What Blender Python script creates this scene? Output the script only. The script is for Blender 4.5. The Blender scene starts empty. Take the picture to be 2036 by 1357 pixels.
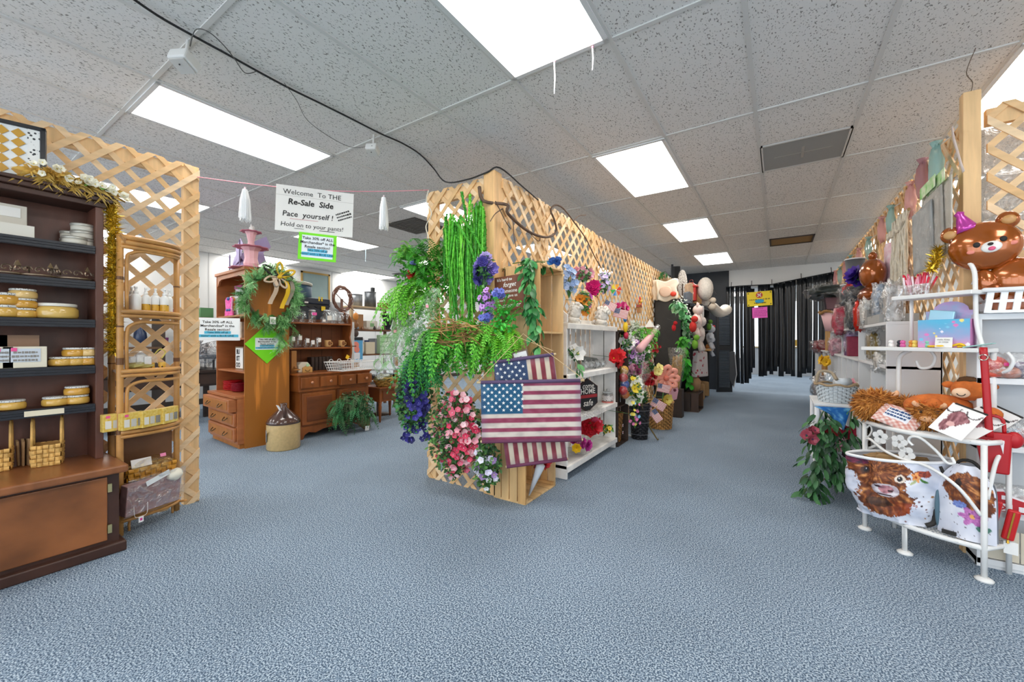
import bpy, math, random
from mathutils import Vector, Matrix, noise
random.seed(7)
S = bpy.context.scene
COL = S.collection
PI = math.pi
# ---------------------------------------------------------------- camera
CAM_Z, YAW, FPX, CX, HY = 1.15, math.radians(33.35), 805.0, 1018.0, 677.0
cam = bpy.data.cameras.new('camera'); cam.sensor_width = 36; cam.lens = 36 * FPX / 2036; cam.clip_start = .05
cam.shift_y = -(678.5 - HY) / 2036
co = bpy.data.objects.new('camera', cam); co.location = (0, 0, CAM_Z); co.rotation_euler = (PI / 2, 0, YAW); COL.objects.link(co); S.camera = co
# ---------------------------------------------------------------- world / exposure
w = bpy.data.worlds.new('world'); S.world = w; w.use_nodes = True
w.node_tree.nodes['Background'].inputs[0].default_value = (.80, .90, 1, 1); w.node_tree.nodes['Background'].inputs[1].default_value = 3.2
S.view_settings.view_transform = 'Standard'; S.view_settings.look = 'None'; S.view_settings.exposure = 0.15; S.view_settings.gamma = 1.0
S.cycles.max_bounces = 6; S.cycles.diffuse_bounces = 4; S.cycles.glossy_bounces = 3; S.cycles.transmission_bounces = 4; S.cycles.transparent_max_bounces = 12
S.cycles.caustics_reflective = False; S.cycles.caustics_refractive = False; S.cycles.adaptive_threshold = .04
LAMP = 10.0            # strength of every ceiling panel
CEIL = 2.747
# ---------------------------------------------------------------- pixel -> place helpers (2036 x 1357 frame)
_F = Vector((-math.sin(YAW), math.cos(YAW), 0)); _R = Vector((math.cos(YAW), math.sin(YAW), 0)); _C = Vector((0, 0, CAM_Z))
def ray(u, v): return _F + _R * ((u - CX) / FPX) + Vector((0, 0, (HY - v) / FPX))
def onx(u, v, x): d = ray(u, v); return _C + d * (x / d.x)
def ony(u, v, y): d = ray(u, v); return _C + d * (y / d.y)
def onz(u, v, z): d = ray(u, v); return _C + d * ((z - CAM_Z) / d.z)
def rnd(a, b): return random.uniform(a, b)
# ---------------------------------------------------------------- materials
def lin(c):
    if isinstance(c, str): c = [int(c[i:i + 2], 16) / 255 for i in (0, 2, 4)]
    return [x / 12.92 if x <= .04045 else ((x + .055) / 1.055) ** 2.4 for x in c]
_mc = {}
def M(c, rough=.55, metal=0., var=0., scale=8., bump=0., stretch=None, c2=None, trans=0., alpha=1., emit=0., tex='noise', sub=0., coat=0., sheen=0.):
    key = (str(c), rough, metal, var, scale, bump, stretch, str(c2), trans, alpha, emit, tex, sub, coat, sheen)
    if key in _mc: return _mc[key]
    m = bpy.data.materials.new('mat'); m.use_nodes = True; nt = m.node_tree; N = nt.nodes; b = N['Principled BSDF']
    L = lin(c); b.inputs['Base Color'].default_value = (*L, 1); b.inputs['Roughness'].default_value = rough; b.inputs['Metallic'].default_value = metal
    if trans: b.inputs['Transmission Weight'].default_value = trans
    if alpha < 1: b.inputs['Alpha'].default_value = alpha
    if coat: b.inputs['Coat Weight'].default_value = coat
    if sheen: b.inputs['Sheen Weight'].default_value = sheen
    if emit: b.inputs['Emission Color'].default_value = (*L, 1); b.inputs['Emission Strength'].default_value = emit
    if var or bump or c2:
        tc = N.new('ShaderNodeTexCoord'); mp = N.new('ShaderNodeMapping'); nt.links.new(tc.outputs['Object'], mp.inputs[0])
        if stretch: mp.inputs['Scale'].default_value = stretch
        if tex == 'voronoi':
            t = N.new('ShaderNodeTexVoronoi'); t.inputs['Scale'].default_value = scale; out = t.outputs['Distance']
        elif tex == 'wave':
            t = N.new('ShaderNodeTexWave'); t.inputs['Scale'].default_value = scale; t.inputs['Distortion'].default_value = 6; t.inputs['Detail'].default_value = 3; t.inputs['Detail Scale'].default_value = .6; out = t.outputs['Fac']
        else:
            t = N.new('ShaderNodeTexNoise'); t.inputs['Scale'].default_value = scale; t.inputs['Detail'].default_value = 4; out = t.outputs['Fac']
        nt.links.new(mp.outputs[0], t.inputs['Vector'])
        if var or c2:
            r = N.new('ShaderNodeValToRGB'); nt.links.new(out, r.inputs[0])
            A = lin(c2) if c2 else [min(1, x * (1 + var)) for x in L]; B = L if c2 else [x * (1 - var) for x in L]
            e = r.color_ramp.elements; e[0].color = (*B, 1); e[1].color = (*A, 1); e[0].position = .32; e[1].position = .68
            if tex == 'voronoi': e[0].position = .25; e[1].position = .34; e[0].color = (*A, 1); e[1].color = (*B, 1)
            nt.links.new(r.outputs[0], b.inputs['Base Color'])
        if bump:
            bp = N.new('ShaderNodeBump'); bp.inputs['Strength'].default_value = bump; bp.inputs['Distance'].default_value = .01
            nt.links.new(out, bp.inputs['Height']); nt.links.new(bp.outputs[0], b.inputs['Normal'])
    _mc[key] = m; return m
def Mfilm(c='ffffff', fac=.32, rough=.12, bump=.8, scale=25.):      # crumpled clear wrap: mostly see-through with bright creases
    key = ('film', str(c), fac, rough, bump, scale)
    if key in _mc: return _mc[key]
    m = bpy.data.materials.new('mat'); m.use_nodes = True; nt = m.node_tree; N = nt.nodes; out = N['Material Output']; N.remove(N['Principled BSDF'])
    tr = N.new('ShaderNodeBsdfTransparent'); tr.inputs[0].default_value = (.97, .97, .97, 1)
    gl = N.new('ShaderNodeBsdfGlossy'); gl.inputs[0].default_value = (*lin(c), 1); gl.inputs['Roughness'].default_value = rough + .12
    tc = N.new('ShaderNodeTexCoord'); nz = N.new('ShaderNodeTexNoise'); nz.inputs['Scale'].default_value = scale; nz.inputs['Detail'].default_value = 5; nz.inputs['Distortion'].default_value = 1.5
    nt.links.new(tc.outputs['Object'], nz.inputs['Vector'])
    bp = N.new('ShaderNodeBump'); bp.inputs['Strength'].default_value = bump; bp.inputs['Distance'].default_value = .02; nt.links.new(nz.outputs['Fac'], bp.inputs['Height']); nt.links.new(bp.outputs[0], gl.inputs['Normal'])
    r = N.new('ShaderNodeMapRange'); r.inputs[1].default_value = .4; r.inputs[2].default_value = .7; r.inputs[3].default_value = fac * .35; r.inputs[4].default_value = min(1, fac * 1.7); nt.links.new(nz.outputs['Fac'], r.inputs[0])
    mx = N.new('ShaderNodeMixShader'); nt.links.new(r.outputs[0], mx.inputs[0]); nt.links.new(tr.outputs[0], mx.inputs[1]); nt.links.new(gl.outputs[0], mx.inputs[2]); nt.links.new(mx.outputs[0], out.inputs[0])
    _mc[key] = m; return m
def Mglass(c='f4fbff', fac=.18):
    key = ('glass', c, fac)
    if key in _mc: return _mc[key]
    m = bpy.data.materials.new('mat'); m.use_nodes = True; nt = m.node_tree; N = nt.nodes; out = N['Material Output']; N.remove(N['Principled BSDF'])
    tr = N.new('ShaderNodeBsdfTransparent'); tr.inputs[0].default_value = (*lin(c), 1); gl = N.new('ShaderNodeBsdfGlossy'); gl.inputs['Roughness'].default_value = .04
    lw = N.new('ShaderNodeLayerWeight'); lw.inputs[0].default_value = .35; mr = N.new('ShaderNodeMapRange'); mr.inputs[3].default_value = fac * .5; mr.inputs[4].default_value = .8; nt.links.new(lw.outputs['Facing'], mr.inputs[0])
    mx = N.new('ShaderNodeMixShader'); nt.links.new(mr.outputs[0], mx.inputs[0]); nt.links.new(tr.outputs[0], mx.inputs[1]); nt.links.new(gl.outputs[0], mx.inputs[2]); nt.links.new(mx.outputs[0], out.inputs[0])
    _mc[key] = m; return m
def Mprint(rough=.7):                                           # flat print: colours come from the mesh's own "print" colour layer
    key = ('print', rough)
    if key in _mc: return _mc[key]
    m = bpy.data.materials.new('mat'); m.use_nodes = True; nt = m.node_tree; a = nt.nodes.new('ShaderNodeAttribute'); a.attribute_name = 'print'
    nt.links.new(a.outputs['Color'], nt.nodes['Principled BSDF'].inputs['Base Color']); nt.nodes['Principled BSDF'].inputs['Roughness'].default_value = rough
    _mc[key] = m; return m
# ---------------------------------------------------------------- mesh builder
class MB:
    def __init__(s): s.v = []; s.f = []; s.mi = []; s.i = 0
    def add(s, vs, fs, T=None):
        o = len(s.v)
        s.v += [tuple(T @ Vector(p)) if T else tuple(p) for p in vs]
        s.f += [tuple(o + k for k in f) for f in fs]; s.mi += [s.i] * len(fs); return s
    def box(s, c, d, rz=0, T=None):
        x, y, z = [k / 2 for k in d]; vs = [(-x, -y, -z), (x, -y, -z), (x, y, -z), (-x, y, -z), (-x, -y, z), (x, -y, z), (x, y, z), (-x, y, z)]
        R = Matrix.Translation(c) @ (T if T else Matrix.Rotation(rz, 4, 'Z'))
        return s.add(vs, [(0, 3, 2, 1), (4, 5, 6, 7), (0, 1, 5, 4), (1, 2, 6, 5), (2, 3, 7, 6), (3, 0, 4, 7)], R)
    def bx(s, x0, x1, y0, y1, z0, z1): return s.box(((x0 + x1) / 2, (y0 + y1) / 2, (z0 + z1) / 2), (abs(x1 - x0), abs(y1 - y0), abs(z1 - z0)))
    def bar(s, a, b, wd, th, up=(0, 0, 1)):                     # rectangular bar from a to b
        a = Vector(a); b = Vector(b); d = (b - a); L = d.length; d.normalize(); u = Vector(up); sx = d.cross(u)
        if sx.length < 1e-4: sx = d.cross(Vector((1, 0, 0)))
        sx.normalize(); u = sx.cross(d); T = Matrix((( sx.x, d.x, u.x, 0), (sx.y, d.y, u.y, 0), (sx.z, d.z, u.z, 0), (0, 0, 0, 1)))
        return s.box((a + b) / 2, (wd, L, th), T=T)
    def tube(s, pts, r, n=8, closed=False):
        P = [Vector(p) for p in pts]; k = len(P); rs = r if isinstance(r, (list, tuple)) else [r] * k; o = len(s.v); vs = []
        prev = None
        for i, p in enumerate(P):
            if closed: t = P[(i + 1) % k] - P[i - 1]
            else: t = P[min(i + 1, k - 1)] - P[max(i - 1, 0)]
            if t.length < 1e-9: t = Vector((0, 0, 1))
            t.normalize()
            if prev is None:
                a = Vector((0, 0, 1)) if abs(t.z) < .9 else Vector((1, 0, 0)); nx = t.cross(a).normalized()
            else:
                nx = prev - t * prev.dot(t)
                nx = nx.normalized() if nx.length > 1e-6 else t.orthogonal().normalized()
            prev = nx; ny = t.cross(nx)
            for j in range(n):
                a = 2 * PI * j / n; vs.append(p + (nx * math.cos(a) + ny * math.sin(a)) * rs[i])
        fs = []
        for i in range(k if closed else k - 1):
            i2 = (i + 1) % k
            for j in range(n): j2 = (j + 1) % n; fs.append((i * n + j, i * n + j2, i2 * n + j2, i2 * n + j))
        if not closed: fs += [tuple(range(n - 1, -1, -1)), tuple((k - 1) * n + j for j in range(n))]
        return s.add(vs, fs)
    def lathe(s, prof, n=20, c=(0, 0, 0), T=None, sx=1., sy=1.):
        vs = []; k = len(prof)
        for r, z in prof:
            for j in range(n): a = 2 * PI * j / n; vs.append((r * math.cos(a) * sx + c[0], r * math.sin(a) * sy + c[1], z + c[2]))
        fs = [(i * n + j, i * n + (j + 1) % n, (i + 1) * n + (j + 1) % n, (i + 1) * n + j) for i in range(k - 1) for j in range(n)]
        if prof[0][0] > 1e-5: fs.append(tuple(range(n - 1, -1, -1)))
        if prof[-1][0] > 1e-5: fs.append(tuple((k - 1) * n + j for j in range(n)))
        return s.add(vs, fs, T)
    def ell(s, c, r, nu=14, nv=9, T=None, nz=0., fr=6., seed=0., sq=1.):
        if not isinstance(r, (list, tuple)): r = (r, r, r)
        vs = [(0, 0, -1)]
        for i in range(1, nv):
            t = -PI / 2 + PI * i / nv
            for j in range(nu): a = 2 * PI * j / nu; vs.append((math.cos(t) * math.cos(a), math.cos(t) * math.sin(a), math.sin(t)))
        vs.append((0, 0, 1)); q = []
        for p in vs:
            p = Vector(p); k = 1 + ((noise.noise(p * fr + Vector((seed, seed * 1.7, 0))) + .5 * noise.noise(p * fr * 2.7 + Vector((seed, 3, 1)))) * nz if nz else 0)
            if sq != 1.: p = Vector([math.copysign(abs(x) ** sq, x) for x in p])
            q.append(Vector((p.x * r[0], p.y * r[1], p.z * r[2])) * k)
        fs = [(0, 1 + (j + 1) % nu, 1 + j) for j in range(nu)]
        for i in range(nv - 2):
            for j in range(nu): a = 1 + i * nu; b = a + nu; fs.append((a + j, a + (j + 1) % nu, b + (j + 1) % nu, b + j))
        e = len(vs) - 1; a = 1 + (nv - 2) * nu
        fs += [(a + j, a + (j + 1) % nu, e) for j in range(nu)]
        R = Matrix.Translation(c) @ T if T else Matrix.Translation(c)
        return s.add(q, fs, R)
    def prism(s, pts, t, T=None):                              # outline in local XZ, thickness t along +Y (centred)
        n = len(pts); vs = [(p[0], -t / 2, p[1]) for p in pts] + [(p[0], t / 2, p[1]) for p in pts]
        fs = [tuple(range(n)), tuple(range(2 * n - 1, n - 1, -1))] + [(i, n + i, n + (i + 1) % n, (i + 1) % n) for i in range(n)]
        return s.add(vs, fs, T)
    def sheet(s, fn, nu, nv):                                  # open grid surface fn(s,t) -> point
        vs = [fn(i / nu, j / nv) for j in range(nv + 1) for i in range(nu + 1)]
        return s.add(vs, [(j * (nu + 1) + i, j * (nu + 1) + i + 1, (j + 1) * (nu + 1) + i + 1, (j + 1) * (nu + 1) + i) for j in range(nv) for i in range(nu)])
def RX(a): return Matrix.Rotation(a, 4, 'X')
def RY(a): return Matrix.Rotation(a, 4, 'Y')
def RZ(a): return Matrix.Rotation(a, 4, 'Z')
def TR(*p): return Matrix.Translation(p if len(p) == 3 else p[0])
def mesh(mb, mat, smooth=False):
    me = bpy.data.meshes.new('m'); me.from_pydata(mb.v, [], mb.f)
    for m in (mat if isinstance(mat, (list, tuple)) else [mat]): me.materials.append(m)
    if isinstance(mat, (list, tuple)): me.polygons.foreach_set('material_index', mb.mi)
    if smooth: me.polygons.foreach_set('use_smooth', [True] * len(me.polygons))
    me.update(); return me
def link(name, me, parent=None, loc=None, rot=None):
    o = bpy.data.objects.new(name, me); COL.objects.link(o)
    if parent: o.parent = parent
    if loc is not None: o.location = loc
    if rot is not None:
        if isinstance(rot, (int, float)): o.rotation_euler = (0, 0, rot)
        else: o.rotation_euler = rot
    return o
def part(name, mb, mat, parent, smooth=False, bevel=0, solid=0, loc=None, rot=None):
    o = link(name, mesh(mb, mat, smooth) if isinstance(mb, MB) else mb, parent, loc, rot)
    if solid: md = o.modifiers.new('s', 'SOLIDIFY'); md.thickness = solid; md.offset = 0
    if bevel: md = o.modifiers.new('b', 'BEVEL'); md.width = bevel; md.segments = 2; md.limit_method = 'ANGLE'
    return o
def tag(o, label, cat, group=None, kind=None):
    o['label'] = label; o['category'] = cat
    if group: o['group'] = group
    if kind: o['kind'] = kind
    return o
def thing(name, label, cat, loc=(0, 0, 0), rz=0, group=None):
    o = bpy.data.objects.new(name, None); COL.objects.link(o); o.empty_display_size = .05; o.location = loc; o.rotation_euler = (0, 0, rz)
    return tag(o, label, cat, group)
def solo(name, mb, mat, label, cat, loc=(0, 0, 0), rz=0, group=None, smooth=False, bevel=0, solid=0):
    return tag(part(name, mb, mat, None, smooth, bevel, solid, loc, rz), label, cat, group)
def struct(name, mb, mat, parent=None, bevel=0):
    o = part(name, mb, mat, parent, bevel=bevel)
    if not parent: o['kind'] = 'structure'
    return o
def dup(o, loc=None, rz=None, label=None, parent=None, scale=None):
    c = o.copy(); COL.objects.link(c); c.parent = parent
    if loc is not None: c.location = loc
    if rz is not None: c.rotation_euler = (0, 0, rz) if isinstance(rz, (int, float)) else rz
    if scale is not None: c.scale = scale if isinstance(scale, (list, tuple)) else (scale,) * 3
    if label: c['label'] = label
    for ch in list(o.children):
        if ch != c: dup(ch, parent=c)
    return c
def text(parent, body, loc, size, mat, rot=(PI / 2, 0, 0), name='lettering', shear=0., align='CENTER', space=1., bold=0., sx=1.):
    cu = bpy.data.curves.new('t', 'FONT'); cu.body = body; cu.size = size; cu.align_x = align; cu.align_y = 'CENTER'; cu.shear = shear; cu.space_line = space; cu.offset = bold; cu.resolution_u = 2
    to = bpy.data.objects.new('t', cu); me = bpy.data.meshes.new_from_object(to); bpy.data.objects.remove(to); me.materials.clear(); me.materials.append(mat)
    o = link(name, me, parent, loc, rot); o.scale = (sx, 1, 1); return o
def paint(o, fn, uv):                                          # write the "print" colour layer from fn(s,t)
    me = o.data; ca = me.color_attributes.new('print', 'FLOAT_COLOR', 'POINT')
    buf = []
    for q in uv: buf += [*lin(fn(*q)), 1]
    ca.data.foreach_set('color', buf)
def printed(name, fn, nu, nv, colour, parent, rough=.7, solid=0, smooth=True):
    mb = MB().sheet(fn, nu, nv); o = part(name, mb, Mprint(rough), parent, smooth, solid=solid)
    paint(o, colour, [(i / nu, j / nv) for j in range(nv + 1) for i in range(nu + 1)]); return o
def orient(o, yaw, pitch=0., roll=0.): o.rotation_euler = (RZ(yaw) @ RX(pitch) @ RY(roll)).to_euler()
def fbm(x, y, z=0., s=1.): return noise.fractal(Vector((x * s, y * s, z)), 1., 2., 3)
def mixc(a, b, t): t = max(0, min(1, t)); return tuple(p * (1 - t) + q * t for p, q in zip(a, b))
def hexc(h): return tuple(int(h[i:i + 2], 16) / 255 for i in (0, 2, 4))
def arc(c, r, a0, a1, n, plane='xy', r2=None):
    out = []
    for i in range(n + 1):
        a = a0 + (a1 - a0) * i / n; p, q = r * math.cos(a), (r2 or r) * math.sin(a)
        out.append({'xy': (c[0] + p, c[1] + q, c[2]), 'xz': (c[0] + p, c[1], c[2] + q), 'yz': (c[0], c[1] + p, c[2] + q)}[plane])
    return out
def spline(pts, n=6):                                          # Catmull-Rom through pts
    P = [Vector(p) for p in pts]; out = []
    for i in range(len(P) - 1):
        a, b, c, d = P[max(i - 1, 0)], P[i], P[i + 1], P[min(i + 2, len(P) - 1)]
        for k in range(n):
            t = k / n; out.append(.5 * ((2 * b) + (c - a) * t + (2 * a - 5 * b + 4 * c - d) * t * t + (3 * b - a - 3 * c + d) * t ** 3))
    out.append(P[-1]); return out
def onplane(u, v, p, n): d = ray(u, v); n = Vector(n); return _C + d * ((Vector(p) - _C).dot(n) / d.dot(n))
def proj(p):
    q = Vector(p) - _C; z = q.dot(_F)
    return (CX + FPX * q.dot(_R) / z, HY - FPX * q.z / z, z) if z > .05 else (9e9, 9e9, z)
def squig(t, c, w, h, rows, mat, rot=0., axis='xz', name='fine_print'):      # print too small to read: broken rows of short strokes
    mb = MB(); T = TR(*c) @ (RY(-rot) if axis == 'xz' else RZ(rot))
    for r in range(rows):
        z = h / 2 - (r + .5) * h / rows; x = -w / 2 * rnd(.8, 1)
        while x < w / 2 * .92:
            l = rnd(.05, .14) * w; hh = h / rows * rnd(.35, .6)
            p = T @ Vector((x + l / 2, 0, z)) if axis == 'xz' else T @ Vector((x + l / 2, z, 0))
            mb.box(p, (l, .0008, hh) if axis == 'xz' else (l, hh, .0008), T=RY(-rot) if axis == 'xz' else RZ(rot)); x += l + .03 * w
    return part(name, mb, mat, t)
# ================================================================ setting
def carpet():
    m = bpy.data.materials.new('mat'); m.use_nodes = True; nt = m.node_tree; N = nt.nodes; b = N['Principled BSDF']; b.inputs['Roughness'].default_value = .95
    tc = N.new('ShaderNodeTexCoord'); n1 = N.new('ShaderNodeTexNoise'); n1.inputs['Scale'].default_value = 165; n1.inputs['Detail'].default_value = 3
    n2 = N.new('ShaderNodeTexNoise'); n2.inputs['Scale'].default_value = 1.3; n2.inputs['Detail'].default_value = 4
    nt.links.new(tc.outputs['Object'], n1.inputs[0]); nt.links.new(tc.outputs['Object'], n2.inputs[0])
    r = N.new('ShaderNodeValToRGB'); e = r.color_ramp.elements; e[0].position = .42; e[1].position = .6
    e[0].color = (*lin('3d4f63'), 1); e[1].color = (*lin('b4c1cc'), 1); k = e.new(.5); k.color = (*lin('72879c'), 1); nt.links.new(n1.outputs['Fac'], r.inputs[0])
    h = N.new('ShaderNodeHueSaturation'); mr = N.new('ShaderNodeMapRange'); mr.inputs[1].default_value = .3; mr.inputs[2].default_value = .7; mr.inputs[3].default_value = .88; mr.inputs[4].default_value = 1.1
    nt.links.new(n2.outputs['Fac'], mr.inputs[0]); nt.links.new(mr.outputs[0], h.inputs['Value']); nt.links.new(r.outputs[0], h.inputs['Color']); nt.links.new(h.outputs[0], b.inputs['Base Color'])
    bp = N.new('ShaderNodeBump'); bp.inputs['Strength'].default_value = .1; bp.inputs['Distance'].default_value = .003; nt.links.new(n1.outputs['Fac'], bp.inputs['Height']); nt.links.new(bp.outputs[0], b.inputs['Normal'])
    return m
def tilemat():
    m = bpy.data.materials.new('mat'); m.use_nodes = True; nt = m.node_tree; N = nt.nodes; b = N['Principled BSDF']; b.inputs['Roughness'].default_value = .9
    tc = N.new('ShaderNodeTexCoord'); mp = N.new('ShaderNodeMapping'); mp.inputs['Scale'].default_value = (1, .55, 1); n1 = N.new('ShaderNodeTexNoise'); n1.inputs['Scale'].default_value = 125; n1.inputs['Detail'].default_value = 2
    oi = N.new('ShaderNodeObjectInfo'); va = N.new('ShaderNodeVectorMath'); va.operation = 'ADD'; nt.links.new(tc.outputs['Object'], va.inputs[0]); nt.links.new(oi.outputs['Location'], va.inputs[1])
    nt.links.new(va.outputs[0], mp.inputs[0]); nt.links.new(mp.outputs[0], n1.inputs[0])
    r = N.new('ShaderNodeValToRGB'); e = r.color_ramp.elements; e[0].position = .33; e[1].position = .40; e[0].color = (*lin('8a857e'), 1); e[1].color = (*lin('eae7e2'), 1); nt.links.new(n1.outputs['Fac'], r.inputs[0]); nt.links.new(r.outputs[0], b.inputs['Base Color'])
    bp = N.new('ShaderNodeBump'); bp.inputs['Strength'].default_value = .3; bp.inputs['Distance'].default_value = .004; nt.links.new(r.outputs[0], bp.inputs['Height']); nt.links.new(bp.outputs[0], b.inputs['Normal'])
    return m
WHITE = M('e9e7e3', .6); GRID = M('d9d7d2', .5); BLACK = M('17181b', .6)
XL, XR, YB, YF = -8.68, 4.2, -3.6, 17.
struct('floor', MB().bx(XL, XR, YB, YF, -.1, 0), carpet())
ceiling = struct('ceiling', MB().bx(XL, XR, YB, YF, CEIL + .03, CEIL + .1), M('8d8b88', .9))
wallm = M('e8e8e6', .75, var=.03, scale=1.5)
wl = struct('wall_left', MB().bx(XL - .1, XL, YB, YF, 0, CEIL + .1), wallm)
for k in range(9): part('seam', MB().bx(XL, XL + .004, 1.9 + 1.22 * k, 1.912 + 1.22 * k, .1, CEIL), M('bdbdbb', .7), wl)
struct('baseboard_left', MB().bx(XL, XL + .012, YB, 10.4, 0, .1), M('4a4038', .6))
struct('wall_right', MB().bx(XR, XR + .1, YB, YF, 0, CEIL + .1), wallm)
mb = MB(); mb.bx(XL, XR, YB - .1, YB, 0, .25); mb.bx(XL, XR, YB - .1, YB, 2.6, CEIL + .1)
for k in range(8): mb.bx(XL + k * 1.84 - .05, XL + k * 1.84 + .05, YB - .1, YB, .25, 2.6)
struct('wall_back', mb, M('d9d9d6', .5))                        # unseen wall; its open bays are added to let fill light reach the ceiling
YP = 10.5                                                       # partition with the black strip curtain
struct('wall_partition', MB().bx(XL, -2.6, YP, YP + .1, 0, CEIL + .03), wallm)
struct('wall_black', MB().bx(-2.6, -.95, YP, YP + .1, 0, CEIL + .03), M('20252d', .5, var=.2, scale=3))
struct('wall_lintel', MB().bx(-.95, XR, YP + .02, YP + .1, 2.33, CEIL + .03), wallm)
struct('wall_end', MB().bx(1.0, XR, YP, YP + .1, 0, 2.33), wallm)
mb = MB(); mb.bx(XL, XR, YF, YF + .1, 0, .5); mb.bx(XL, XR, YF, YF + .1, 2.5, CEIL + .1)
for k in range(8): mb.bx(XL + k * 1.84, XL + k * 1.84 + .12, YF, YF + .1, .5, 2.5)
struct('wall_storefront', mb, wallm)
# --- ceiling tiles, bars
GX, GY = -1.354, .862
LIGHTS = [(c, r) for c in (-12, -8, -4, 0, 4, 8) for r in range(-2, 7)]
lit = {(c, 2 * r) for c, r in LIGHTS}
tm = tilemat(); tme = mesh(MB().box((0, 0, 0), (.6, 1.21, .016)), tm)
half = mesh(MB().box((0, 0, 0), (.6, .6, .016)), tm)
def inview(x0, x1, y0, y1, z):
    q = [proj((a, b, z)) for a in (x0, x1) for b in (y0, y1)]
    q = [p for p in q if p[2] > .05]
    return bool(q) and max(p[0] for p in q) > -60 and min(p[0] for p in q) < 2100 and max(p[1] for p in q) > -60
VENTS = {(2, 2): 3.912, (2, 5): 7.572}
for c in range(-12, 9):
    for j in range(-3, 8):
        x, y = GX + .61 * c, GY + 1.22 * j
        if (c, j) in lit or not inview(x, x + .61, y, y + 1.22, CEIL): continue
        if (c, j) in VENTS:
            link('ceiling_tile', half, ceiling, (x + .305, y + .305, CEIL + .009)); continue
        link('ceiling_tile', tme, ceiling, (x + .305, y + .61, CEIL + .009 + rnd(0, .002)), (rnd(-.002, .002), rnd(-.002, .002), 0))
for c in range(-13, 10):
    if c % 1 == 0: part('grid_bar', MB().bx(GX + .61 * c - .012, GX + .61 * c + .012, -3, YP, CEIL - .006, CEIL + .004), GRID, ceiling)
for j in range(-3, 9): part('grid_bar', MB().bx(XL, XR, GY + 1.22 * j - .012, GY + 1.22 * j + .012, CEIL - .005, CEIL + .004), GRID, ceiling)
# --- ceiling lights
EM = bpy.data.materials.new('mat'); EM.use_nodes = True; nt = EM.node_tree; b = nt.nodes['Principled BSDF']; b.inputs['Base Color'].default_value = (.9, .9, .9, 1); b.inputs['Emission Color'].default_value = (1, .97, .925, 1); b.inputs['Emission Strength'].default_value = LAMP
frm = MB()
for sx in (-1, 1): frm.box((sx * .287, 0, -.004), (.026, 1.2, .02)); frm.box((0, sx * .587, -.004), (.6, .026, .02))
frme = mesh(frm, M('e4e4e2', .4)); dif = mesh(MB().add([(-.275, -.575, 0), (-.275, .575, 0), (.275, .575, 0), (.275, -.575, 0)], [(0, 1, 2, 3)]), EM)
for c, r in LIGHTS:
    x, y = GX + .61 * c + .305, GY + 2.44 * r + .61
    if YP - .7 < y < YP + .3: continue
    if x > XR - .3 or (y > YP and c not in (-4, 0, 4)): continue  # panels past the partition are unseen, added to brighten the room beyond
    seen = inview(x - .3, x + .3, y - .6, y + .6, CEIL)
    t = thing('ceiling_light', 'white fluorescent panel set into the ceiling over the shop floor', 'ceiling light', (x, y, CEIL), 0, 'fluorescent ceiling panels')
    link('frame', frme, t); link('diffuser', dif, t, (0, 0, .004))
# --- vents
t = thing('ceiling_vent', 'dusty grey square air return grille in the ceiling between light rows', 'vent', (.171, 4.217, CEIL))
part('backing', MB().box((0, 0, .012), (.6, .6, .01)), M('4d4842', .9, var=.5, scale=5, c2='8a837b'), t)
for k in range(30): part('louver', MB().box((0, -.29 + k * .02, .002), (.58, .005, .012), T=RX(.5)), M('9a948c', .7), t)
part('frame', MB().bx(-.3, .3, -.3, -.28, -.006, .006).bx(-.3, .3, .28, .3, -.006, .006).bx(-.3, -.28, -.3, .3, -.006, .006).bx(.28, .3, -.3, .3, -.006, .006), GRID, t)
part('brace', MB().bx(-.2, .2, -.006, .006, -.004, .002).bx(-.01, .01, -.12, .12, -.004, .002), M('b5afa6', .6), t)
t = thing('ceiling_vent', 'brown open square vent farther down the ceiling with bare tan backing', 'vent', (.171, 7.877, CEIL))
part('backing', MB().box((0, 0, .015), (.6, .6, .01)), M('9c7a4c', .9), t)
part('frame', MB().bx(-.3, .3, -.3, -.24, -.004, .006).bx(-.3, .3, .27, .3, -.004, .006).bx(-.3, -.27, -.3, .3, -.004, .006).bx(.27, .3, -.3, .3, -.004, .006), M('4a4038', .7), t)
for (u, v, lb) in ((826, 450, 'dark square ceiling vent beside the lit panel near the fern wall'), (815, 546, 'dark square ceiling vent by the far storeroom wall above the red flower')):
    p = onz(u, v, CEIL); t = thing('ceiling_vent', lb, 'vent', (p.x, p.y, CEIL))
    part('backing', MB().box((0, 0, -.002), (.6, .6, .008)), M('5d5954', .9), t)
    for k in range(12): part('louver', MB().box((0, -.26 + k * .047, -.008), (.56, .02, .006), T=RX(.4)), M('7a756e', .7), t)
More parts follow.
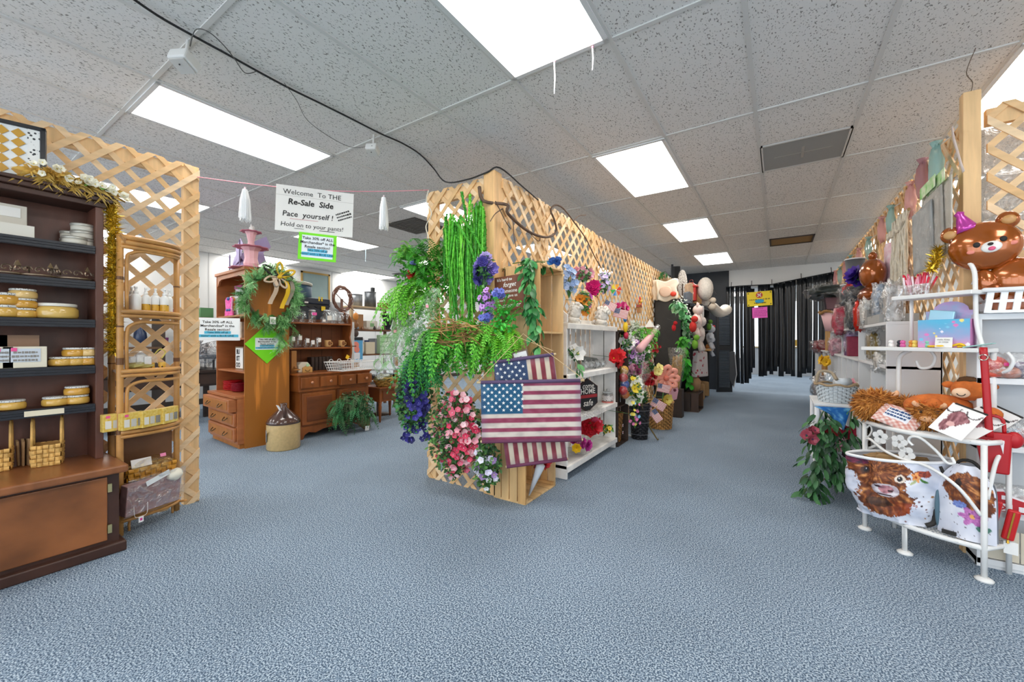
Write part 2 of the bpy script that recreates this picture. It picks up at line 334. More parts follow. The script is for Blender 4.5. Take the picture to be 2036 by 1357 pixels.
# ================================================================ lattice partitions
PINE = [M(c, .6, var=.12, scale=3., stretch=(1, 1, 9)) for c in ('ecc899', 'e6be8b', 'f0d0a6', 'e2b780')]
POSTM = M('e6be8a', .65, var=.15, scale=4, stretch=(6, 6, .6))
def clip(P, L, h):
    for ax, lim, sg in ((0, 0, 1), (0, L, -1), (1, 0, 1), (1, h, -1)):
        Q = []
        for i, p in enumerate(P):
            q = P[(i + 1) % len(P)]; dp, dq = sg * (p[ax] - lim), sg * (q[ax] - lim)
            if dp >= 0: Q.append(p)
            if dp * dq < 0: f = dp / (dp - dq); Q.append((p[0] + (q[0] - p[0]) * f, p[1] + (q[1] - p[1]) * f))
        P = Q
        if not P: break
    return P
def lattice(label, p0, axis, L, h, front='/', side=1, group=None, posts=(0, 1), z0=.0, rail=True):
    """panel of 45-degree slats; p0 base corner, axis 'x' or 'y', side = sign of the viewer's direction along the normal"""
    t = thing('lattice_screen', label, 'lattice', p0, 0, group); P = .1525; wd, th = .033, .007
    def W(a, z, d): return (a, -d * side, z) if axis == 'x' else (d * side, a, z)
    nrm = (0, 1, 0) if axis == 'x' else (1, 0, 0)
    for sgn, off in (('/', th * .5 if front == '/' else -th * .5), ('\\', -th * .5 if front == '/' else th * .5)):
        n0 = int(math.floor(-(L) / P)) - 1
        for k in range(n0, int((h + L) / P) + 2):
            c = k * P + .04                                    # '/' : z = a + c ; '\' : z = -a + c
            if sgn == '/': a0, a1 = max(0, -c), min(L, h - c)
            else: a0, a1 = max(0, c - h), min(L, c)
            if a1 - a0 < .03: continue
            z = (lambda a: a + c) if sgn == '/' else (lambda a: c - a)
            h2 = wd / 2 * 1.4142
            pts = clip([(a0 - .1, z(a0 - .1) - h2), (a1 + .1, z(a1 + .1) - h2), (a1 + .1, z(a1 + .1) + h2), (a0 - .1, z(a0 - .1) + h2)], L, h)
            if len(pts) < 3: continue
            T = TR(0, -off * side, z0) if axis == 'x' else TR(off * side, 0, z0) @ RZ(PI / 2)
            part('slat', MB().prism(pts, th, T), random.choice(PINE), t)
    for q in posts:
        a = .045 if q == 0 else L - .045
        d = -.03
        part('post', MB().box(W(a, h / 2 + z0, d), (.089, .045, h) if axis == 'x' else (.045, .089, h)), POSTM, t)
    if rail: part('rail', MB().bar(W(0, h - .06 + z0, -.026), W(L, h - .06 + z0, -.026), .038, .085, (0, 0, 1)), POSTM, t)
    return t
LH = 2.385
lattice('pine lattice panel behind the dark hutch and the bamboo shelf', (-3.46, -.35, 0), 'y', 1.54, LH, '/', 1)
lattice('pine lattice end panel carrying the hanging greenery', (-2.46, 2.45, 0), 'x', .62, LH, '/', 1, posts=(0,))
cp = solo('corner_post', MB().bx(-.05, .05, -.05, .05, 0, 2.41), M('e2b57d', .6, var=.2, scale=5, stretch=(5, 5, .7)), 'tall squared pine post at the corner of the fern partition', 'post', (-1.8, 2.47, 0), bevel=.004)
LG = 'panels of the long lattice partition'
lattice('pine lattice panel at the partition corner behind the two stacked crates', (-1.745, 2.52, 0), 'y', .66, LH, '\\', 1)
lattice('pine lattice panel crossed by the bare twig branch above the white shelf', (-1.745, 3.18, 0), 'y', 1.22, LH - .01, '/', 1)
for k in range(4): lattice('pine lattice panel in the long partition run toward the black cabinets', (-1.745, 4.4 + 1.22 * k, 0), 'y', 1.22, LH - .02, '\\', 1, LG)
RXL = .87
for k in range(5): lattice('pine lattice panel hung with gauze bags above the white cubbies', (RXL, 3.27 + 1.22 * k, 0), 'y', 1.22, LH + .03, '/' , -1, 'panels of the lattice wall above the cubbies')
lattice('pine lattice panel behind the bear balloon with clear wrap behind it', (.93, 3.2, 0), 'x', 1.22, LH + .02, '\\', 1, posts=())
solo('corner_post', MB().bx(-.034, .034, -.03, .03, 0, 2.49), POSTM, 'knotty pine board post at the corner beside the bear balloon', 'post', (.868, 3.2, 0), bevel=.003)
for k in range(3):
    def cl(s, t, k=k): return (.95 + s * 1.3, 3.3 + .12 * fbm(s * 3, t * 4, k * 5), .95 + k * .5 + t * .5 + .03 * fbm(s * 5, t, k))
    solo('clear_wrap', MB().sheet(cl, 24, 12), Mfilm(fac=.3), 'crumpled clear plastic wrap hanging behind the lattice by the bear balloon', 'plastic wrap', group='clear wrap behind the lattice', smooth=True)
# ================================================================ ceiling wires, sensors
def wire(name, label, pts, r, mat, cat='cable'): return solo(name, MB().tube(spline(pts, 5), r, 6), mat, label, cat, smooth=True)
zc = CEIL - .022
CBL = [onz(u, v, zc) for u, v in ((240, -20), (312, 30), (382, 70), (450, 107), (520, 146), (580, 178), (640, 207), (700, 237), (757, 266), (800, 285), (835, 307), (862, 335))]
CBL += [ony(886, 362, 2.43), ony(930, 357, 2.41), ony(968, 343, 2.41), Vector((-1.72, 2.45, 2.425)), onx(1040, 372, -1.72), onx(1070, 398, -1.72)]
wire('black_cable', 'black cable running along the ceiling to the lattice corner', CBL, .006, M('1c1c1e', .5))
wire('thin_wire', 'thin grey wire looping off the black cable near a white sensor', [onz(382, 70, zc - .005), onz(378, 92, zc - .03), onz(388, 60, zc), onz(412, 62, zc - .01), onz(440, 85, zc - .02), onz(465, 115, zc - .02), onz(487, 145, zc - .02), onz(510, 142, zc - .01)], .0025, M('55534f', .5))
wire('thin_wire', 'thin grey wire drooping from the cable to the small white sensor', [onz(565, 165, zc), onz(590, 200, zc - .02), onz(612, 240, zc - .04), onz(660, 275, zc - .04), onz(700, 293, zc - .03), onz(740, 290, zc - .1)], .002, M('55534f', .5))
for (u, v, s, lb) in ((367, 122, 1., 'white motion sensor box hanging under the ceiling cable on its bracket'), (741, 298, .85, 'small white sensor on a bracket above the welcome sign')):
    p = onz(u, v, CEIL - .13); t = thing('motion_sensor', lb, 'sensor', p, .5)
    part('case', MB().box((0, 0, 0), (.1 * s, .1 * s, .06 * s), T=RX(-.35)), M('e6e4df', .4), t, bevel=.008)
    part('face', MB().box((0, -.012 * s, -.034 * s), (.08 * s, .08 * s, .006), T=RX(-.35)), M('c9c6c0', .5), t)
    part('bracket', MB().tube([(0, .01, .03), (0, .015, .08), (0, .02, .125)], .008, 8), M('dedcd7', .5), t)
    part('lens', MB().ell((0, -.03 * s, -.037 * s), .004), M('222222', .3), t)
for (u0, v0, u1, v1, lb) in ((1102, 122, 1100, 187, 'long white ribbon tied to the edge of the ceiling light'), (1178, 94, 1176, 140, 'short white ribbon with pink knot tied to the ceiling light')):
    a = onz(u0, v0, CEIL - .02); d = (a - _C); k = math.hypot(d.x, d.y); e = onplane(u1, v1, a, (_F.x, _F.y, 0))
    t = thing('hanging_ribbon', lb, 'ribbon', a)
    part('ribbon', MB().tube([(0, 0, .015), (0, 0, -.01), (.004, 0, (e.z - a.z) * .5), Vector((0, 0, e.z - a.z))], .004, 6), M('f7eff0', .3), t, True); part('knot', MB().ell((0, 0, 0), .007, 8, 6), M('ef9ab0', .4), t, True)
# ================================================================ string with the welcome sign
SA = onx(392, 352, -3.44); SB = ony(852, 378, 2.44); SD = (SB - SA).normalized(); SN = Vector((SD.y, -SD.x, 0)).normalized()
wire('pink_string', 'thin pink string strung from lattice to lattice above the aisle', [SA, SA.lerp(SB, .25) - Vector((0, 0, .035)), SA.lerp(SB, .5) - Vector((0, 0, .05)), SA.lerp(SB, .75) - Vector((0, 0, .035)), SB], .003, M('f29aa8', .4), 'string')
srz = math.atan2(SD.y, SD.x)
def onstr(u, v, off=0.): return onplane(u, v, SA + SN * off, SN)
a, b_, c_, d_ = [onstr(*q, off=.012) for q in ((547, 372), (701, 380), (703, 468), (549, 463))]
cen = (a + b_ + c_ + d_) / 4; WS = ((b_ - a).length + (c_ - d_).length) / 2; HS = ((a - d_).length + (b_ - c_).length) / 2; tilt = -.05
INK = M('26221f', .7)
t = thing('welcome_sign', 'white hand-lettered board hung on the pink string welcoming to the resale side', 'sign', cen, srz); t.rotation_euler = (0, .03, srz)
part('board', MB().box((0, 0, 0), (WS, .006, HS)), M('efebe4', .7), t)
part('crease', MB().box((0, -.0035, HS * .28), (WS, .001, .003)), M('d3cec6', .7), t)
def ln(body, x, z, s, rot=0, m=INK, sh=0., bold=0.): text(t, body, (x * WS, -.005, z * HS), s * HS, m, (PI / 2, -rot, 0), shear=sh, bold=bold)
ln('Welcome  To THE', -.04, .36, .15); ln('Re-Sale  Side', -.06, .15, .175, sh=.12, bold=.0015); ln('Pace  yourself !', -.09, -.12, .165, sh=.1, bold=.0006); ln('Hold on to your pants!', -.03, -.35, .135, sh=.1)
squig(t, (.37 * WS, -.005, -.03 * HS), .2 * WS, .2 * HS, 3, INK, rot=.42); part('underline', MB().box((.16 * WS, -.005, -.425 * HS), (.2 * WS, .001, .004)).box((-.2 * WS, -.005, -.425 * HS), (.12 * WS, .001, .003)), INK, t)
part('underline', MB().box((-.14 * WS, -.005, -.22 * HS), (.36 * WS, .001, .003)), M('d59a9a', .7), t)
LIME = M('7fe81e', .6)
def sale_sign(t, w, h, card_w, card_h, y=-.004, sz=1.):
    part('card', MB().box((0, y, 0), (card_w, .002, card_h)), M('eef3f5', .6), t)
    part('highlight_strip', MB().box((0, y - .0013, -card_h * .17), (card_w * .62, .001, card_h * .14)).box((0, y - .0013, -card_h * .34), (card_w * .98, .001, card_h * .14)), M('4db7d9', .6), t)
    for i, s in enumerate(('Take 30% off ALL', 'Merchandise* in the', 'Resale section!')): text(t, s, (0, y - .003, card_h * (.36 - .19 * i)), card_h * .175, INK, bold=.0004)
    for i, s in enumerate(('Take 50% off all', 'items* with a BLUE LINE')): text(t, s, (0, y - .003, card_h * (-.17 - .17 * i)), card_h * .135, INK)
q = [onstr(*q, off=.02) for q in ((594, 462), (670, 468), (668, 522), (592, 516))]; cen = (q[0] + q[1] + q[2] + q[3]) / 4; w2 = (q[1] - q[0]).length; h2 = (q[0] - q[3]).length
t = thing('sale_sign', 'lime green sale card taped under the welcome board', 'sign', cen, srz); t.rotation_euler = (0, .045, srz)
part('backing', MB().box((0, 0, 0), (w2, .003, h2)), LIME, t); sale_sign(t, w2, h2, w2 * .82, h2 * .82)
for (u, v0, v1, wu, lb) in ((487, 375, 441, 12, 'fluffy white iridescent tassel hanging from the string near the lattice end'), (763, 391, 458, 9, 'slim white iridescent tassel hanging from the string near the ferns')):
    p = onstr(u, v0); e = onstr(u, v1); H = p.z - e.z; R = (onstr(u + wu, v0) - p).length
    t = thing('tassel', lb, 'tassel', p, srz); part('knot', MB().tube([(0, 0, .01), (0, 0, -.02)], .006, 6), M('f3d8de', .4), t)
    mb = MB()
    for k in range(150):
        a = rnd(0, 2 * PI); r = R * math.sqrt(rnd(.05, 1)); pts = [(math.cos(a) * r * .35, math.sin(a) * r * .35, -.008), (math.cos(a) * r * .8, math.sin(a) * r * .8, -.35 * H), (math.cos(a) * r + rnd(-.003, .003), math.sin(a) * r, -H * rnd(.85, 1))]
        mb.tube(pts, .0035, 3)
    part('fringe', mb, M('ffffff', .4), t)
p0 = onz(727, 493, CEIL - .02); wire('hanging_thread', 'thin pale blue thread with a hook dangling from the ceiling', [p0, p0 - Vector((0, 0, .16)), p0 - Vector((.01, 0, .22)), p0 - Vector((-.01, 0, .23))], .003, M('b9d4de', .4), 'thread')
# ================================================================ black strip curtain at the far opening
t = thing('strip_curtain', 'black plastic strip curtain hung across the far doorway', 'curtain', (0, 10.42, 0))
CUR = M('15181d', .28, var=.3, scale=2.)
def ctop(x): return 2.36 + max(0, x + .12) * .16 if x > -.12 else 2.36
part('rail', MB().tube([(-1.0, 0, 2.36), (-.75, 0, 2.37), (-.12, 0, 2.36), (.95, 0, 2.53)], .012, 6), BLACK, t)
for x in (-.9, -.5, -.12, .4, .9): part('hanger', MB().tube([(x, .1, ctop(x) + .12), (x, 0, ctop(x))], .006, 5), BLACK, t)
xs = -1.0
while xs < .93:
    wd = rnd(.06, .1)
    gap = rnd(.004, .02) if xs < .3 else rnd(.001, .014)
    if not (-.5 < xs < -.42):
        top = ctop(xs)
        bot = .34 + .12 * abs(noise.noise(Vector((xs * 3, 0, 0)))) + rnd(-.06, .1) if xs > -.62 else rnd(.1, .2)
        if -.6 < xs < -.14: top = 2.3 if rnd(0, 1) < .7 else 2.36
        mb = MB(); y0 = rnd(-.02, .02); ph = rnd(0, 6); tw = rnd(-.1, .1)
        def cs(s, tt, xs=xs, wd=wd, top=top, bot=bot, y0=y0, ph=ph, tw=tw): return (xs + wd * s + .012 * math.sin(ph + tt * 3) * tt, y0 + (s - .5) * tw * wd * 2 + .012 * math.sin(ph * 2 + tt * 4) + .01 * math.sin(s * PI), top + (bot - top) * tt)
        part('strip', mb.sheet(cs, 2, 14), CUR, t, True, solid=.003)
        if rnd(0, 1) < .8 and xs > -.66: part('strip', MB().sheet(lambda s, tt: (xs + wd - .03 + .075 * s + .012 * math.sin(ph + tt * 3) * tt, .05, top + (bot + .1 - top) * tt), 1, 8), CUR, t, True, solid=.003)
    xs += wd + gap
q = [ony(u, v, 10.365) for u, v in ((1485, 582), (1535, 579), (1534, 606), (1487, 610))]; cen = sum(q, Vector()) / 4; w2 = (q[1] - q[0]).length; h2 = (q[0] - q[3]).length
t = thing('warning_sign', 'bright yellow sign board tied to the black strip curtain', 'sign', cen); t.rotation_euler = (0, -.04, 0)
part('board', MB().box((0, 0, 0), (w2, .006, h2)), M('f2d416', .5), t); part('disc', MB().lathe([(0, -.001), (h2 * .2, -.001), (h2 * .2, .002), (0, .002)], 20, (0, 0, 0), TR(0, -.004, h2 * .25) @ RX(PI / 2)), M('c02a20', .5), t)
part('cross', MB().box((0, -.008, h2 * .25), (h2 * .3, .001, h2 * .06), T=RY(.785)).box((0, -.008, h2 * .25), (h2 * .3, .001, h2 * .06), T=RY(-.785)), M('f5f2ea', .5), t)
part('blue_badge', MB().prism([(h2 * .28 * math.cos(a * PI / 10), h2 * .13 * math.sin(a * PI / 10)) for a in range(20)], .001, TR(0, -.005, -h2 * .17)), M('1f9bc4', .5), t)
squig(t, (0, -.005, -.05 * h2), w2 * .85, .05, 1, M('8a7a1c', .6)); squig(t, (0, -.005, -.3 * h2), w2 * .5, .04, 1, INK)
for sx in (-1, 1):
    for sz in (-1, 1): part('grommet', MB().ell((sx * w2 * .44, -.004, sz * h2 * .4), (.012, .004, .012), 8, 6), INK, t)
q = [ony(u, v, 10.36) for u, v in ((1495, 612), (1525, 611), (1526, 632), (1497, 633))]; cen = sum(q, Vector()) / 4; w2 = (q[1] - q[0]).length; h2 = (q[0] - q[3]).length
t = thing('notice', 'pink paper notice below the yellow sign on the curtain', 'sign', cen); t.rotation_euler = (0, -.03, 0); part('sheet', MB().box((0, 0, 0), (w2, .003, h2)), M('ee5fc0', .6), t)
text(t, 'NOTICE', (0, -.004, h2 * .37), h2 * .15, M('7a2a66', .6)); squig(t, (0, -.003, -.05 * h2), w2 * .85, h2 * .6, 4, M('c0489a', .6))
# ================================================================ shared small builders
def weave(mb, fn, nu, nv, dep):                                 # interlaced strips; fn(s,t) -> (point, normal)
    for i in range(nu):
        for j in range(nv):
            s0, s1, t0, t1 = i / nu, (i + 1) / nu, j / nv, (j + 1) / nv; vs = []
            for k in range(4):
                q = k / 3; b = dep * math.sin(PI * q)
                for r in (0, 1):
                    if (i + j) % 2: p, n = fn(s0 + (s1 - s0) * q, t0 + (t1 - t0) * (.06 + .88 * r))
                    else: p, n = fn(s0 + (s1 - s0) * (.06 + .88 * (1 - r)), t0 + (t1 - t0) * q)
                    vs.append(Vector(p) + Vector(n) * b)
            mb.add(vs, [(k * 2, k * 2 + 2, k * 2 + 3, k * 2 + 1) for k in range(3)])
    return mb
def box_weave(mb, w, d, h, nu, nd, nh, dep, flare=.04):
    for (ax, sg, L, D, n) in (('x', -1, w, d, nu), ('x', 1, w, d, nu), ('y', -1, d, w, nd), ('y', 1, d, w, nd)):
        def fn(s, t, ax=ax, sg=sg, L=L, D=D):
            k = 1 + flare * t; a = (s - .5) * L * k * (-sg if ax == 'x' else sg)
            return ((a, sg * D / 2 * k, t * h), (0, sg, 0)) if ax == 'x' else ((sg * D / 2 * k, a, t * h), (sg, 0, 0))
        weave(mb, fn, n, nh, dep)
    return mb
def round_weave(mb, prof, nu, nv, dep):                         # prof(t) -> (r, z)
    def fn(s, t): r, z = prof(t); a = 2 * PI * s; return ((r * math.cos(a), r * math.sin(a), z), (math.cos(a), math.sin(a), 0))
    return weave(mb, fn, nu, nv, dep)
def jar(label, loc, r, h, col, lidm, group=None, name='jar', cat='jar', rough=.15, clear=False):
    t = thing(name, label, cat, loc, rnd(0, 6), group)
    pr = [(r * .55, 0), (r * .95, h * .05), (r, h * .2), (r, h * .6), (r * .9, h * .74), (r * .82, h * .8)]
    part('body', MB().lathe(pr, 20), Mglass() if clear else M(col, rough, coat=.5), t, True)
    part('lid', MB().lathe([(r * .9, h * .8), (r * .92, h * .82), (r * .92, h * .97), (r * .88, h)], 20), lidm, t, True); return t
def carton(name, label, loc, d, mat, rz=0, group=None, cat='box', bevel=.003):
    return solo(name, MB().box((0, 0, d[2] / 2), d), mat, label, cat, loc, rz, group, bevel=bevel)
def tagcard(t, c, s=.03, m=None, rot=(0, 0, 0)): return part('price_tag', MB().box((0, 0, 0), (s, .002, s * 1.3)), m or M('f4f2ee', .6), t, loc=c, rot=rot)
def blossom_mesh(r, n, mats, cup=.35, wide=.75, layers=1, centre=True):     # flower head facing +Z
    mb = MB()
    for L in range(layers):
        rr = r * (1 - .28 * L)
        for k in range(n):
            a = 2 * PI * (k + .5 * L) / n; ca, sa = math.cos(a), math.sin(a); w2 = rr * wide * PI / n
            P = lambda q, o, z: (ca * q - sa * o, sa * q + ca * o, z)
            mb.add([P(rr * .1, 0, 0), P(rr * .55, w2, rr * cup * (.5 + L * .6)), P(rr, 0, rr * cup * (1 + L)), P(rr * .55, -w2, rr * cup * (.5 + L * .6)), P(rr * .6, 0, rr * cup * (.35 + L * .6))], [(0, 4, 1), (0, 3, 4), (4, 2, 1), (4, 3, 2)])
    if centre: mb.i = 1; mb.ell((0, 0, r * .12), (r * .16, r * .16, r * .12), 6, 4)
    return mesh(mb, mats, True)
def leaf_mesh(L, w, mat, fold=.25, droop=.2):                   # leaf along +Y from the origin
    mb = MB(); n = 4; vs = []
    for i in range(n + 1):
        t = i / n; ww = w * math.sin(PI * min(1, t * .92 + .05)) ** .8 * (1 if t < .99 else 0); z = -droop * L * t * t
        vs += [(-ww, L * t, z + ww * fold), (0, L * t, z), (ww, L * t, z + ww * fold)]
    mb.add(vs, [f for i in range(n) for f in ((i * 3, i * 3 + 1, i * 3 + 4, i * 3 + 3), (i * 3 + 1, i * 3 + 2, i * 3 + 5, i * 3 + 4))])
    return mesh(mb, mat, True)
def frond_mesh(L, w, mat, n=16, bend=.6):                        # fern frond arching out along +Y, then drooping down -Z
    mb = MB(); rib = []
    for i in range(n + 1): t = i / n; rib.append(Vector((0, L * (.3 + .6 * (1 - bend)) * math.sin(min(1, t * 1.15) * PI / 2) * 1.1, L * (.3 * t - 1.05 * bend * t ** 1.9))))
    for i in range(1, n + 1):
        p = rib[i]; d = (rib[i] - rib[i - 1]).normalized(); t = i / n; ww = w * (math.sin(PI * (.1 + .88 * t)) ** .6); q = L / n
        for sg in (-1, 1):
            S = Vector((sg, 0, 0)); mb.add([p - d * q * .35, p + S * ww * .5 - d * q * .2, p + S * ww + d * q * .25, p + S * ww * .5 + d * q * .45], [(0, 1, 2, 3)])
    mb.tube(rib, .0018, 3); return mesh(mb, mat, True)
def foliage(t, c, rx, ry, rz_, n, mats, L=.03, name='foliage'):
    mb = MB(); c = Vector(c); nm = len(mats)
    for k in range(n):
        while True:
            p = Vector((rnd(-1, 1), rnd(-1, 1), rnd(-1, 1)))
            if p.length < 1: break
        mb.i = k % nm; q = c + _R * (p.x * rx) + _F * (p.y * ry) + Vector((0, 0, p.z * rz_)); d = Vector((rnd(-1, 1), rnd(-1, 1), rnd(-1, .6))).normalized() * L * rnd(.6, 1.2); s_ = d.orthogonal().normalized() * L * .28
        mb.add([q, q + d * .5 + s_, q + d, q + d * .5 - s_], [(0, 1, 2, 3)])
    o = part(name, mb, mats, t); o['kind'] = 'stuff'; return o
def put(name, me, parent, loc, d=None, roll=0., s=1., up='Y'):   # place shared mesh with its +Y (or +Z) along d
    o = link(name, me, parent, loc)
    if d is not None: o.rotation_euler = (Vector(d).to_track_quat(up, 'Z' if up == 'Y' else 'Y').to_matrix() @ Matrix.Rotation(roll, 3, up)).to_euler()
    o.scale = (s, s, s) if not isinstance(s, tuple) else s; return o
# ================================================================ dark hutch against the lattice
WAL = M('5f3a2d', .38, var=.35, scale=3., stretch=(1, 3, 1)); WALD = M('43291f', .4, var=.3, scale=4); DOORW = M('84502b', .3, var=.45, scale=2.6, stretch=(1, 1, 1.4)); TOPW = M('8a5531', .3, var=.25, scale=3, stretch=(1, 5, 1))
H = thing('hutch_cabinet', 'dark stained wooden hutch with open shelves over a low door cabinet', 'hutch', (-3.2, .2, 0))
def hx(x0, x1, y0, y1, z0, z1): return MB().bx(x0 + 3.2, x1 + 3.2, y0 - .2, y1 - .2, z0, z1)
HXF, HXB, HY0, HY1 = -3.25, -3.435, -.6, .656
part('plinth', hx(-3.44, -2.985, HY0, .695, 0, .055), WALD, H, bevel=.008)
part('body', hx(-3.44, -3.02, HY0, .67, .055, .43), WALD, H)
part('top_board', hx(-3.44, -2.975, HY0, .70, .43, .472), TOPW, H, bevel=.01)
d1 = part('door', hx(-3.03, -3.008, -.28, .622, .075, .415), DOORW, H, bevel=.004)
for z in (.135, .355): part('hinge', hx(-3.012, -3.001, .622, .638, z - .022, z + .022), M('c9bf8e', .35, .9), d1)
part('side_panel', hx(HXB, HXF, .622, HY1, .472, 1.93), WAL, H, bevel=.003)
part('back_panel', hx(HXB - .008, HXB + .004, HY0, .625, .472, 1.93), WAL, H)
SH = [1.686, 1.485, 1.267, 1.007, .79]
STRIP = M('20242c', .35)
for z in SH:
    sh = part('shelf', hx(HXB, HXF - .012, HY0, .625, z - .024, z - .004), WAL, H)
    mb = MB()
    for k in range(3): mb.bx(HXF + 3.188, HXF + 3.206, HY0 - .2, .42, z - .042 + k * .014, z - .032 + k * .014)
    mb.bx(HXF + 3.186, HXF + 3.2, HY0 - .2, .42, z - .045, z); part('edge_strip', mb, STRIP, sh)
part('crown', hx(HXB, HXF + .012, HY0, .668, 1.91, 1.94).bx(HXB + 3.2, HXF + 3.235, HY0 - .2, .49, 1.94, 1.965).bx(HXB + 3.2, HXF + 3.25, HY0 - .2, .50, 1.965, 1.982), WALD, H, bevel=.004)
part('shelf_label', hx(HXF + .007, HXF + .01, .36, .5, SH[4] - .036, SH[4] - .008), M('e9dfc4', .6), H)
XS = -3.33
def hy(u, v=600): return onx(u, v, XS).y
# tray picture, garland and blossoms on the crown
t = thing('patterned_tray', 'black framed tray with yellow harlequin diamonds standing on the hutch', 'tray', (-3.3, hy(2), 1.984), -.25)
T = RX(.12)
part('panel', MB().box((0, 0, .14), (.012, .27, .27)), M('eceeec', .5), t); part('frame', MB().bx(-.015, .018, -.15, -.13, 0, .29).bx(-.015, .018, .13, .15, 0, .29).bx(-.015, .018, -.15, .15, 0, .02).bx(-.015, .018, -.15, .15, .27, .29), M('14141a', .3), t, bevel=.003)
for i in range(3):
    for j in range(5): part('diamond', MB().prism([(-.025, 0), (0, -.024), (.025, 0), (0, .024)], .002, TR(.009, -.055 + i * .055, .045 + j * .048) @ RZ(PI / 2)), M('c8952a', .4), t)
part('border_print', MB().bx(.0085, .0095, .085, .128, .02, .27), M('ecebe6', .5, c2='26262a', tex='voronoi', scale=55.), t)
GOLD = M('d9b63a', .25, .75, var=.3, scale=40)
def tinsel(label, pts, r, n, name='tinsel_garland', mat=GOLD):
    t = thing(name, label, 'garland', pts[0]); P = spline(pts, 8); o = Vector(pts[0]); mb = MB()
    part('core', MB().tube([p - o for p in P], r * .2, 5), mat, t)
    for k in range(n):
        f = rnd(0, len(P) - 1.001); i = int(f); p = P[i].lerp(P[i + 1], f - i) - o
        d = Vector((rnd(-1, 1), rnd(-1, 1), rnd(-1, 1))).normalized() * r * rnd(.6, 1.1); s = Vector((rnd(-1, 1), rnd(-1, 1), rnd(-1, 1))) * .005
        mb.add([p - s, p + s, p + d], [(0, 1, 2)])
    part('tinsel_strands', mb, mat, t); return t
gz = 2.0
gtin = tinsel('gold tinsel garland hanging down beside the bamboo shelf', [(-3.26, .675, 1.97), (-3.255, .69, 1.88), (-3.25, .695, 1.7), (-3.255, .695, 1.5), (-3.26, .70, 1.28), (-3.27, .70, 1.08)], .062, 2600)
t = thing('dried_flower_swag', 'cream blossom and dried grass swag draped along the hutch crown', 'garland', (-3.24, .5, 2.0))
gp = [Vector((0, (hy(u) - .5), dz)) for u, dz in ((50, .02), (90, .03), (130, .02), (170, .02), (210, .0), (240, -.03))]
part('stem', MB().tube(spline(gp, 4), .006, 5), M('9a7b40', .7), t); mb = MB()
for k in range(330):
    p = gp[min(4, int(rnd(0, 4)))].lerp(gp[min(5, int(rnd(0, 4)) + 1)], rnd(0, 1)); d = Vector((rnd(0, .07), rnd(-.1, .1), rnd(-.1, .03)))
    s = Vector((0, .0009, .0006)); mb.add([p - s, p + s, p + d * .6 + Vector((0, 0, .02)), p + d], [(0, 1, 2), (0, 2, 3)])
part('dry_grass', mb, M('c9a54f', .6, var=.3, scale=20), t)
cw = blossom_mesh(.034, 5, [M('fbf6e2', .6), M('d8c25a', .6)], .35, 1.0, 2)
for k in range(24):
    q = rnd(0, 1); i = min(4, int(q * 5)); p = gp[i].lerp(gp[i + 1], q * 5 - i) + Vector((rnd(.04, .08), 0, rnd(-.01, .05))); put('blossom', cw, t, p, (1, rnd(-.6, .6), rnd(-.3, .7)), rnd(0, 6), rnd(.5, .8), 'Z')
lm = leaf_mesh(.05, .014, M('6fae3a', .5))
for k in range(4): put('leaf', lm, t, gp[3] + Vector((.03, rnd(-.08, .08), 0)), (1, rnd(-1, 1), -.4), 0)
# goods on the shelves
CREAM = M('d9d3c4', .45); LIDP = M('dcdcd8', .4, c2='4a4a48', tex='voronoi', scale=140.); LIDW = M('e6e2d6', .35)
tg = 'cream tins stacked on the top hutch shelf'
for (u, k, dx, r) in ((165, 0, 0, .05), (165, 1, 0, .05), (165, 2, 0, .05), (146, 0, .03, .05), (147, 0, -.06, .045), (147, 1, -.06, .045)):
    tn = thing('tin', 'round cream lidded tin among the stacked tins on the top shelf', 'tin', (XS + dx, hy(u), SH[0] + .002 + k * .042), 0, tg)
    part('body', MB().lathe([(r * .94, 0), (r, .004), (r, .026)], 20), CREAM, tn, True); part('lid', MB().lathe([(r * 1.04, .026), (r * 1.06, .029), (r * 1.06, .037), (r, .04)], 20), M('bdb9ae', .3, .4), tn, True)
t = thing('soap_carton', 'pale gift carton with printed label on the top hutch shelf', 'box', (XS, hy(4), SH[0])); part('tray', MB().box((.02, 0, .03), (.1, .2, .06)), M('e5dfd2', .6), t); part('back_card', MB().box((-.02, 0, .085), (.05, .165, .17)), M('d4cdbf', .6), t, bevel=.002); part('label', MB().box((.007, 0, .13), (.002, .12, .05)), M('efece6', .6), t)
squig(t, (.012, 0, .13), .1, .03, 2, M('6a655c', .6)).rotation_euler = (0, 0, PI / 2)
PEWT = M('a58f78', .35, .8, var=.3, scale=30)
for k, u in enumerate((6, 72, 147)):
    t = thing('scroll_candle_ring', ('pewter scrollwork candle ring on the second shelf, far along', 'wide pewter scrollwork candle ring in the middle of the second shelf', 'pewter scrollwork candle ring on the second shelf beside the hutch side panel')[k], 'candle ring', (XS, hy(u), SH[1] + .004))
    part('base_ring', MB().tube(arc((0, 0, .006), .075, 0, 2 * PI, 24)[:-1], .006, 6, True), PEWT, t, True)
    for q in range(7):
        a = -1.5 + q * .5; c = Vector((.075 * math.cos(a), .075 * math.sin(a) * 1.15, .03)); tx = Vector((-math.sin(a), math.cos(a), 0))
        part('scroll', MB().tube([c + tx * ((.022 - .0025 * m) * math.cos(m * .75)) + Vector((0, 0, (.022 - .0025 * m) * math.sin(m * .75))) for m in range(9)], .0035, 4), PEWT, t)
        if q % 3 == 1: part('peak', MB().prism([(-.014, 0), (.014, 0), (0, .026)], .003, TR(c.x, c.y, .05) @ RZ(a + PI / 2)), PEWT, t)
YEL = ('d9ab50', 'e0bc78', 'd39c3c')
jg = 'small honey jars with spotted lids on the hutch shelves'
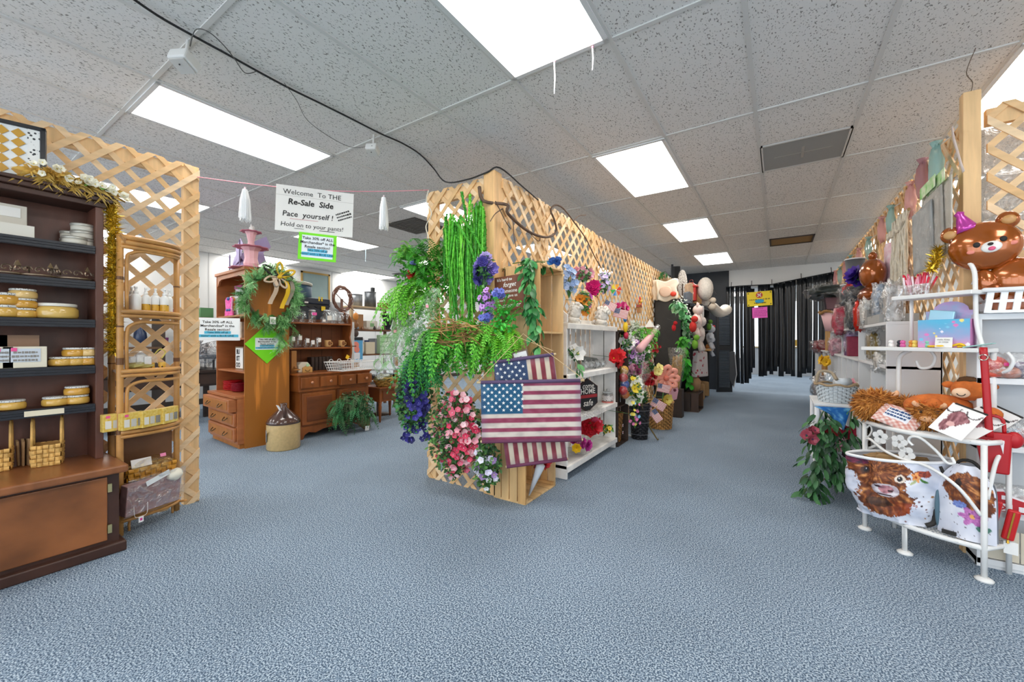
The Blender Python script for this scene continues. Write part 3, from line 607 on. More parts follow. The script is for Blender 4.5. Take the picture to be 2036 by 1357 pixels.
def jars(lst, z, lab, r=.052, h=.05):
    for n, (u, k) in enumerate(lst): jar(lab, (XS + .01, hy(u), z + .001 + k * h * 1.01), r, h, YEL[(n + k) % 3], LIDP, jg)
jars([(45, 0), (45, 1), (45, 2)], SH[2], 'squat amber jar with spotted lid stacked beside the big jar on the third shelf')
jars([(8, 0), (8, 1)], SH[2], 'amber jar with spotted lid at the far end of the third shelf', .06, .062)
jar('big squat amber jar with plain cream lid on the third shelf', (XS, hy(113), SH[2] + .001), .085, .083, 'd8b25e', LIDW)
jars([(122, 0)], SH[3], 'lone amber jar with spotted lid on the fourth shelf')
jars([(148, 0), (148, 1), (173, 0), (173, 1)], SH[3], 'amber jar with spotted lid stacked two high against the hutch side')
jars([(22, 0)], SH[4], 'lone peach jar with spotted lid at the far end of the fifth shelf')
jars([(109, 0)], SH[4], 'amber jar with spotted lid in the middle of the fifth shelf')
jars([(152, 0), (152, 1)], SH[4], 'amber jar with spotted lid, one of two stacked above the shelf label')
for (u, w2, lb) in ((46, .15, 'cream display carton with fancy script label on the fourth shelf'), (2, .07, 'narrow cream display carton at the far end of the fourth shelf')):
    t = thing('display_carton', lb, 'box', (XS + .01, hy(u), SH[3])); part('tray', MB().box((.02, 0, .055), (.07, w2, .11)), M('e9e1cb', .6), t, bevel=.002); part('back_card', MB().box((-.035, -.01, .085), (.03, w2 * .9, .17)), M('8e6f58', .6), t)
    part('label', MB().box((.0565, 0, .065), (.002, w2 * .7, .07)), M('cfd6de', .6), t); q = squig(t, (.059, 0, .06), w2 * .6, .06, 3, M('8f8a82', .6)); q.rotation_euler = (0, 0, PI / 2); q.location = (.059, 0, .06)
    me = q.data
    for v in me.vertices: v.co -= Vector((.059, 0, .06))
    part('sticker', MB().box((.059, -w2 * .25, .095), (.001, .02, .018)), M('ee5a96', .5), t)
# baskets, kraft bags and plaque on the hutch top
BASK = M('dcae62', .5, var=.25, scale=18)
def splint_basket(label, loc, rz, s=1., wk=.62):
    t = thing('splint_basket', label, 'basket', loc, rz); w2, d2, h2 = .17 * s * wk, .11 * s, .115 * s
    part('weave', box_weave(MB(), w2, d2, h2, 5, 5, 5, .006), BASK, t); part('bottom', MB().box((0, 0, .004), (w2, d2, .006)), BASK, t)
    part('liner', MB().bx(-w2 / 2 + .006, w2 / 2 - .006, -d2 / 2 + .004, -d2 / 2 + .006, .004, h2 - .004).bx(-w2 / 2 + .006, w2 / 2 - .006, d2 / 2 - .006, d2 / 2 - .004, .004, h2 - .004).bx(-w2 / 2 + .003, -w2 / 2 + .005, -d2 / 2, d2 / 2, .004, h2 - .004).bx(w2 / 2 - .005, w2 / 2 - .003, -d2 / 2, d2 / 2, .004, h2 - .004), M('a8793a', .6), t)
    for sg in (-1, 1): part('handle', MB().tube([(sg * w2 * .5, y, z) for y, z in ((-.03 * s, h2 * .6), (-.03 * s, h2 * 1.4), (-.024 * s, h2 * 2), (0, h2 * 2.25), (.024 * s, h2 * 2), (.03 * s, h2 * 1.4), (.03 * s, h2 * .6))], .006 * s, 6), BASK, t, True)
    return t
tb = .473
p = onz(97, 925, tb); splint_basket('woven splint basket with two tall handles beside the wooden plaque', (p.x - .03, p.y, tb), PI / 2 - .25, 1.0)
p = onz(-8, 938, tb); splint_basket('woven splint basket at the far end of the hutch top beside kraft bags', (p.x - .03, p.y, tb), PI / 2 - .2, 1.)
KRAFT = M('a5835c', .8, var=.12, scale=20)
for k in range(5):
    p = onz(35 + k * 6, 928 - (k % 2) * 4, tb); y = p.y
    t = solo('kraft_bag', MB().prism([(-.045, 0), (.04, 0), (.045, .13), (.02, .145), (-.03, .14)], .009), KRAFT, 'folded brown kraft paper bag standing between the two splint baskets', 'paper bag', (p.x - .05 + .01 * (k % 2), y, tb), rnd(-.1, .1) + .1, 'folded kraft bags on the hutch', bevel=.002)
    t.rotation_euler.x = rnd(-.08, .08)
p = onz(140, 905, tb)
t = thing('wooden_plaque', 'brown wooden plaque with hand-painted white lettering on the hutch top', 'sign', (p.x - .01, p.y, tb), PI / 2 - .35); t.rotation_euler = (.12 * 0, 0, PI / 2 - .3)
part('board', MB().box((0, 0, .115), (.19, .014, .21)), M('7a4a26', .4, var=.2, scale=4), t, bevel=.002); part('foot', MB().box((0, 0, .012), (.2, .05, .024)), M('6d4122', .45), t)
WP = M('efe9e0', .6)
for i, s in enumerate(('WHAT YOU NEXT', 'A DEE HOME?', 'IN CASE...', 'CHECK US OUT!')): text(t, s, (.01, -.0085, .19 - i * .024), .019, WP)
part('badge', MB().box((.0, -.008, .095), (.028, .002, .022)), WP, t); text(t, 'f', (.003, -.0105, .095), .022, M('6d4122', .5))
part('sticker', MB().box((.0, -.008, .05), (.12, .002, .028)).box((0, -.008, .075), (.12, .002, .016)), M('e8e2da', .5), t); text(t, 'HUSKA', (.0, -.0105, .049), .026, M('c0564a', .5))
# ================================================================ bamboo etagere
BAM = M('c28d4e', .4, var=.3, scale=7, stretch=(1, 1, 1)); BAMN = M('6d4522', .5)
bx_, by_ = -3.43, .71
t = thing('bamboo_etagere', 'bamboo corner shelf with bowed fronts between the hutch and lattice end', 'shelf', (bx_, by_, 0)); BE = t
A_, B_, C_ = Vector((.2, .01, 0)), Vector((.03, .33, 0)), Vector((.03, .01, 0))
def bow(z, k=1., n=10): return [Vector((.03 + .17 * k * math.cos(a) ** .8, .01 + .32 * math.sin(a), z)) for a in [PI / 2 * i / n for i in range(n + 1)]]
for nm, P, z1 in (('front', A_, 1.77), ('end', B_, 1.72), ('rear', C_, 1.75)):
    po = part('post', MB().tube([P + Vector((0, 0, z)) for z in (0, .45, .9, 1.35, z1)], .017, 10), BAM, t, True)
    for z in (.25, .62, 1.0, 1.22, 1.5): part('node', MB().tube([P + Vector((0, 0, z + rnd(-.05, .05))), P + Vector((0, 0, z + .006))], .0182, 10), BAMN, po) if z < z1 else None
for z in (.11, .605, .965, 1.32):
    mb = MB(); q = bow(z); n = len(q); mb.add([(.03, .01, z)] + [tuple(p) for p in q], [tuple(range(n + 1))]); sh = part('shelf_board', mb, BAM, t, solid=.014)
    for dz in (.0, -.026): part('bowed_rail', MB().tube([p + Vector((.008, 0, dz)) for p in q], .014 if dz == 0 else .011, 8), BAM, sh, True)
for dz in (0, -.03, -.056): part('top_rail', MB().tube([p + Vector((.006, 0, 0)) for p in bow(1.76 + dz)], .016 if dz > -.05 else .012, 8), BAM, t, True)
for z0, z1 in ((1.32, 1.69), (.965, 1.26), (.605, .9)):
    q = [A_ + Vector((0, .03, z0)), A_ + Vector((0, .03, z1 - .07)), A_ + Vector((-.003, .05, z1 - .02))] + bow(z1)[2:9]
    part('inner_arch', MB().tube(spline(q, 3), .01, 7), BAM, t, True)
mb = MB()
for k in range(9): a = k * .7; mb.tube([A_ + Vector((-.02 + .006 * k * .3, -.022 + .003 * k, 1.72 + .007 * k)), A_ + Vector((.024, .002 * k, 1.77 - .006 * k)), A_ + Vector((.01, .026, 1.72 + .006 * k))], .004, 5)
part('cane_wrap', mb, M('b98a55', .6), t)
for y in (.06, .3): part('foot_curve', MB().tube(spline([(.16 if y < .2 else .06, y, 0), (.155 if y < .2 else .06, y + .005, .06), (.14, y + .05, .085)], 4), .007, 6), BAM, t, True)
part('back_board', MB().bx(.0, .012, .02, .31, .15, .56), M('7d5230', .5, var=.2, scale=4), t)
bz = {1: 1.329, 2: .974, 3: .614, 4: .119}
def bp(u, x, z): p = onx(u, 600, x); return (x, p.y, z)
LEO = M('d9a93a', .4, c2='20160c', tex='voronoi', scale=60.)
for k, (u, x, w2, dark) in enumerate(((262, -3.33, .022, 0), (270, -3.29, .026, 0), (290, -3.32, .022, 1), (309, -3.33, .022, 1), (327, -3.31, .022, 1), (336, -3.34, .02, 0))):
    q = bp(u, x, bz[1]); t = thing('pump_bottle', 'white pump bottle with leopard band on the bamboo shelf' if dark else 'plain white pump bottle on the top bamboo shelf', 'bottle', q, 0, 'pump bottles on the bamboo shelf')
    part('body', MB().lathe([(w2 * .9, 0), (w2, .004), (w2, .085), (w2 * .8, .1), (w2 * .4, .108)], 16), M('efefec', .3), t, True); part('pump', MB().lathe([(w2 * .5, .106), (w2 * .5, .122), (w2 * .28, .125), (w2 * .28, .142), (w2 * .4, .144), (w2 * .3, .152)], 12), M('f5f5f2', .3), t, True)
    if dark: part('band', MB().lathe([(w2 * 1.02, .004), (w2 * 1.02, .048)], 16), LEO, t)
t = thing('wrapped_gift', 'clear wrapped gift bundle with white soaps and ribbon on the bamboo shelf', 'gift', bp(278, -3.31, bz[2]))
for k in range(3): part('soap', MB().box((-.02 + .02 * k, -.03 + .03 * k, .05 + .012 * (k % 2)), (.04, .035, .05)), M('f2efe9', .5), t, bevel=.005)
part('filler', MB().ell((0, 0, .02), (.05, .07, .022), 12, 8, nz=.25), M('b9b06a', .8), t); part('wrap', MB().ell((0, 0, .055), (.06, .085, .056), 20, 12, nz=.14, fr=4), Mfilm(fac=.25), t, True); part('ribbon', MB().tube(spline([(.01, .07, .09), (.03, .09, .12), (.02, .12, .1), (.02, .1, .06)], 4), .004, 5), M('d6c25a', .4), t)
for u, lb in ((322, 'small leopard print votive tin beside the wrapped gift'), (300, 'leopard print votive tin half behind the wrapped gift')):
    solo('votive_tin', MB().lathe([(.018, 0), (.019, .003), (.019, .034), (.017, .036)], 14), LEO, lb, 'tin', bp(u, -3.3, bz[2]), smooth=True)
SOAP = M('d8b03a', .45, c2='e8cf7a', scale=70.)
for k, (u, x) in enumerate(((228, -3.24), (262, -3.21), (298, -3.225), (335, -3.27))):
    q = bp(u, x, .622); t = thing('soap_box', 'yellow patterned soap gift box with windows standing on the bamboo shelf', 'box', q, PI / 2 + .12 + .16 * k, 'yellow soap boxes on the bamboo shelf')
    part('carton', MB().box((0, 0, .05), (.115, .035, .1)), SOAP, t, bevel=.002)
    for j in range(3): part('window', MB().box((-.034 + j * .034, -.0185, .04), (.026, .002, .045)), M(('e6e3da', 'c9c6bd', '8d8a84')[j], .25), t)
    if k < 2: part('sticker', MB().box((-.035, -.0185, .085), (.018, .001, .014)), M('ee5a96', .5), t)
t = thing('wrapped_basket', 'splint basket in clear yellowish wrap with a price card on the bamboo unit', 'basket', (-3.3, .87, .30), PI / 2 + .15)
part('weave', box_weave(MB(), .24, .1, .075, 9, 4, 3, .006), M('c58a2a', .45, var=.2, scale=15), t); part('filler', MB().box((0, 0, .035), (.225, .085, .065)), M('8a5a20', .7), t); part('wrap', MB().ell((0, 0, .05), (.14, .07, .075), 18, 10, nz=.12), Mfilm('ffe9b0', .2), t, True); part('card', MB().box((-.05, -.03, .1), (.1, .003, .05), T=RX(-.3)), M('efe9e6', .5), t); part('tag', MB().box((.06, -.03, .12), (.03, .002, .02), T=RX(-.3)), M('ee8ab0', .5), t)
carton('wooden_crate_box', 'low brown wooden box under the wrapped basket on the bamboo unit', (-3.33, .87, .122), (.16, .26, .176), M('7d5230', .5, var=.2, scale=4))
t = thing('wrapped_tote_box', 'dusty pink linen box in clear wrap with white ribbon on the bamboo base shelf', 'box', (-3.215, .86, .122), PI / 2 + .28)
part('box', MB().box((0, 0, .09), (.29, .06, .18), T=RX(.12)), M('a98280', .7, var=.15, scale=30), t, bevel=.004); part('wrap', MB().sheet(lambda s, q: (-.155 + s * .31, -.045 - .012 * fbm(s * 4, q * 4) - .02 * q, .01 + q * .21), 20, 14), Mfilm(fac=.28), t, True)
part('ribbon', MB().ell((.1, -.05, .18), (.045, .03, .035), 12, 8, nz=.4, fr=2), M('eae4d2', .5), t, True); part('paper_strip', MB().box((.0, -.06, .19), (.13, .003, .03), T=RY(-.3)), M('e9ecec', .4), t)
part('tag', MB().box((-.09, -.06, -.025), (.025, .002, .034)), M('f4f2f2', .5), t); part('tag_mark', MB().box((-.09, -.0615, -.025), (.011, .001, .014)), M('e0409a', .5), t); part('tag_string', MB().tube(spline([(-.12, -.05, .06), (-.12, -.06, .0), (-.09, -.06, -.01), (-.06, -.06, .0), (-.05, -.05, .06)], 4), .0012, 4), M('f0f0ee', .3), t)
# ================================================================ resale side: bookcase, dresser and what stands on them
OAK = M('b9742c', .4, var=.28, scale=2.2, stretch=(1.5, 5, .5), tex='wave'); OAKF = M('a8663a', .4, var=.15, scale=4, stretch=(1, 1, 4)); OAKI = M('a8682a', .5, var=.15, scale=3, stretch=(5, 5, .6))
BRZ = M('5a4a34', .35, .8)
rzb = -.07; BO = Vector((-4.718, 2.026, 0)); t = thing('bookcase', 'orange oak bookcase with three drawers below open shelves', 'bookcase', BO, rzb); BC = t
BW, BD, BH = .86, .45, 1.9
part('side_panel', MB().bx(-.022, 0, .0, BD, 0, BH), OAK, t); part('side_panel', MB().bx(-BW, -BW + .02, 0, BD, .5, BH), OAKF, t)
part('back_panel', MB().bx(-BW, -.02, BD - .012, BD, .05, BH), OAKI, t); part('top', MB().bx(-BW - .015, .012, -.015, BD, BH - .0, BH + .035), OAKF, t, bevel=.006)
part('arched_rail', MB().prism([(-BW + .02, BH), (-BW + .02, BH - .12), (-BW + .05, BH - .11), (-BW + .09, BH - .06), (-BW + .16, BH - .045), (-.18, BH - .045), (-.1, BH - .06), (-.06, BH - .11), (-.022, BH - .12), (-.022, BH)], .018, TR(0, .012, 0)), OAKF, t)
SZ = [1.43, 1.177, .815]
for z in SZ: part('shelf', MB().bx(-BW + .02, -.02, .01, BD - .01, z - .02, z), OAKF, t)
part('drawer_case', MB().bx(-BW, -.022, -.06, BD, .05, .53), OAKF, t); part('case_top', MB().bx(-BW - .02, -.022, -.085, BD - .02, .53, .56), OAKF, t, bevel=.005); part('plinth', MB().bx(-BW + .02, -.03, -.04, BD, 0, .05), OAKI, t)
for k, (z0, z1) in enumerate(((.39, .525), (.235, .375), (.075, .22))):
    pull = .05 if k == 0 else 0
    d = part('drawer', MB().bx(-BW + .015, -.05, -.085 - pull, -.06, z0, z1), OAKF, t, bevel=.006); part('panel', MB().bx(-BW + .06, -.095, -.091 - pull, -.083 - pull, z0 + .022, z1 - .022), OAKI, d, bevel=.004)
    for x in (-BW * .72, -BW * .3): part('handle', MB().tube(spline([(x - .045, -.092 - pull, (z0 + z1) / 2 + .012), (x - .03, -.115 - pull, (z0 + z1) / 2 - .012), (x, -.122 - pull, (z0 + z1) / 2 - .02), (x + .03, -.115 - pull, (z0 + z1) / 2 - .012), (x + .045, -.092 - pull, (z0 + z1) / 2 + .012)], 4), .005, 6), BRZ, d, True)
BM = Matrix.Translation(BO) @ RZ(rzb)
def bl(x, y, z): return BM @ Vector((x, y, z))
def onbook(u, v): n = BM.to_3x3() @ Vector((0, 1, 0)); return onplane(u, v, BO, n)
def onside(u, v, off=.004): n = BM.to_3x3() @ Vector((1, 0, 0)); return onplane(u, v, BO + n * off, n)
# top of bookcase: paper cupcake stand and butterflies
PNK = M('d98f9c', .6); PNK2 = M('e7b4ba', .6); LAV = M('a899bd', .6)
t = thing('cupcake_stand', 'three tier pink paper cupcake stand with a tiny white castle on top', 'cake stand', bl(-.17, .12, BH + .036))
for z, r, n in ((.0, .2, 0), (.235, .165, 1), (.41, .1, 2)):
    mb = MB(); pts = [(r * (1 + .07 * math.cos(9 * a)) * math.cos(a), r * (1 + .07 * math.cos(9 * a)) * math.sin(a)) for a in [2 * PI * i / 54 for i in range(54)]]
    mb.prism(pts, .008, TR(0, 0, z + .004) @ RX(PI / 2)); part('tier', mb, M('b96c7c', .6), t)
part('column', MB().lathe([(.06, .008), (.075, .06), (.062, .12), (.07, .2), (.1, .235)], 10).lathe([(.04, .243), (.03, .3), (.045, .38), (.06, .41)], 10), PNK2, t)
mb = MB()
for x, y, h in ((0, 0, .09), (.025, 0, .06), (-.025, 0, .06), (0, .025, .07)): mb.lathe([(.01, .418), (.01, .418 + h * .7), (.013, .418 + h * .7), (0, .418 + h)], 8, (x, y, 0))
part('castle', mb, M('f3efea', .5), t)
for (x, y, z, s, rz, lb) in ((-.44, .1, .1, 1.9, .4, 'lavender paper butterfly standing on the bookcase behind the cupcake stand'), (-.62, .06, .0, 1.5, -.2, 'lavender paper butterfly resting at the bookcase edge')):
    t = thing('paper_butterfly', lb, 'butterfly', bl(x, y, BH + .036 + z), rz)
    W = [(0, .02), (.05, .12), (.13, .17), (.16, .1), (.12, .06), (.14, 0), (.09, -.03), (.02, .0)]
    for sg in (-1, 1): part('wing', MB().prism([(sg * a * s, b * s + .03) for a, b in W][::sg], .006, RZ(sg * .5) @ RX(-.25)), LAV, t)
    part('body', MB().tube([(0, 0, 0), (0, 0, .1 * s), (0, 0, .14 * s)], .008, 6), M('7d7195', .6), t)
    if z > 0: part('stick', MB().tube([(0, 0, -z), (0, 0, .02)], .006, 6), LAV, t)
# goods inside bookcase
def bu(u, y=.1): return (BM.inverted() @ onplane(u, 620, bl(0, y, 0), BM.to_3x3() @ Vector((0, 1, 0)))).x
t = thing('gift_bag', 'white speckled gift bag with burgundy lace bands and yellow ribbon in the bookcase', 'gift bag', bl(bu(474, .14), .14, SZ[0]))
part('bag', MB().box((0, 0, .12), (.22, .1, .24)), M('dfdcdc', .6, var=.1, scale=60), t, bevel=.01); part('upper', MB().box((.03, .03, .27), (.18, .08, .16)), M('d5d2d4', .6), t, bevel=.008)
part('lace_band', MB().box((.03, -.012, .34), (.19, .01, .04)).box((.03, -.012, .225), (.19, .01, .05)), M('7d2050', .6, c2='b94a7d', scale=60.), t); part('ribbon', MB().tube(spline([(.03, -.055, .2), (0, -.065, .22), (0, -.06, .16), (.03, -.06, .2), (.04, -.06, .12), (.03, -.06, .06)], 4), .01, 6), M('e0a43a', .5), t, True)
t = thing('lace_ornament', 'hot pink lace cutout ornament leaning on the white gift bag', 'ornament', bl(bu(456, .05), .05, SZ[0])); part('panel', MB().prism([(-.1, 0), (.1, 0), (.095, .05), (.07, .09), (.085, .15), (.09, .2), (.06, .22), (0, .19), (-.06, .22), (-.085, .19), (-.07, .1), (-.1, .05)], .02), M('d81f86', .5, c2='ee6ab4', scale=45.), t, bevel=.006)
part('edging', MB().tube([(-.1, -.004, 0), (.1, -.004, 0), (.07, -.004, .09), (.09, -.004, .2), (0, -.004, .19), (-.085, -.004, .19), (-.07, -.004, .09)], .006, 5, True), M('f3c4dc', .5), t); part('bow', MB().ell((-.03, -.012, .07), (.03, .008, .015)).ell((.03, -.012, .07), (.03, .008, .015)).ell((0, -.012, .2), (.035, .01, .02)), M('2b4a86', .5), t)
for k, (x, w2, h2, c) in enumerate(((bu(474), .06, .17, '4f5d7a'), (bu(483), .09, .18, 'b9a48e'))): carton('storage_book', ('slim blue grey bottle shaped carton on the middle bookcase shelf', 'tan printed carton on the middle bookcase shelf')[k], bl(x, .1, SZ[1]), (w2, .06, h2), M(c, .6, var=.2, scale=20), rzb)
t = thing('word_block', 'white framed block sign with black capital letters on the lower bookcase shelf', 'sign', bl(bu(480, .12), .12, SZ[2]), rzb); part('frame', MB().box((0, 0, .13), (.24, .04, .26)), M('8f7a5e', .6), t); part('face', MB().box((0, -.021, .13), (.21, .003, .23)), M('e9e6e0', .6), t)
for i, s in enumerate(('BU', 'IST', 'OO')): text(t, s, (-.03, -.024, .2 - i * .075), .075, INK, bold=.003)
for k, x in enumerate((bu(464, .13), bu(480, .13))):
    for j in range(7 - k): 
        pl = solo('plate', MB().lathe([(.05, 0), (.08, .004), (.105, .016), (.103, .018), (.075, .007), (.0, .005)], 20), M(('c8202a', '9c1c30')[k], .25), ('bright red plate in the stack on the bookcase drawer case', 'dark red plate in the stack beside the bright red plates')[k], 'plate', bl(x, .13, .561 + j * .0155), group=('bright red plates', 'dark red plates')[k], smooth=True)
# wreath with bow, lime diamond and white sale sign on bookcase
gpw = onside(537, 592, .05); rw = .235
t = thing('cedar_wreath', 'round green cedar wreath with a yellow and striped bow on the bookcase side', 'wreath', gpw, PI / 2 + rzb); WG = [M(c, .6, var=.2, scale=30) for c in ('86bf78', '66a862', '9ccf90')]
part('ring', MB().tube(arc((0, 0, 0), rw, 0, 2 * PI, 24, 'xz')[:-1], .022, 6, True), M('5b4a30', .8), t)
sp = []
for m in WG:
    mb = MB()
    for k in range(26):
        q = Vector((0, 0, 0)); d = Vector((rnd(-.5, .5), rnd(-.9, .1), 1)).normalized() * rnd(.06, .12); s = d.cross(Vector((0, 1, .3))).normalized() * .0028
        for j in range(5): p = d * (j / 5); mb.add([p - s, p + s, p + d * .22 + Vector((rnd(-.02, .02), rnd(-.02, .0), rnd(-.01, .01)))], [(0, 1, 2)])
    sp.append(mesh(mb, m))
for k in range(100):
    a = 2 * PI * k / 100 + rnd(-.1, .1); r = rw + rnd(-.05, .05); p = Vector((r * math.cos(a), -.03 + rnd(-.02, .02), r * math.sin(a))); put('sprig', random.choice(sp), t, p, (math.cos(a) * .8 + rnd(-.5, .5), -.3, math.sin(a) - .7), rnd(0, 6), rnd(.9, 1.5), 'Z')
for k in range(16): a = -1.1 + .12 * k; put('sprig', random.choice(sp), t, Vector((rw * .55 + rnd(-.08, .12), -.03, -rw - .02 * k)), (rnd(-.3, .3), -.2, -1), rnd(0, 6), 1.2, 'Z')
bc = Vector((.06, -.08, rw * .95)); bow_ = part('bow', MB().ell(bc, (.03, .03, .025)), M('d9b21f', .4), t, True)
for k, (a, L, c) in enumerate(((.5, .17, 'e0b524'), (2.6, .2, '2b2a2c'), (3.5, .17, 'c9b39a'), (1.6, .16, 'd9b21f'), (5.2, .13, 'c9b39a'), (4.3, .12, '8d8478'), (.0, .13, '4a4640'))):
    d = Vector((math.cos(a), -.2, math.sin(a))); n = Vector((-math.sin(a), 0, math.cos(a)))
    part('loop', MB().tube(spline([bc, bc + d * L * .6 + n * .03, bc + d * L, bc + d * L * .6 - n * .03, bc], 4), .012, 5), M(c, .5), bow_, True)
for x, c, L in ((.09, 'e0b524', .34), (.14, '9a8f80', .3), (-.03, 'c9b39a', .3)): part('streamer', MB().sheet(lambda s, q, x=x, L=L: (x + s * .045 + .03 * math.sin(q * 4), -.09 - .02 * math.sin(q * 5), rw * .95 - q * L), 2, 8), M(c, .5), bow_, True)
tagcard(t, (.0, -.07, -rw - .02), .06)
q = onside(531, 684, .006); t = thing('sale_sign', 'lime green diamond sale card taped to the bookcase side', 'sign', q, PI / 2 + rzb); sd = .31
part('backing', MB().box((0, 0, 0), (sd, .002, sd), T=RY(PI / 4)), LIME, t); sale_sign(t, .3, .3, .235, .13, -.002)
a = bl(-.62, -.3, 0); q = onplane(433, 655, a, (BM.to_3x3() @ Vector((0, 1, 0))))
t = thing('sale_sign', 'white sale sheet held against the open front of the bookcase', 'sign', q, 1.1); part('backing', MB().box((0, .001, 0), (.36, .002, .22)), M('eef1f3', .6), t); sale_sign(t, .36, .22, .34, .19, -.001); part('clip', MB().box((.1, .1, -.08), (.02, .2, .012)), M('9aa0a6', .4), t); part('tail', MB().prism([(-.11, -.11), (-.02, -.11), (-.13, -.145)], .002), M('eef1f3', .6), t)
# stoneware jug
q = onz(560, 893, 0); t = thing('stoneware_jug', 'tall two-tone stoneware jug with brown shoulder standing by the bookcase', 'jug', (q.x - .02, q.y + .03, 0), -.4); R = .16
part('body', MB().lathe([(R * .95, 0), (R, .01), (R, .26), (R * 1.0, .275)], 32), M('cdb07c', .35, var=.08, scale=40), t, True); part('shoulder', MB().lathe([(R * 1.03, .27), (R * 1.03, .29), (R * .8, .34), (R * .42, .4), (R * .25, .425), (R * .2, .44), (R * .22, .475), (R * .16, .48)], 32), M('4c342c', .2, coat=.6), t, True)
part('handle', MB().tube(spline([(.05, -.0, .46), (.12, 0, .46), (.135, 0, .4), (.115, 0, .34)], 4), .016, 8), M('4c342c', .2), t, True); tagcard(t, (.1, -.05, .445), .05, rot=(.5, 0, .4))
part('emblem', MB().prism([(-.075, .05), (-.05, .02), (-.03, -.05), (0, -.075), (.035, -.05), (.05, .01), (.085, .07), (.03, .035), (.0, .02), (-.03, .035)], .004, TR(.02, -R * 1.0, .15) @ RX(0)), M('9aa2a8', .5, var=.3, scale=30), t)
# dresser with plate rack
MAH = M('8a4d22', .35, var=.22, scale=3, stretch=(1, 4, 1)); MAHD = M('6d3a1b', .45, var=.2, scale=3, stretch=(1, 1, 4))
DX, DY0, DY1 = -4.6, 2.53, 3.5
t = thing('dresser_hutch', 'reddish wooden dresser with drawers, scalloped base and open plate rack', 'dresser', (DX, DY0, 0), .0); DL = DY1 - DY0
part('carcass', MB().bx(-.45, 0, 0.02, DL - .02, .14, .56), MAH, t); part('drawer_case', MB().bx(-.45, .012, 0, DL, .56, .735), MAH, t, bevel=.004); part('counter', MB().bx(-.46, .03, -.02, DL + .02, .735, .765), MAH, t, bevel=.01)
part('moulding', MB().bx(-.45, .018, 0, DL, .55, .57), MAH, t, bevel=.004)
ap = [(0, .14), (0, .0), (.05, .0), (.07, .05), (.12, .075), (.2, .055), (.3, .085), (.5, .1), (.7, .085), (DL - .2, .055), (DL - .12, .075), (DL - .07, .05), (DL - .05, 0), (DL, 0), (DL, .14)]
part('apron', MB().prism(ap, .02, TR(.0, 0, 0) @ RZ(PI / 2)), MAH, t)
for x in (-.44,): part('leg', MB().bx(-.45, -.39, 0, .05, 0, .14), MAH, t); part('leg', MB().bx(-.45, -.39, DL - .05, DL, 0, .14), MAH, t)
def knob(o, p): part('knob', MB().lathe([(.006, 0), (.006, .012), (.017, .018), (.018, .026), (.008, .032)], 12, (0, 0, 0), TR(*p) @ RY(PI / 2)), M('c58a68', .3, .3), o, True)
for k in range(4):
    y0 = .02 + k * .237; pl = .05 if k >= 2 else 0
    d = part('drawer', MB().bx(.0, .03 + pl, y0, y0 + .217, .59, .715), MAH, t, bevel=.006); knob(d, (.03 + pl, y0 + .12, .655))
for k in range(2):
    y0 = .04 + k * .47
    d = part('door', MB().bx(0, .02, y0, y0 + .42, .16, .53), MAH, t, bevel=.006); part('panel', MB().bx(.016, .026, y0 + .05, y0 + .37, .2, .49), MAHD, d, bevel=.006); knob(d, (.02, y0 + .39, .36))
part('pilaster', MB().bx(0, .018, .48, .56, .15, .54), MAHD, t)
RB, RF, RL = -.45, -.25, .87
part('rack_back', MB().bx(RB, RB + .015, 0, RL, .765, 1.42), MAHD, t)
prof = [(RB, .765), (RF, .765), (RF - .03, .85), (RF, .98), (RF, 1.05), (RF, 1.08), (RF - .04, 1.2), (RF, 1.33), (RF, 1.42), (RF - .06, 1.5), (RB, 1.55)]
for y in (0, RL): part('rack_side', MB().prism(prof, .02, TR(0, y, 0)), MAH, t)
for z in (1.06, 1.37): part('rack_shelf', MB().bx(RB, RF, 0, RL, z - .02, z), MAH, t, bevel=.003)
for k in range(6): part('groove', MB().bx(RB + .015, RB + .017, .13 + k * .14, .134 + k * .14, .77, 1.36), M('4f2a14', .6), t)
def dl(x, y, z): return (DX + x, DY0 + y, z)
GL = Mfilm('dfe6e8', .26, .06, .15, 30.); JL = M('c9cdd0', .3, .6); kx = -.33
for k, (y, r, h) in enumerate(((.03, .05, .15), (.14, .045, .13), (.24, .045, .13), (.36, .05, .16), (.5, .035, .08), (.56, .055, .17), (.66, .05, .16), (.76, .05, .15), (.86, .035, .18))):
    t = thing('glass_jar', 'clear glass jar in the row along the top of the plate rack' if k != 4 else 'short clear glass jar with cream label on the top rack shelf', 'jar', dl(kx, y, 1.371), 0, 'glass jars on the plate rack')
    part('body', MB().lathe([(r * .9, 0), (r, .006), (r, h * .75), (r * .75, h * .85), (r * .75, h * .9)], 16), GL, t, True); part('lid', MB().lathe([(r * .8, h * .88), (r * .8, h), (r * .6, h * 1.02)], 14), JL if k % 2 else GL, t, True)
    if k in (0, 4, 5): part('label', MB().box((r + .002, 0, h * .4), (.002, r * 1.1, h * .35)), M('e9e4dc', .6), t)
    if k == 3: part('sticker', MB().box((r + .002, 0, h * .7), (.002, .06, .035)), M('f05aa8', .5), t)
for k, (y, r, h) in enumerate(((.03, .045, .15), (.1, .04, .15), (.18, .05, .17), (.28, .04, .12), (.35, .035, .09), (.43, .045, .13))):
    t = thing('glass_jar', 'clear glass jar with paper tag on the middle rack shelf', 'jar', dl(kx, y, 1.061), 0, 'tagged glass jars on the middle rack shelf')
    part('body', MB().lathe([(r * .9, 0), (r, .006), (r, h * .75), (r * .7, h * .88), (r * .72, h)], 16), GL, t, True); tagcard(t, (r + .002, 0, h * .7), .04, rot=(0, 0, PI / 2))
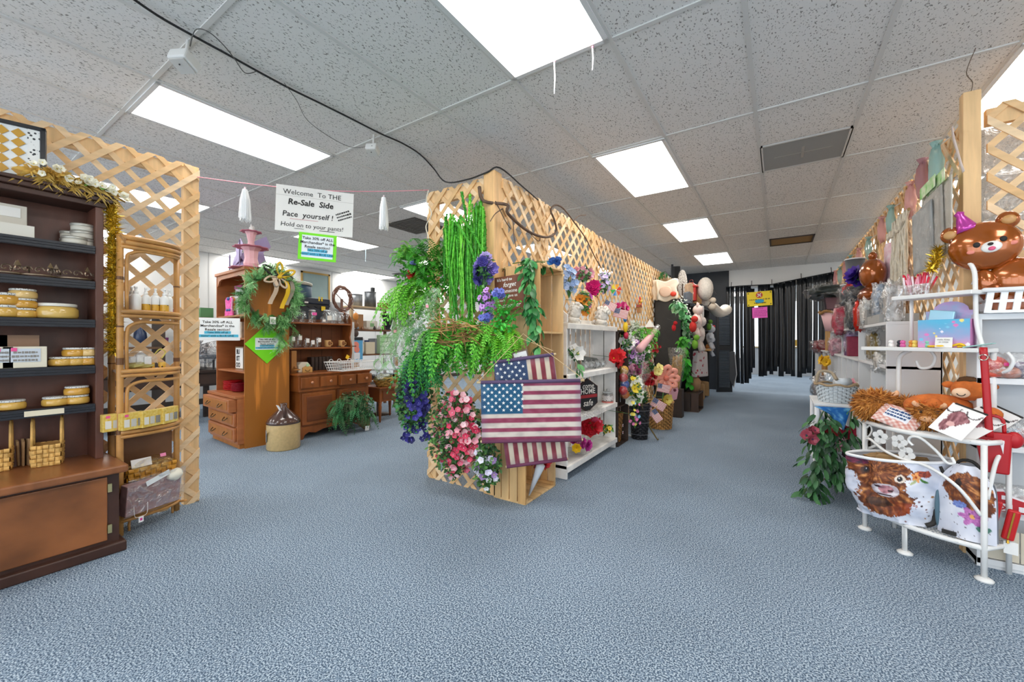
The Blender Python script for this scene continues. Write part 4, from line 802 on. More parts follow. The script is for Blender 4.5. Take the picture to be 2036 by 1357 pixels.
for k, y in enumerate((.56, .76)):
    t = thing('wooden_mug', 'small carved light wood cup on the middle rack shelf, ' + ('beside the jars' if k == 0 else 'beside the dark spatula'), 'mug', dl(kx + .02, y, 1.061)); part('cup', MB().lathe([(.036, 0), (.04, .005), (.04, .09), (.034, .09), (.034, .02)], 14), M('c89b62', .5), t, True); part('handle', MB().tube(arc((0, .045, .045), .022, -1.4, 1.4, 6, 'yz'), .006, 5), M('c89b62', .5), t); part('inlay', MB().ell((.039, 0, .05), (.004, .02, .03)), M('7a4a22', .5), t)
solo('wooden_spatula', MB().prism([(-.13, -.012), (0, -.03), (.1, -.025), (.16, 0), (.1, .025), (0, .03), (-.13, .012)], .012, RX(PI / 2)), M('3a2417', .5), 'dark wooden leaf dish lying on the middle rack shelf', 'dish', dl(kx + .03, .86 - .04, 1.068), PI / 2)
t = thing('napkin_holder', 'pale ceramic napkin holder with smiling wooden front on the dresser counter', 'napkin holder', dl(-.2, .16, .766)); part('body', MB().prism([(-.07, 0), (.07, 0), (.075, .08), (.04, .12), (-.04, .12), (-.075, .08)], .1, RZ(PI / 2)), M('d5cdbc', .4), t, bevel=.006); part('wood_front', MB().prism([(-.06, 0), (.06, 0), (.06, .055), (0, .085), (-.06, .055)], .012, TR(.058, 0.03, 0) @ RZ(PI / 2)), M('c89a5a', .5), t); part('smile', MB().tube(arc((.066, .03, .04), .03, PI + .3, 2 * PI - .3, 8, 'yz'), .003, 5), INK, t); part('tag', MB().box((.066, .03, .085), (.002, .035, .035)), M('a9d4a8', .6), t)
t = thing('wall_bracket', 'narrow light wood candle bracket standing at the end of the dresser counter', 'bracket', dl(-.15, .03, .766)); part('back', MB().box((0, 0, .13), (.02, .06, .26)), M('a56f38', .5), t, bevel=.004); part('ledge', MB().box((.04, 0, .04), (.08, .07, .012)), M('a56f38', .5), t); part('peg', MB().lathe([(.012, .046), (.02, .06), (.015, .08)], 10, (.04, 0, 0)), M('8a5a2a', .5), t)
for k in range(6): solo('dark_book', MB().box((0, 0, .085), (.1, .04, .17)), M('2e211b', .5, var=.3, scale=20), 'dark brown book standing in the row at the back of the dresser counter', 'book', dl(-.36, .36 + k * .05, .766), rnd(-.05, .05), 'dark books on the dresser counter', bevel=.003)
for k in range(5):
    t = solo('dark_spoon', MB().tube([(0, -.1, .006), (0, 0, .008), (0, .06, .006)], .005, 6).ell((0, .09, .009), (.02, .035, .007)), M('26262a', .35, .5), 'dark metal serving spoon lying on the dresser counter', 'spoon', dl(-.12 + .02 * (k % 3), .48 + k * .05, .766 + .012 * (k % 2)), rnd(.4, 1.8), 'dark serving spoons')
# white wire basket
q = dl(-.02, .68, .766); t = thing('wire_basket', 'white coated wire basket with hooks overhanging the dresser counter', 'basket', (q[0] + .06, q[1], .77), PI / 2 + .1); WIRE = M('eceae6', .35); bw, bd, bh = .6, .3, .11
def rim(z, k, r): return MB().tube([(-bw / 2 * k, -bd / 2 * k, z), (bw / 2 * k, -bd / 2 * k, z), (bw / 2 * k, bd / 2 * k, z), (-bw / 2 * k, bd / 2 * k, z)], r, 6, True)
for z, k, r in ((.004, .88, .004), (.04, .92, .003), (.075, .96, .003), (bh, 1, .007)): part('rim_wire', rim(z, k, r), WIRE, t)
mb = MB()
for i in range(17):
    x = -.5 + i / 16
    for sg in (-1, 1): mb.tube([(x * bw * .88, sg * bd * .44, .004), (x * bw, sg * bd * .5, bh)], .0028, 4)
    mb.tube([(x * bw * .88, -bd * .44, .004), (x * bw * .88, bd * .44, .004)], .0025, 4)
for i in range(8):
    y = -.5 + i / 7
    for sg in (-1, 1): mb.tube([(sg * bw * .44, y * bd * .88, .004), (sg * bw * .5, y * bd, bh)], .0028, 4)
part('wire_grid', mb, WIRE, t)
for x in (-.2, -.08, .08, .2): part('hook', MB().tube(arc((x, bd * .5, bh), .03, 0, PI, 8, 'xz'), .004, 5), WIRE, t)
part('tag', MB().box((.05, bd * .5, bh + .05), (.05, .002, .05), T=RY(.5)), M('f0c02a', .5), t)
# fern and driftwood arrangement on the floor
GR1 = M('2f6a3a', .55, var=.25, scale=20); GR2 = M('3f8a50', .55); GR3 = M('5c6f4a', .7)
q = onz(712, 858, 0)
t = thing('fern_arrangement', 'dusty green fern and moss arrangement on a driftwood base leaning by the dresser', 'plant', (q.x, q.y, 0))
part('driftwood', MB().tube(spline([(.06, .1, .02), (.03, .06, .1), (0, .02, .2), (-.02, -.05, .32)], 4), [.035, .04, .05, .06, .07, .075, .075, .07, .065, .06, .05, .045, .03], 9), M('6b5a3c', .9, var=.5, scale=25, bump=.8), t, True)
f1 = frond_mesh(.32, .045, GR1, 14, .9); f2 = frond_mesh(.28, .035, GR2, 14, .8); f3 = frond_mesh(.24, .03, GR3, 12, .9)
for k in range(120): a = rnd(0, 2 * PI); put('frond', random.choice((f1, f2, f3)), t, (rnd(-.08, .08), rnd(-.28, .16), rnd(.16, .46)), (math.cos(a) + .5, math.sin(a) * 1.2, rnd(-.7, .7)), rnd(-.4, .4), rnd(.7, 1.1))
foliage(t, (0, -.05, .32), .25, .12, .2, 900, [GR1, GR3, M('24522c', .6)], .035); tagcard(t, (.1, .06, .04), .05, rot=(.3, 0, 1.2))
# side table
q = (-4.62, 3.68); t = thing('end_table', 'small brown wooden end table with a drawer and turned legs', 'table', (*q, 0)); part('top', MB().bx(-.4, .03, -.02, .52, .47, .495), MAH, t, bevel=.006); part('case', MB().bx(-.38, 0, 0, .5, .29, .47), MAH, t)
d = part('drawer', MB().bx(0, .012, .05, .45, .32, .44), MAHD, t, bevel=.006); knob(d, (.012, .25, .38))
for x in (-.35, -.03):
    for y in (.03, .47): part('leg', MB().lathe([(.012, 0), (.016, .03), (.02, .15), (.026, .22), (.02, .24), (.03, .29)], 10, (x, y, 0)), MAH, t, True)
t = thing('moss_basket', 'twig basket heaped with grey green moss on the end table', 'basket', (-4.72, 3.84, .496)); part('bowl', round_weave(MB(), lambda s: (.1 + .05 * s, .09 * s), 18, 4, .008), M('b0863c', .6, var=.2, scale=20), t); part('moss', MB().ell((0, 0, .09), (.13, .13, .08), 22, 12, nz=.35, fr=9), M('6f6f48', .95, var=.5, scale=40), t)
mb = MB()
for k in range(14): a = rnd(0, 6.28); mb.tube([(.12 * math.cos(a), .12 * math.sin(a), .08), (.19 * math.cos(a + .5), .19 * math.sin(a + .5), .13), (.2 * math.cos(a + 1.1), .2 * math.sin(a + 1.1), .12)], .006, 5)
part('twig', mb, M('b89a4a', .7), t)
t = thing('round_table', 'grey round topped table behind the wire basket', 'table', (-5.2, 4.12, 0)); part('top', MB().lathe([(.34, .7), (.35, .71), (.35, .73), (.33, .735)], 28), M('b4bbbe', .5), t, True); part('column', MB().lathe([(.2, 0), (.03, .03), (.03, .7)], 14), M('4a3a30', .5), t, True)
# ---- behind: trunk with hat box
X2 = -5.42
t = thing('storage_cabinet', 'low white cabinet standing behind the dresser', 'cabinet', (X2, 2.57, 0)); part('body', MB().bx(-.4, .14, 0, 1.18, 0, 1.42), M('d7d9da', .5), t, bevel=.004); part('door', MB().bx(.14, .155, .02, .6, .05, 1.38), M('cfd2d3', .5), t); part('door', MB().bx(.14, .155, .63, 1.16, .05, 1.38), M('cfd2d3', .5), t)
t = thing('navy_trunk', 'navy blue trunk with scalloped lid and yellow tag behind the dresser', 'trunk', (X2, 2.68, 1.42)); part('body', MB().bx(-.35, .12, 0, .68, 0, .22), M('1d2736', .4), t, bevel=.01); part('lid', MB().bx(-.36, .13, -.01, .69, .22, .31), M('222d3d', .4), t, bevel=.02)
part('scallop_trim', MB().prism([(0, .22), *[(.68 * i / 36, .2 - .03 * abs(math.sin(i / 36 * PI * 6))) for i in range(37)], (.68, .22)], .006, TR(.127, 0, 0) @ RZ(PI / 2)), M('10161f', .5), t); part('clasp', MB().box((.13, .34, .24), (.01, .05, .02)), M('d9dde0', .3, .5), t); part('tag', MB().box((.135, .58, .17), (.002, .06, .06)), M('f0cf2a', .5), t); part('tag', MB().box((.133, .52, .3), (.002, .02, .06)).box((.133, .56, .3), (.002, .02, .06)), M('f0cf2a', .5), t)
t = thing('hat_box', 'round dusty blue hat box with cream lid on the navy trunk', 'hat box', (X2 - .1, 2.98, 1.731)); part('body', MB().lathe([(.21, 0), (.215, .01), (.215, .17)], 32), M('2f4f68', .5), t, True); part('lid', MB().lathe([(.225, .165), (.225, .2), (.2, .21)], 32), M('b9b7a8', .5), t, True)
carton('white_carton', 'open white shoe box beside the navy trunk', (X2 - .08, 3.5, 1.421), (.3, .22, .28), M('dfe6ea', .5))
fp = onx(628, 578, XL + .03); t = thing('picture_frame', 'thin gilt framed grey picture on the far white wall', 'picture', (XL + .02, fp.y, fp.z - .35), 0); part('frame', MB().bx(0, .02, -.34, -.3, 0, .75).bx(0, .02, .3, .34, 0, .75).bx(0, .02, -.34, .34, .71, .75).bx(0, .02, -.34, .34, 0, .04), M('b9985a', .4, .4), t); part('print', MB().bx(0, .008, -.3, .3, .04, .71), M('8fa3a0', .6, var=.1, scale=3), t)
# grapevine wreath
q = onx(681, 595, -5.3); t = thing('grapevine_wreath', 'round brown grapevine wreath with a bare twig propped beside the shoe box', 'wreath', (q.x, q.y, q.z), .2)
for k in range(12):
    ph = rnd(0, 6); rr = .165 + rnd(-.02, .02)
    part('vine', MB().tube([(rnd(-.003, .003) + .015 * math.sin(3 * a + ph), (rr + .012 * math.sin(5 * a + ph)) * math.cos(a), (rr + .012 * math.cos(4 * a + ph)) * math.sin(a)) for a in [2 * PI * i / 30 for i in range(30)]], .006, 5, True), M('8a6658', .8, var=.3, scale=20), t)
part('twig', MB().tube(spline([(.02, -.14, .06), (.02, .02, -.05), (.03, .2, -.16)], 3), .005, 5).tube([(.02, .1, -.1), (.03, .14, -.06), (.03, .16, -.0)], .004, 4), M('5a4038', .8), t); part('prop', MB().bx(-.02, -.01, -.02, .02, 1.421 - q.z, .0), M('8a6658', .8), t)
# ---- wooden shelf unit with canisters
SX, SY = -5.75, 4.0; SW = .95
t = thing('wood_shelf_unit', 'raw wood shelf unit with turned spindles along the far wall side', 'shelf', (SX, SY, 0)); LW = M('c9b08a', .6, var=.15, scale=4); BW_ = M('6d4426', .5, var=.2, scale=4); GS = M('b07a2e', .45)
for z, m in ((1.71, LW), (1.33, BW_), (.92, BW_), (.5, BW_)): part('shelf_board', MB().bx(-.3, .05, 0, SW, z - .025, z), m, t, bevel=.003)
for y in (.03, SW - .03): part('upright', MB().bx(-.03, .02, y - .02, y + .02, 0, 1.69), LW if y < .5 else BW_, t); part('upright', MB().bx(-.3, -.26, y - .02, y + .02, 0, 1.69), BW_, t)
for y in (.1, SW - .05):
    pr = []
    for k in range(16): z = .0 + k * .055; pr += [(.028, z), (.036, z + .027)]
    part('spindle', MB().lathe(pr, 10, (.05, y, 0)), GS, t, True)
for k, (y, r, h, c, lb) in enumerate(((.2, .1, .2, '8a8d90', 'wide grey galvanised canister on the raw wood shelf'), (.48, .095, .27, '5f6367', 'taller grey galvanised canister with a square spout on the raw wood shelf'))):
    t = thing('metal_canister', lb, 'canister', (SX - .12, SY + y, 1.711)); part('body', MB().lathe([(r, 0), (r, h), (r * .96, h)], 20), M(c, .4, .5, var=.35, scale=9, stretch=(3, 3, .5)), t, True); part('rim', MB().lathe([(r * 1.03, h - .012), (r * 1.03, h)], 20), M('6d7074', .4, .6), t)
    if k: part('spout', MB().box((.0, .05, h + .04), (.05, .05, .08)), M('2e3336', .5), t)
for k, (y, r, h) in enumerate(((.72, .085, .1), (.87, .07, .085))): solo('bentwood_box', MB().lathe([(r, 0), (r, h * .8), (r * 1.04, h * .8), (r * 1.04, h)], 20), M('b3793a', .5, var=.15, scale=6), ('bentwood round box beside the tall canister', 'smaller bentwood round box at the shelf end')[k], 'box', (SX - .1, SY + y, 1.711), smooth=True)
carton('cardboard_box', 'brown cardboard box standing on the second shelf of the wood unit', (SX - .15, SY + .18, 1.331), (.2, .22, .25), M('b0835a', .7))
t = thing('black_urn', 'black wire urn vase on the second shelf of the wood unit', 'urn', (SX - .05, SY + .8, 1.331)); part('bowl', MB().lathe([(.05, 0), (.035, .03), (.05, .06), (.09, .2), (.115, .27), (.13, .275), (.1, .26), (.04, .07)], 16), M('23262c', .5, var=.4, scale=25), t, True); part('foot', MB().lathe([(.06, 0), (.05, .015)], 14), M('23262c', .5), t)
carton('green_label_box', 'cream carton with green leaf mark on the second shelf', (SX - .12, SY + .48, 1.331), (.1, .22, .15), M('e9e6da', .6)); part('leaf_mark', MB().box((.051, 0, .08), (.002, .08, .06)), M('8fbf8a', .6), bpy.data.objects[[o.name for o in bpy.data.objects if o.name.startswith('green_label_box')][-1]])
random.seed(21)
for k in range(14):
    h = rnd(.04, .09); c = random.choice(('e6e2dc', 'c9b8a8', 'd9cfc6', '3a3432', 'b98a6a', 'efe9e2', '8a9aa8'))
    solo('figurine_bottle', MB().lathe([(.018, 0), (.024, .01), (.02, h * .6), (.009, h * .75), (.011, h), (0, h)], 10), M(c, .4), 'tiny knick-knack bottle among those crowding the second wood shelf', 'bottle', (SX + .0 - rnd(0, .12), SY + .12 + k * .045, 1.331), group='tiny bottles on the wood shelf', smooth=True)
for k in range(5): carton('folded_linens', 'stack of folded pale and blue linens on the third shelf of the wood unit', (SX - .12, SY + .25 + k * .1, .921), (.2, .09, .26 - .03 * (k % 3)), M(('d9dbe2', '2a3a66', 'b9bcc4', '8d9096', 'cfc6c0')[k], .8), rnd(-.1, .1), 'linens on the wood shelf', 'linen', .01)
t = thing('striped_box', 'pale green striped gift box on the wood unit, in front', 'box', (SX + .02, SY + .7, .921)); part('carton', MB().box((0, 0, .16), (.1, .32, .32)), M('b9d8ae', .6), t, bevel=.003)
for k in range(4): part('stripe', MB().box((.051, 0, .05 + k * .075), (.002, .32, .02)), M('7fa87a', .6), t)
part('label', MB().box((.052, 0, .17), (.002, .12, .04)), M('dfeed8', .6), t)
t = thing('toy_package', 'blue and pink toy blister card hanging at the wood unit edge', 'toy package', (SX + .12, SY + .02, .80)); part('card', MB().box((0, 0, .2), (.01, .26, .4)), M('5aa8d8', .5), t, bevel=.004); part('header', MB().box((.006, 0, .375), (.004, .26, .05)), M('20242c', .5), t); part('picture', MB().ell((.006, .0, .27), (.004, .06, .06)).ell((.006, .02, .2), (.004, .05, .05)), M('e88a78', .6), t); part('panel', MB().box((.006, 0, .1), (.003, .15, .1)), M('e6e9f2', .5), t); part('stand', MB().bx(-.02, -.006, -.02, .02, -.8, .1), M('b07a2e', .5), t); part('corner', MB().box((.006, -.1, .03), (.003, .05, .05)), M('f0c84a', .5), t)
for k, (z, c) in enumerate(((1.02, '4a3a34'), (1.16, '8a5a30'), (1.29, 'd88a3a'))):
    solo('hanging_ornament', MB().ell((0, 0, 0), (.03, .05, .06), 12, 8).tube([(0, 0, .05), (0, 0, .08)], .004, 5), M(c, .45), ('dark hanging ornament lowest of three above the toy card', 'brown wooden hanging ornament in the middle of three above the toy card', 'orange carved hanging ornament topmost above the toy card')[k], 'ornament', (SX + .11, SY + .03 , z + .24), smooth=True)
carton('cream_box', 'cream trinket box with a round red clasp on the third shelf', (SX + .0, SY + .36, .921), (.09, .18, .2), M('d9cdb4', .6)); carton('white_vase_box', 'white rounded bathroom canister on the third shelf', (SX + .02, SY + .17, .921), (.12, .12, .2), M('e6e2d2', .4), 0, None, 'canister', .05)
for k in range(3): solo('black_book', MB().box((0, 0, .03), (.2, .26, .06)), M('191a1e', .5), 'black boxed set lying on the bottom shelf of the wood unit', 'box', (SX - .1, SY + .2 + k * .28, .501), 0, 'black boxes on the bottom wood shelf', bevel=.003)
# ---- behind the lattice: dark desk, wall shelf, bins
t = thing('dark_desk', 'dark brown wooden desk standing behind the lattice end', 'desk', (-6.9, 2.0, 0)); DKW = M('33251f', .45, var=.2, scale=3)
part('top', MB().bx(-.35, .35, -.9, .62, .7, .74), DKW, t, bevel=.005); part('apron', MB().bx(-.32, .32, -.86, .58, .52, .7), DKW, t)
for x in (-.3, .3):
    for y in (-.84, .56): part('leg', MB().bx(x - .03, x + .03, y - .03, y + .03, 0, .7), DKW, t)
d = part('drawer', MB().bx(.32, .335, -.7, .0, .55, .68), M('3f2e26', .45), t); d = part('drawer', MB().bx(.32, .335, .02, .54, .55, .68), M('3f2e26', .45), t)
t = thing('wrapped_chair', 'dark chair wrapped in crumpled clear plastic on the desk', 'chair', (-6.75, 2.3, .741)); part('seat', MB().box((0, 0, .18), (.35, .35, .06)), M('3a4046', .5), t, bevel=.02); part('backrest', MB().box((-.15, 0, .38), (.05, .34, .36)), M('3a4046', .5), t, bevel=.02)
for x in (-.14, .14):
    for y in (-.14, .14): part('leg', MB().tube([(x, y, 0), (x, y, .16)], .014, 6), M('2a2a2e', .4), t)
part('wrap', MB().ell((0, 0, .3), (.26, .25, .3), 22, 14, nz=.25, fr=4), Mfilm(fac=.4), t, True)
t = thing('wall_shelf', 'long brown shelf board on posts by the far wall behind the lattice', 'shelf', (-7.9, -.2, 0))
for z in (.55, 1.05, 1.52): part('shelf_board', MB().bx(-.25, .2, 0, 3.7, z - .03, z), M('6d5038', .6), t)
for y in (.05, 1.2, 2.4, 3.6): part('upright', MB().bx(-.25, .2, y - .02, y + .02, 0, 1.52), M('4a3a30', .6), t)
random.seed(31); cols = ['c0392b', '2e3d5c', 'e0c04a', 'efeae2', '7a2a6a', 'b9a18a', '3a3a3e', '5a8a5a', 'd8d4cc', '8a5a3a']
for z, n in ((.551, 13), (1.051, 13), (1.521, 8)):
    for k in range(n):
        y = -.05 + (k + .5) * 3.5 / n; h = rnd(.12, .36) if z < 1.5 else rnd(.1, .22); r = rnd(.05, .1); c = random.choice(cols)
        if k % 3 == 0: carton('storage_box', 'assorted boxed goods stored on the long wall shelf behind the lattice', (-7.9, y, z), (.2, r * 2, h), M(c, .6), rnd(-.2, .2), 'boxed goods on the wall shelf')
        elif k % 3 == 1: solo('ceramic_vase', MB().lathe([(r * .6, 0), (r, h * .35), (r * .9, h * .6), (r * .4, h * .85), (r * .5, h), (r * .4, h)], 14), M(c, .3), 'assorted glazed vase on the long wall shelf behind the lattice', 'vase', (-7.85, y, z), group='vases on the wall shelf', smooth=True)
        else: solo('mixing_bowl', MB().lathe([(r * .4, 0), (r * .9, h * .25), (r, h * .5), (r * .93, h * .5), (r * .4, .03)], 16), M(c, .4), 'assorted bowl on the long wall shelf behind the lattice', 'bowl', (-7.85, y, z), group='bowls on the wall shelf', smooth=True)
t = thing('copper_pot', 'round copper brown stew pot with orange tag on the wall shelf end', 'pot', (-7.75, 3.3, 1.521)); part('body', MB().lathe([(.14, 0), (.18, .03), (.19, .2), (.21, .215), (.21, .225), (.18, .22)], 22), M('7d3f28', .3), t, True); part('handle', MB().tube(arc((0, .2, .19), .05, -1.4, 1.4, 6, 'xy'), .012, 6).tube(arc((0, -.2, .19), .05, 1.7, 4.5, 6, 'xy'), .012, 6), M('7d3f28', .3), t); part('tag', MB().box((.2, .05, .17), (.003, .07, .09)), M('e8924a', .5), t)
t = thing('waste_bin', 'pale grey tall plastic bin on the wall shelf under the copper pot', 'bin', (-7.6, 3.28, 1.051)); part('body', MB().lathe([(.13, 0), (.16, .36), (.165, .37), (.14, .37)], 20), M('b9bec2', .4), t, True); part('rim', MB().lathe([(.172, .35), (.172, .38)], 20), M('e2e4e5', .4), t)
t = thing('clear_bin', 'green glass globe among the goods on the wall shelf', 'globe', (-7.6, 3.05, 1.521)); part('globe', MB().ell((0, 0, .12), .12, 16, 10), M('a9c98a', .3), t, True); part('foot', MB().lathe([(.05, 0), (.03, .02)], 12), M('8aa86a', .4), t)
# ================================================================ centre display: crates, flags, greenery
def P(u, v, d): return _C + ray(u, v) * d
def dep(p): return (Vector(p) - _C).dot(_F)
RAWP = [M(c, .65, var=.2, scale=4, stretch=(3, 3, .5)) for c in ('d9b27c', 'e0bd8a', 'cfa268')]
def crate(label, x0, x1, y0, y1, z0, z1, boards, shelves=(), mats=RAWP, name='wooden_crate', cat='crate', back=True):
    t = thing(name, label, cat, (x0, y0, z0)); w2, d2, h2 = x1 - x0, y1 - y0, z1 - z0; th = .014
    for yy, lab in ((0, 'near'), (d2 - th, 'far')):            # boarded ends facing along the aisle
        n = boards; bw = (w2 - .008 * (n - 1)) / n
        for k in range(n): part('board', MB().bx(k * (bw + .008), k * (bw + .008) + bw, yy, yy + th, .0 + rnd(0, .004), h2 - rnd(0, .004)), random.choice(mats), t, bevel=.002)
    n = max(3, int(d2 / .1)); bw = (d2 - .01 * (n - 1)) / n
    for zz in (0, h2 - th):
        for k in range(n): part('board', MB().bx(0, w2, k * (bw + .01) + .001, k * (bw + .01) + bw - .001, zz, zz + th), random.choice(mats), t, bevel=.002)
    if back:
        for k in range(n): part('board', MB().bx(-.001, th - .001, k * (bw + .01), k * (bw + .01) + bw, th, h2 - th), random.choice(mats), t, bevel=.002)
    for yy in (.016, d2 - .036):
        for zz in (.016, h2 - .036): part('cleat', MB().bx(.0, w2, yy, yy + .02, zz, zz + .02), random.choice(mats), t)
    for z in shelves: part('shelf_board', MB().bx(.01, w2, .016, d2 - .016, z - z0, z - z0 + .014), random.choice(mats), t)
    return t
crate('open pine crate on the floor at the partition corner holding red silk flowers', -1.74, -1.47, 2.40, 2.86, 0, .60, 4)
crate('tall pine crate shelf stacked on the floor crate with the leafy garland', -1.715, -1.41, 2.50, 2.88, .602, 1.70, 3, (1.2,))
# brown saying board
q = ony(1013, 583, 2.43); t = thing('saying_board', 'brown wooden board with white script saying nailed to the tall crate', 'sign', q, 0); t.rotation_euler = (0, -.05, 0)
bw2 = (ony(1042, 583, 2.43) - ony(985, 583, 2.43)).length; bh2 = .25
part('spacer', MB().box((.05, .035, 0), (.03, .06, .1)), RAWP[0], t)
part('board', MB().box((0, 0, 0), (bw2, .012, bh2)), M('7d4a34', .5, var=.15, scale=6), t, bevel=.002)
for s, x, z, sz, sh in (("It's hard to", -.14, .4, .12, 0), ('forget', .02, .24, .19, .35), ('someone', .02, .06, .15, 0), ('who gave us', 0, -.08, .115, 0), ('so much', -.3, -.2, .085, 0), ('to', .06, -.2, .1, 0), ('remember', .0, -.36, .18, .35)): text(t, s, (x * bw2, -.0075, z * bh2), sz * bh2, WP, shear=sh, bold=.0006, sx=1.0 if sz < .15 else .95)
# flags ------------------------------------------------------------------
RED, CRM, BLU = hexc('8a3550'), hexc('cfc4b8'), hexc('1f5a7d')
def star_mb(cs, r, place):
    mb = MB()
    for (a, b) in cs:
        vs = [place(a, b, 0, 0)] + [place(a, b, math.sin(k * PI / 5) * r * (1 if k % 2 == 0 else .42), math.cos(k * PI / 5) * r * (1 if k % 2 == 0 else .42)) for k in range(10)]
        mb.add(vs, [(0, 1 + k, 1 + (k + 1) % 10) for k in range(10)])
    return mb
def flag(label, c, rot, w2, h2, vert, dull=0.):
    t = thing('flag_banner', label, 'flag', c); t.rotation_euler = rot
    def surf(s, q): return ((s - .5) * w2, -.006 * math.sin(q * 9) * .5 - .004 * fbm(s * 3, q * 3), (.5 - q) * h2)
    def colour(s, q):
        if vert: a, b = q, s                                    # stripes run downward
        else: a, b = s, q
        cant = (a < .42 and b < .54) if not vert else (q < .42 and s < .55)
        base = (BLU if not dull else hexc('33486a')) if cant else (RED if int(b * 13) % 2 == 0 else CRM)
        if dull and not cant: base = mixc(base, hexc('7a3030') if int(b * 13) % 2 == 0 else hexc('cdbca0'), .6)
        k = fbm(s * 9, q * 9) * .18; e = min(s, 1 - s, q, 1 - q)
        base = mixc(base, hexc('5a4a6a'), max(0, .35 - e * 5)); return mixc(base, (.95, .92, .86) if k > 0 else (.15, .12, .15), abs(k))
    printed('cloth', surf, 78, 60, colour, t, .85)
    cs = [((.035 + .038 * (2 * i + j % 2)), (.05 + .06 * j)) for j in range(8) for i in range(5 if j % 2 else 6)]
    pl = (lambda a, b, dx, dy: ((a - .5) * w2 + dx, -.0095, (.5 - b) * h2 + dy)) if not vert else (lambda a, b, dx, dy: ((b / .54 * .55 - .5) * w2 + dx, -.0095, (.5 - a) * h2 + dy))
    sm = star_mb(cs, .0125, pl); part('star_print', sm, M('e6e6e2', .7), t)['kind'] = 'stuff'
    for z, nm in ((.5, 'rod'), (-.5, 'rod')): part('rod', MB().tube([(-w2 * (.54 if z > 0 else .515), 0, z * h2), (w2 * (.54 if z > 0 else .515), 0, z * h2)], .008, 8), M('d9bf92', .5), t, True); part('sleeve', MB().tube([(-w2 * .5, 0, z * h2), (w2 * .5, 0, z * h2)], .012, 8), M('5c4a6a' if z > 0 else '6a3550', .8), t, True)
    return t
FD = 2.68; k = FD / FPX
fa = P(1056, 818, FD); f1_ = flag('American flag canvas banner hung in front of the crates', fa, (0, -.02, YAW), 198 * k, 118 * k, False)
fb = P(1054, 817, FD + .055); f2_ = flag('faded American flag banner with vertical stripes hung behind the other flag', fb, (0, -.13, YAW), 124 * k, 214 * k, True, 1)
TW = M('d6b98a', .8)
nail = P(1040, 664, FD + .02); solo('twine', MB().tube([P(950, 760, FD - .005), nail, P(1161, 755, FD - .005)], .0025, 6), TW, 'twine cord holding the flag banner from the crate', 'twine')
n2 = P(1022, 668, FD + .08); solo('twine', MB().tube([P(981, 715, FD + .055), n2, P(1100, 698, FD + .055)], .002, 6), TW, 'thin twine cord of the faded flag banner', 'twine')
q = P(1036, 712, FD + .1); t = thing('small_frame', 'small framed white card peeking above the faded flag', 'frame', q); t.rotation_euler = (0, -.25, YAW); part('frame', MB().box((0, .004, 0), (.11, .012, .1)), M('6d5a4a', .5), t); part('card', MB().box((0, -.003, 0), (.09, .003, .08)), M('e6e6e4', .6), t); text(t, 'SC', (-.01, -.006, .0), .03, INK)
# leafy garland over the tall crate ------------------------------------------
LGm = [leaf_mesh(.075, .02, M(c, .4, var=.15, scale=20), .2, .25) for c in ('2f7a3c', '3d8f4a', '5fa860', '27662f')]
def garland(label, pts, n, spread, name='leaf_garland', meshes=LGm, sc=(.8, 1.2), down=.6):
    t = thing(name, label, 'garland', pts[0]); o = Vector(pts[0]); S_ = [p - o for p in spline(pts, 8)]; part('vine', MB().tube(S_, .004, 5), M('4a6a34', .7), t)
    for k in range(n):
        f = rnd(0, len(S_) - 1.01); i = int(f); p = S_[i].lerp(S_[i + 1], f - i); d = Vector((rnd(-1, 1), rnd(-1.2, .4), rnd(-1, .3) - down)); d = d.normalized()
        put('leaf', random.choice(meshes), t, p + Vector((d.x, d.y, d.z)) * rnd(0, spread), d, rnd(-.8, .8), rnd(*sc))
    return t
gy = 2.5
garland('glossy dark green leaf garland trailing over the tall crate', [Vector((-1.58, 2.62, 1.725)), Vector((-1.5, 2.52, 1.745)), P(1052, 540, 2.8), P(1055, 590, 2.78), P(1066, 640, 2.78), P(1072, 690, 2.78)], 150, .06)
garland('glossy leaf sprig lying over the top of the tall crate', [Vector((-1.68, 2.56, 1.73)), Vector((-1.58, 2.6, 1.74)), Vector((-1.45, 2.65, 1.73))], 24, .05)
# red silk flowers in the low crate
REDM = [M('c21626', .55), M('d8a020', .5)]; RS = blossom_mesh(.055, 6, REDM, .5, 1.2, 3)
def bunch(label, c, rx, ry, rz_, kinds, n, cat='flowers', name='flower_bunch', facing=(.6, -1, .4), leaf=None, nl=0, sc=(.8, 1.2), stems=True, group=None, smesh=None):
    """silk flower bunch: every blossom a part; kinds = list of shared blossom meshes; c world centre, r* half sizes"""
    t = thing(name, label, cat, c, 0, group); c = Vector(c); mb = MB()
    for k in range(n):
        while True:
            p = Vector((rnd(-1, 1), rnd(-1, 1), rnd(-1, 1)))
            if p.length < 1: break
        q = Vector((p.x * rx, p.y * ry, p.z * rz_)); d = (Vector(facing) + p * .9 + Vector((rnd(-.3, .3), rnd(-.3, .3), rnd(-.3, .3)))).normalized()
        put('blossom', random.choice(kinds), t, q, d, rnd(0, 6), rnd(*sc), 'Z')
        if stems: mb.tube([q - d * .005, q * .4 - Vector((0, 0, rz_ * .5)), Vector((0, 0, -rz_ * 1.05))], .0022, 3)
    if stems: part('stem', mb, M('3f6f34', .6), t)
    if nl: foliage(t, (0, 0, 0), rx * .95, ry * .9, rz_ * .95, nl * 6, [m.materials[0] for m in leaf], .04)
    return t
SL = [leaf_mesh(.06, .016, M(c, .5)) for c in ('3f7a3a', '5f9a4a', '2c5f30')]
bunch('red silk poinsettia bunch inside the floor crate', (-1.5, 2.62, .36), .1, .13, .13, [RS], 16, leaf=SL, nl=10, facing=(1, -.2, .3))
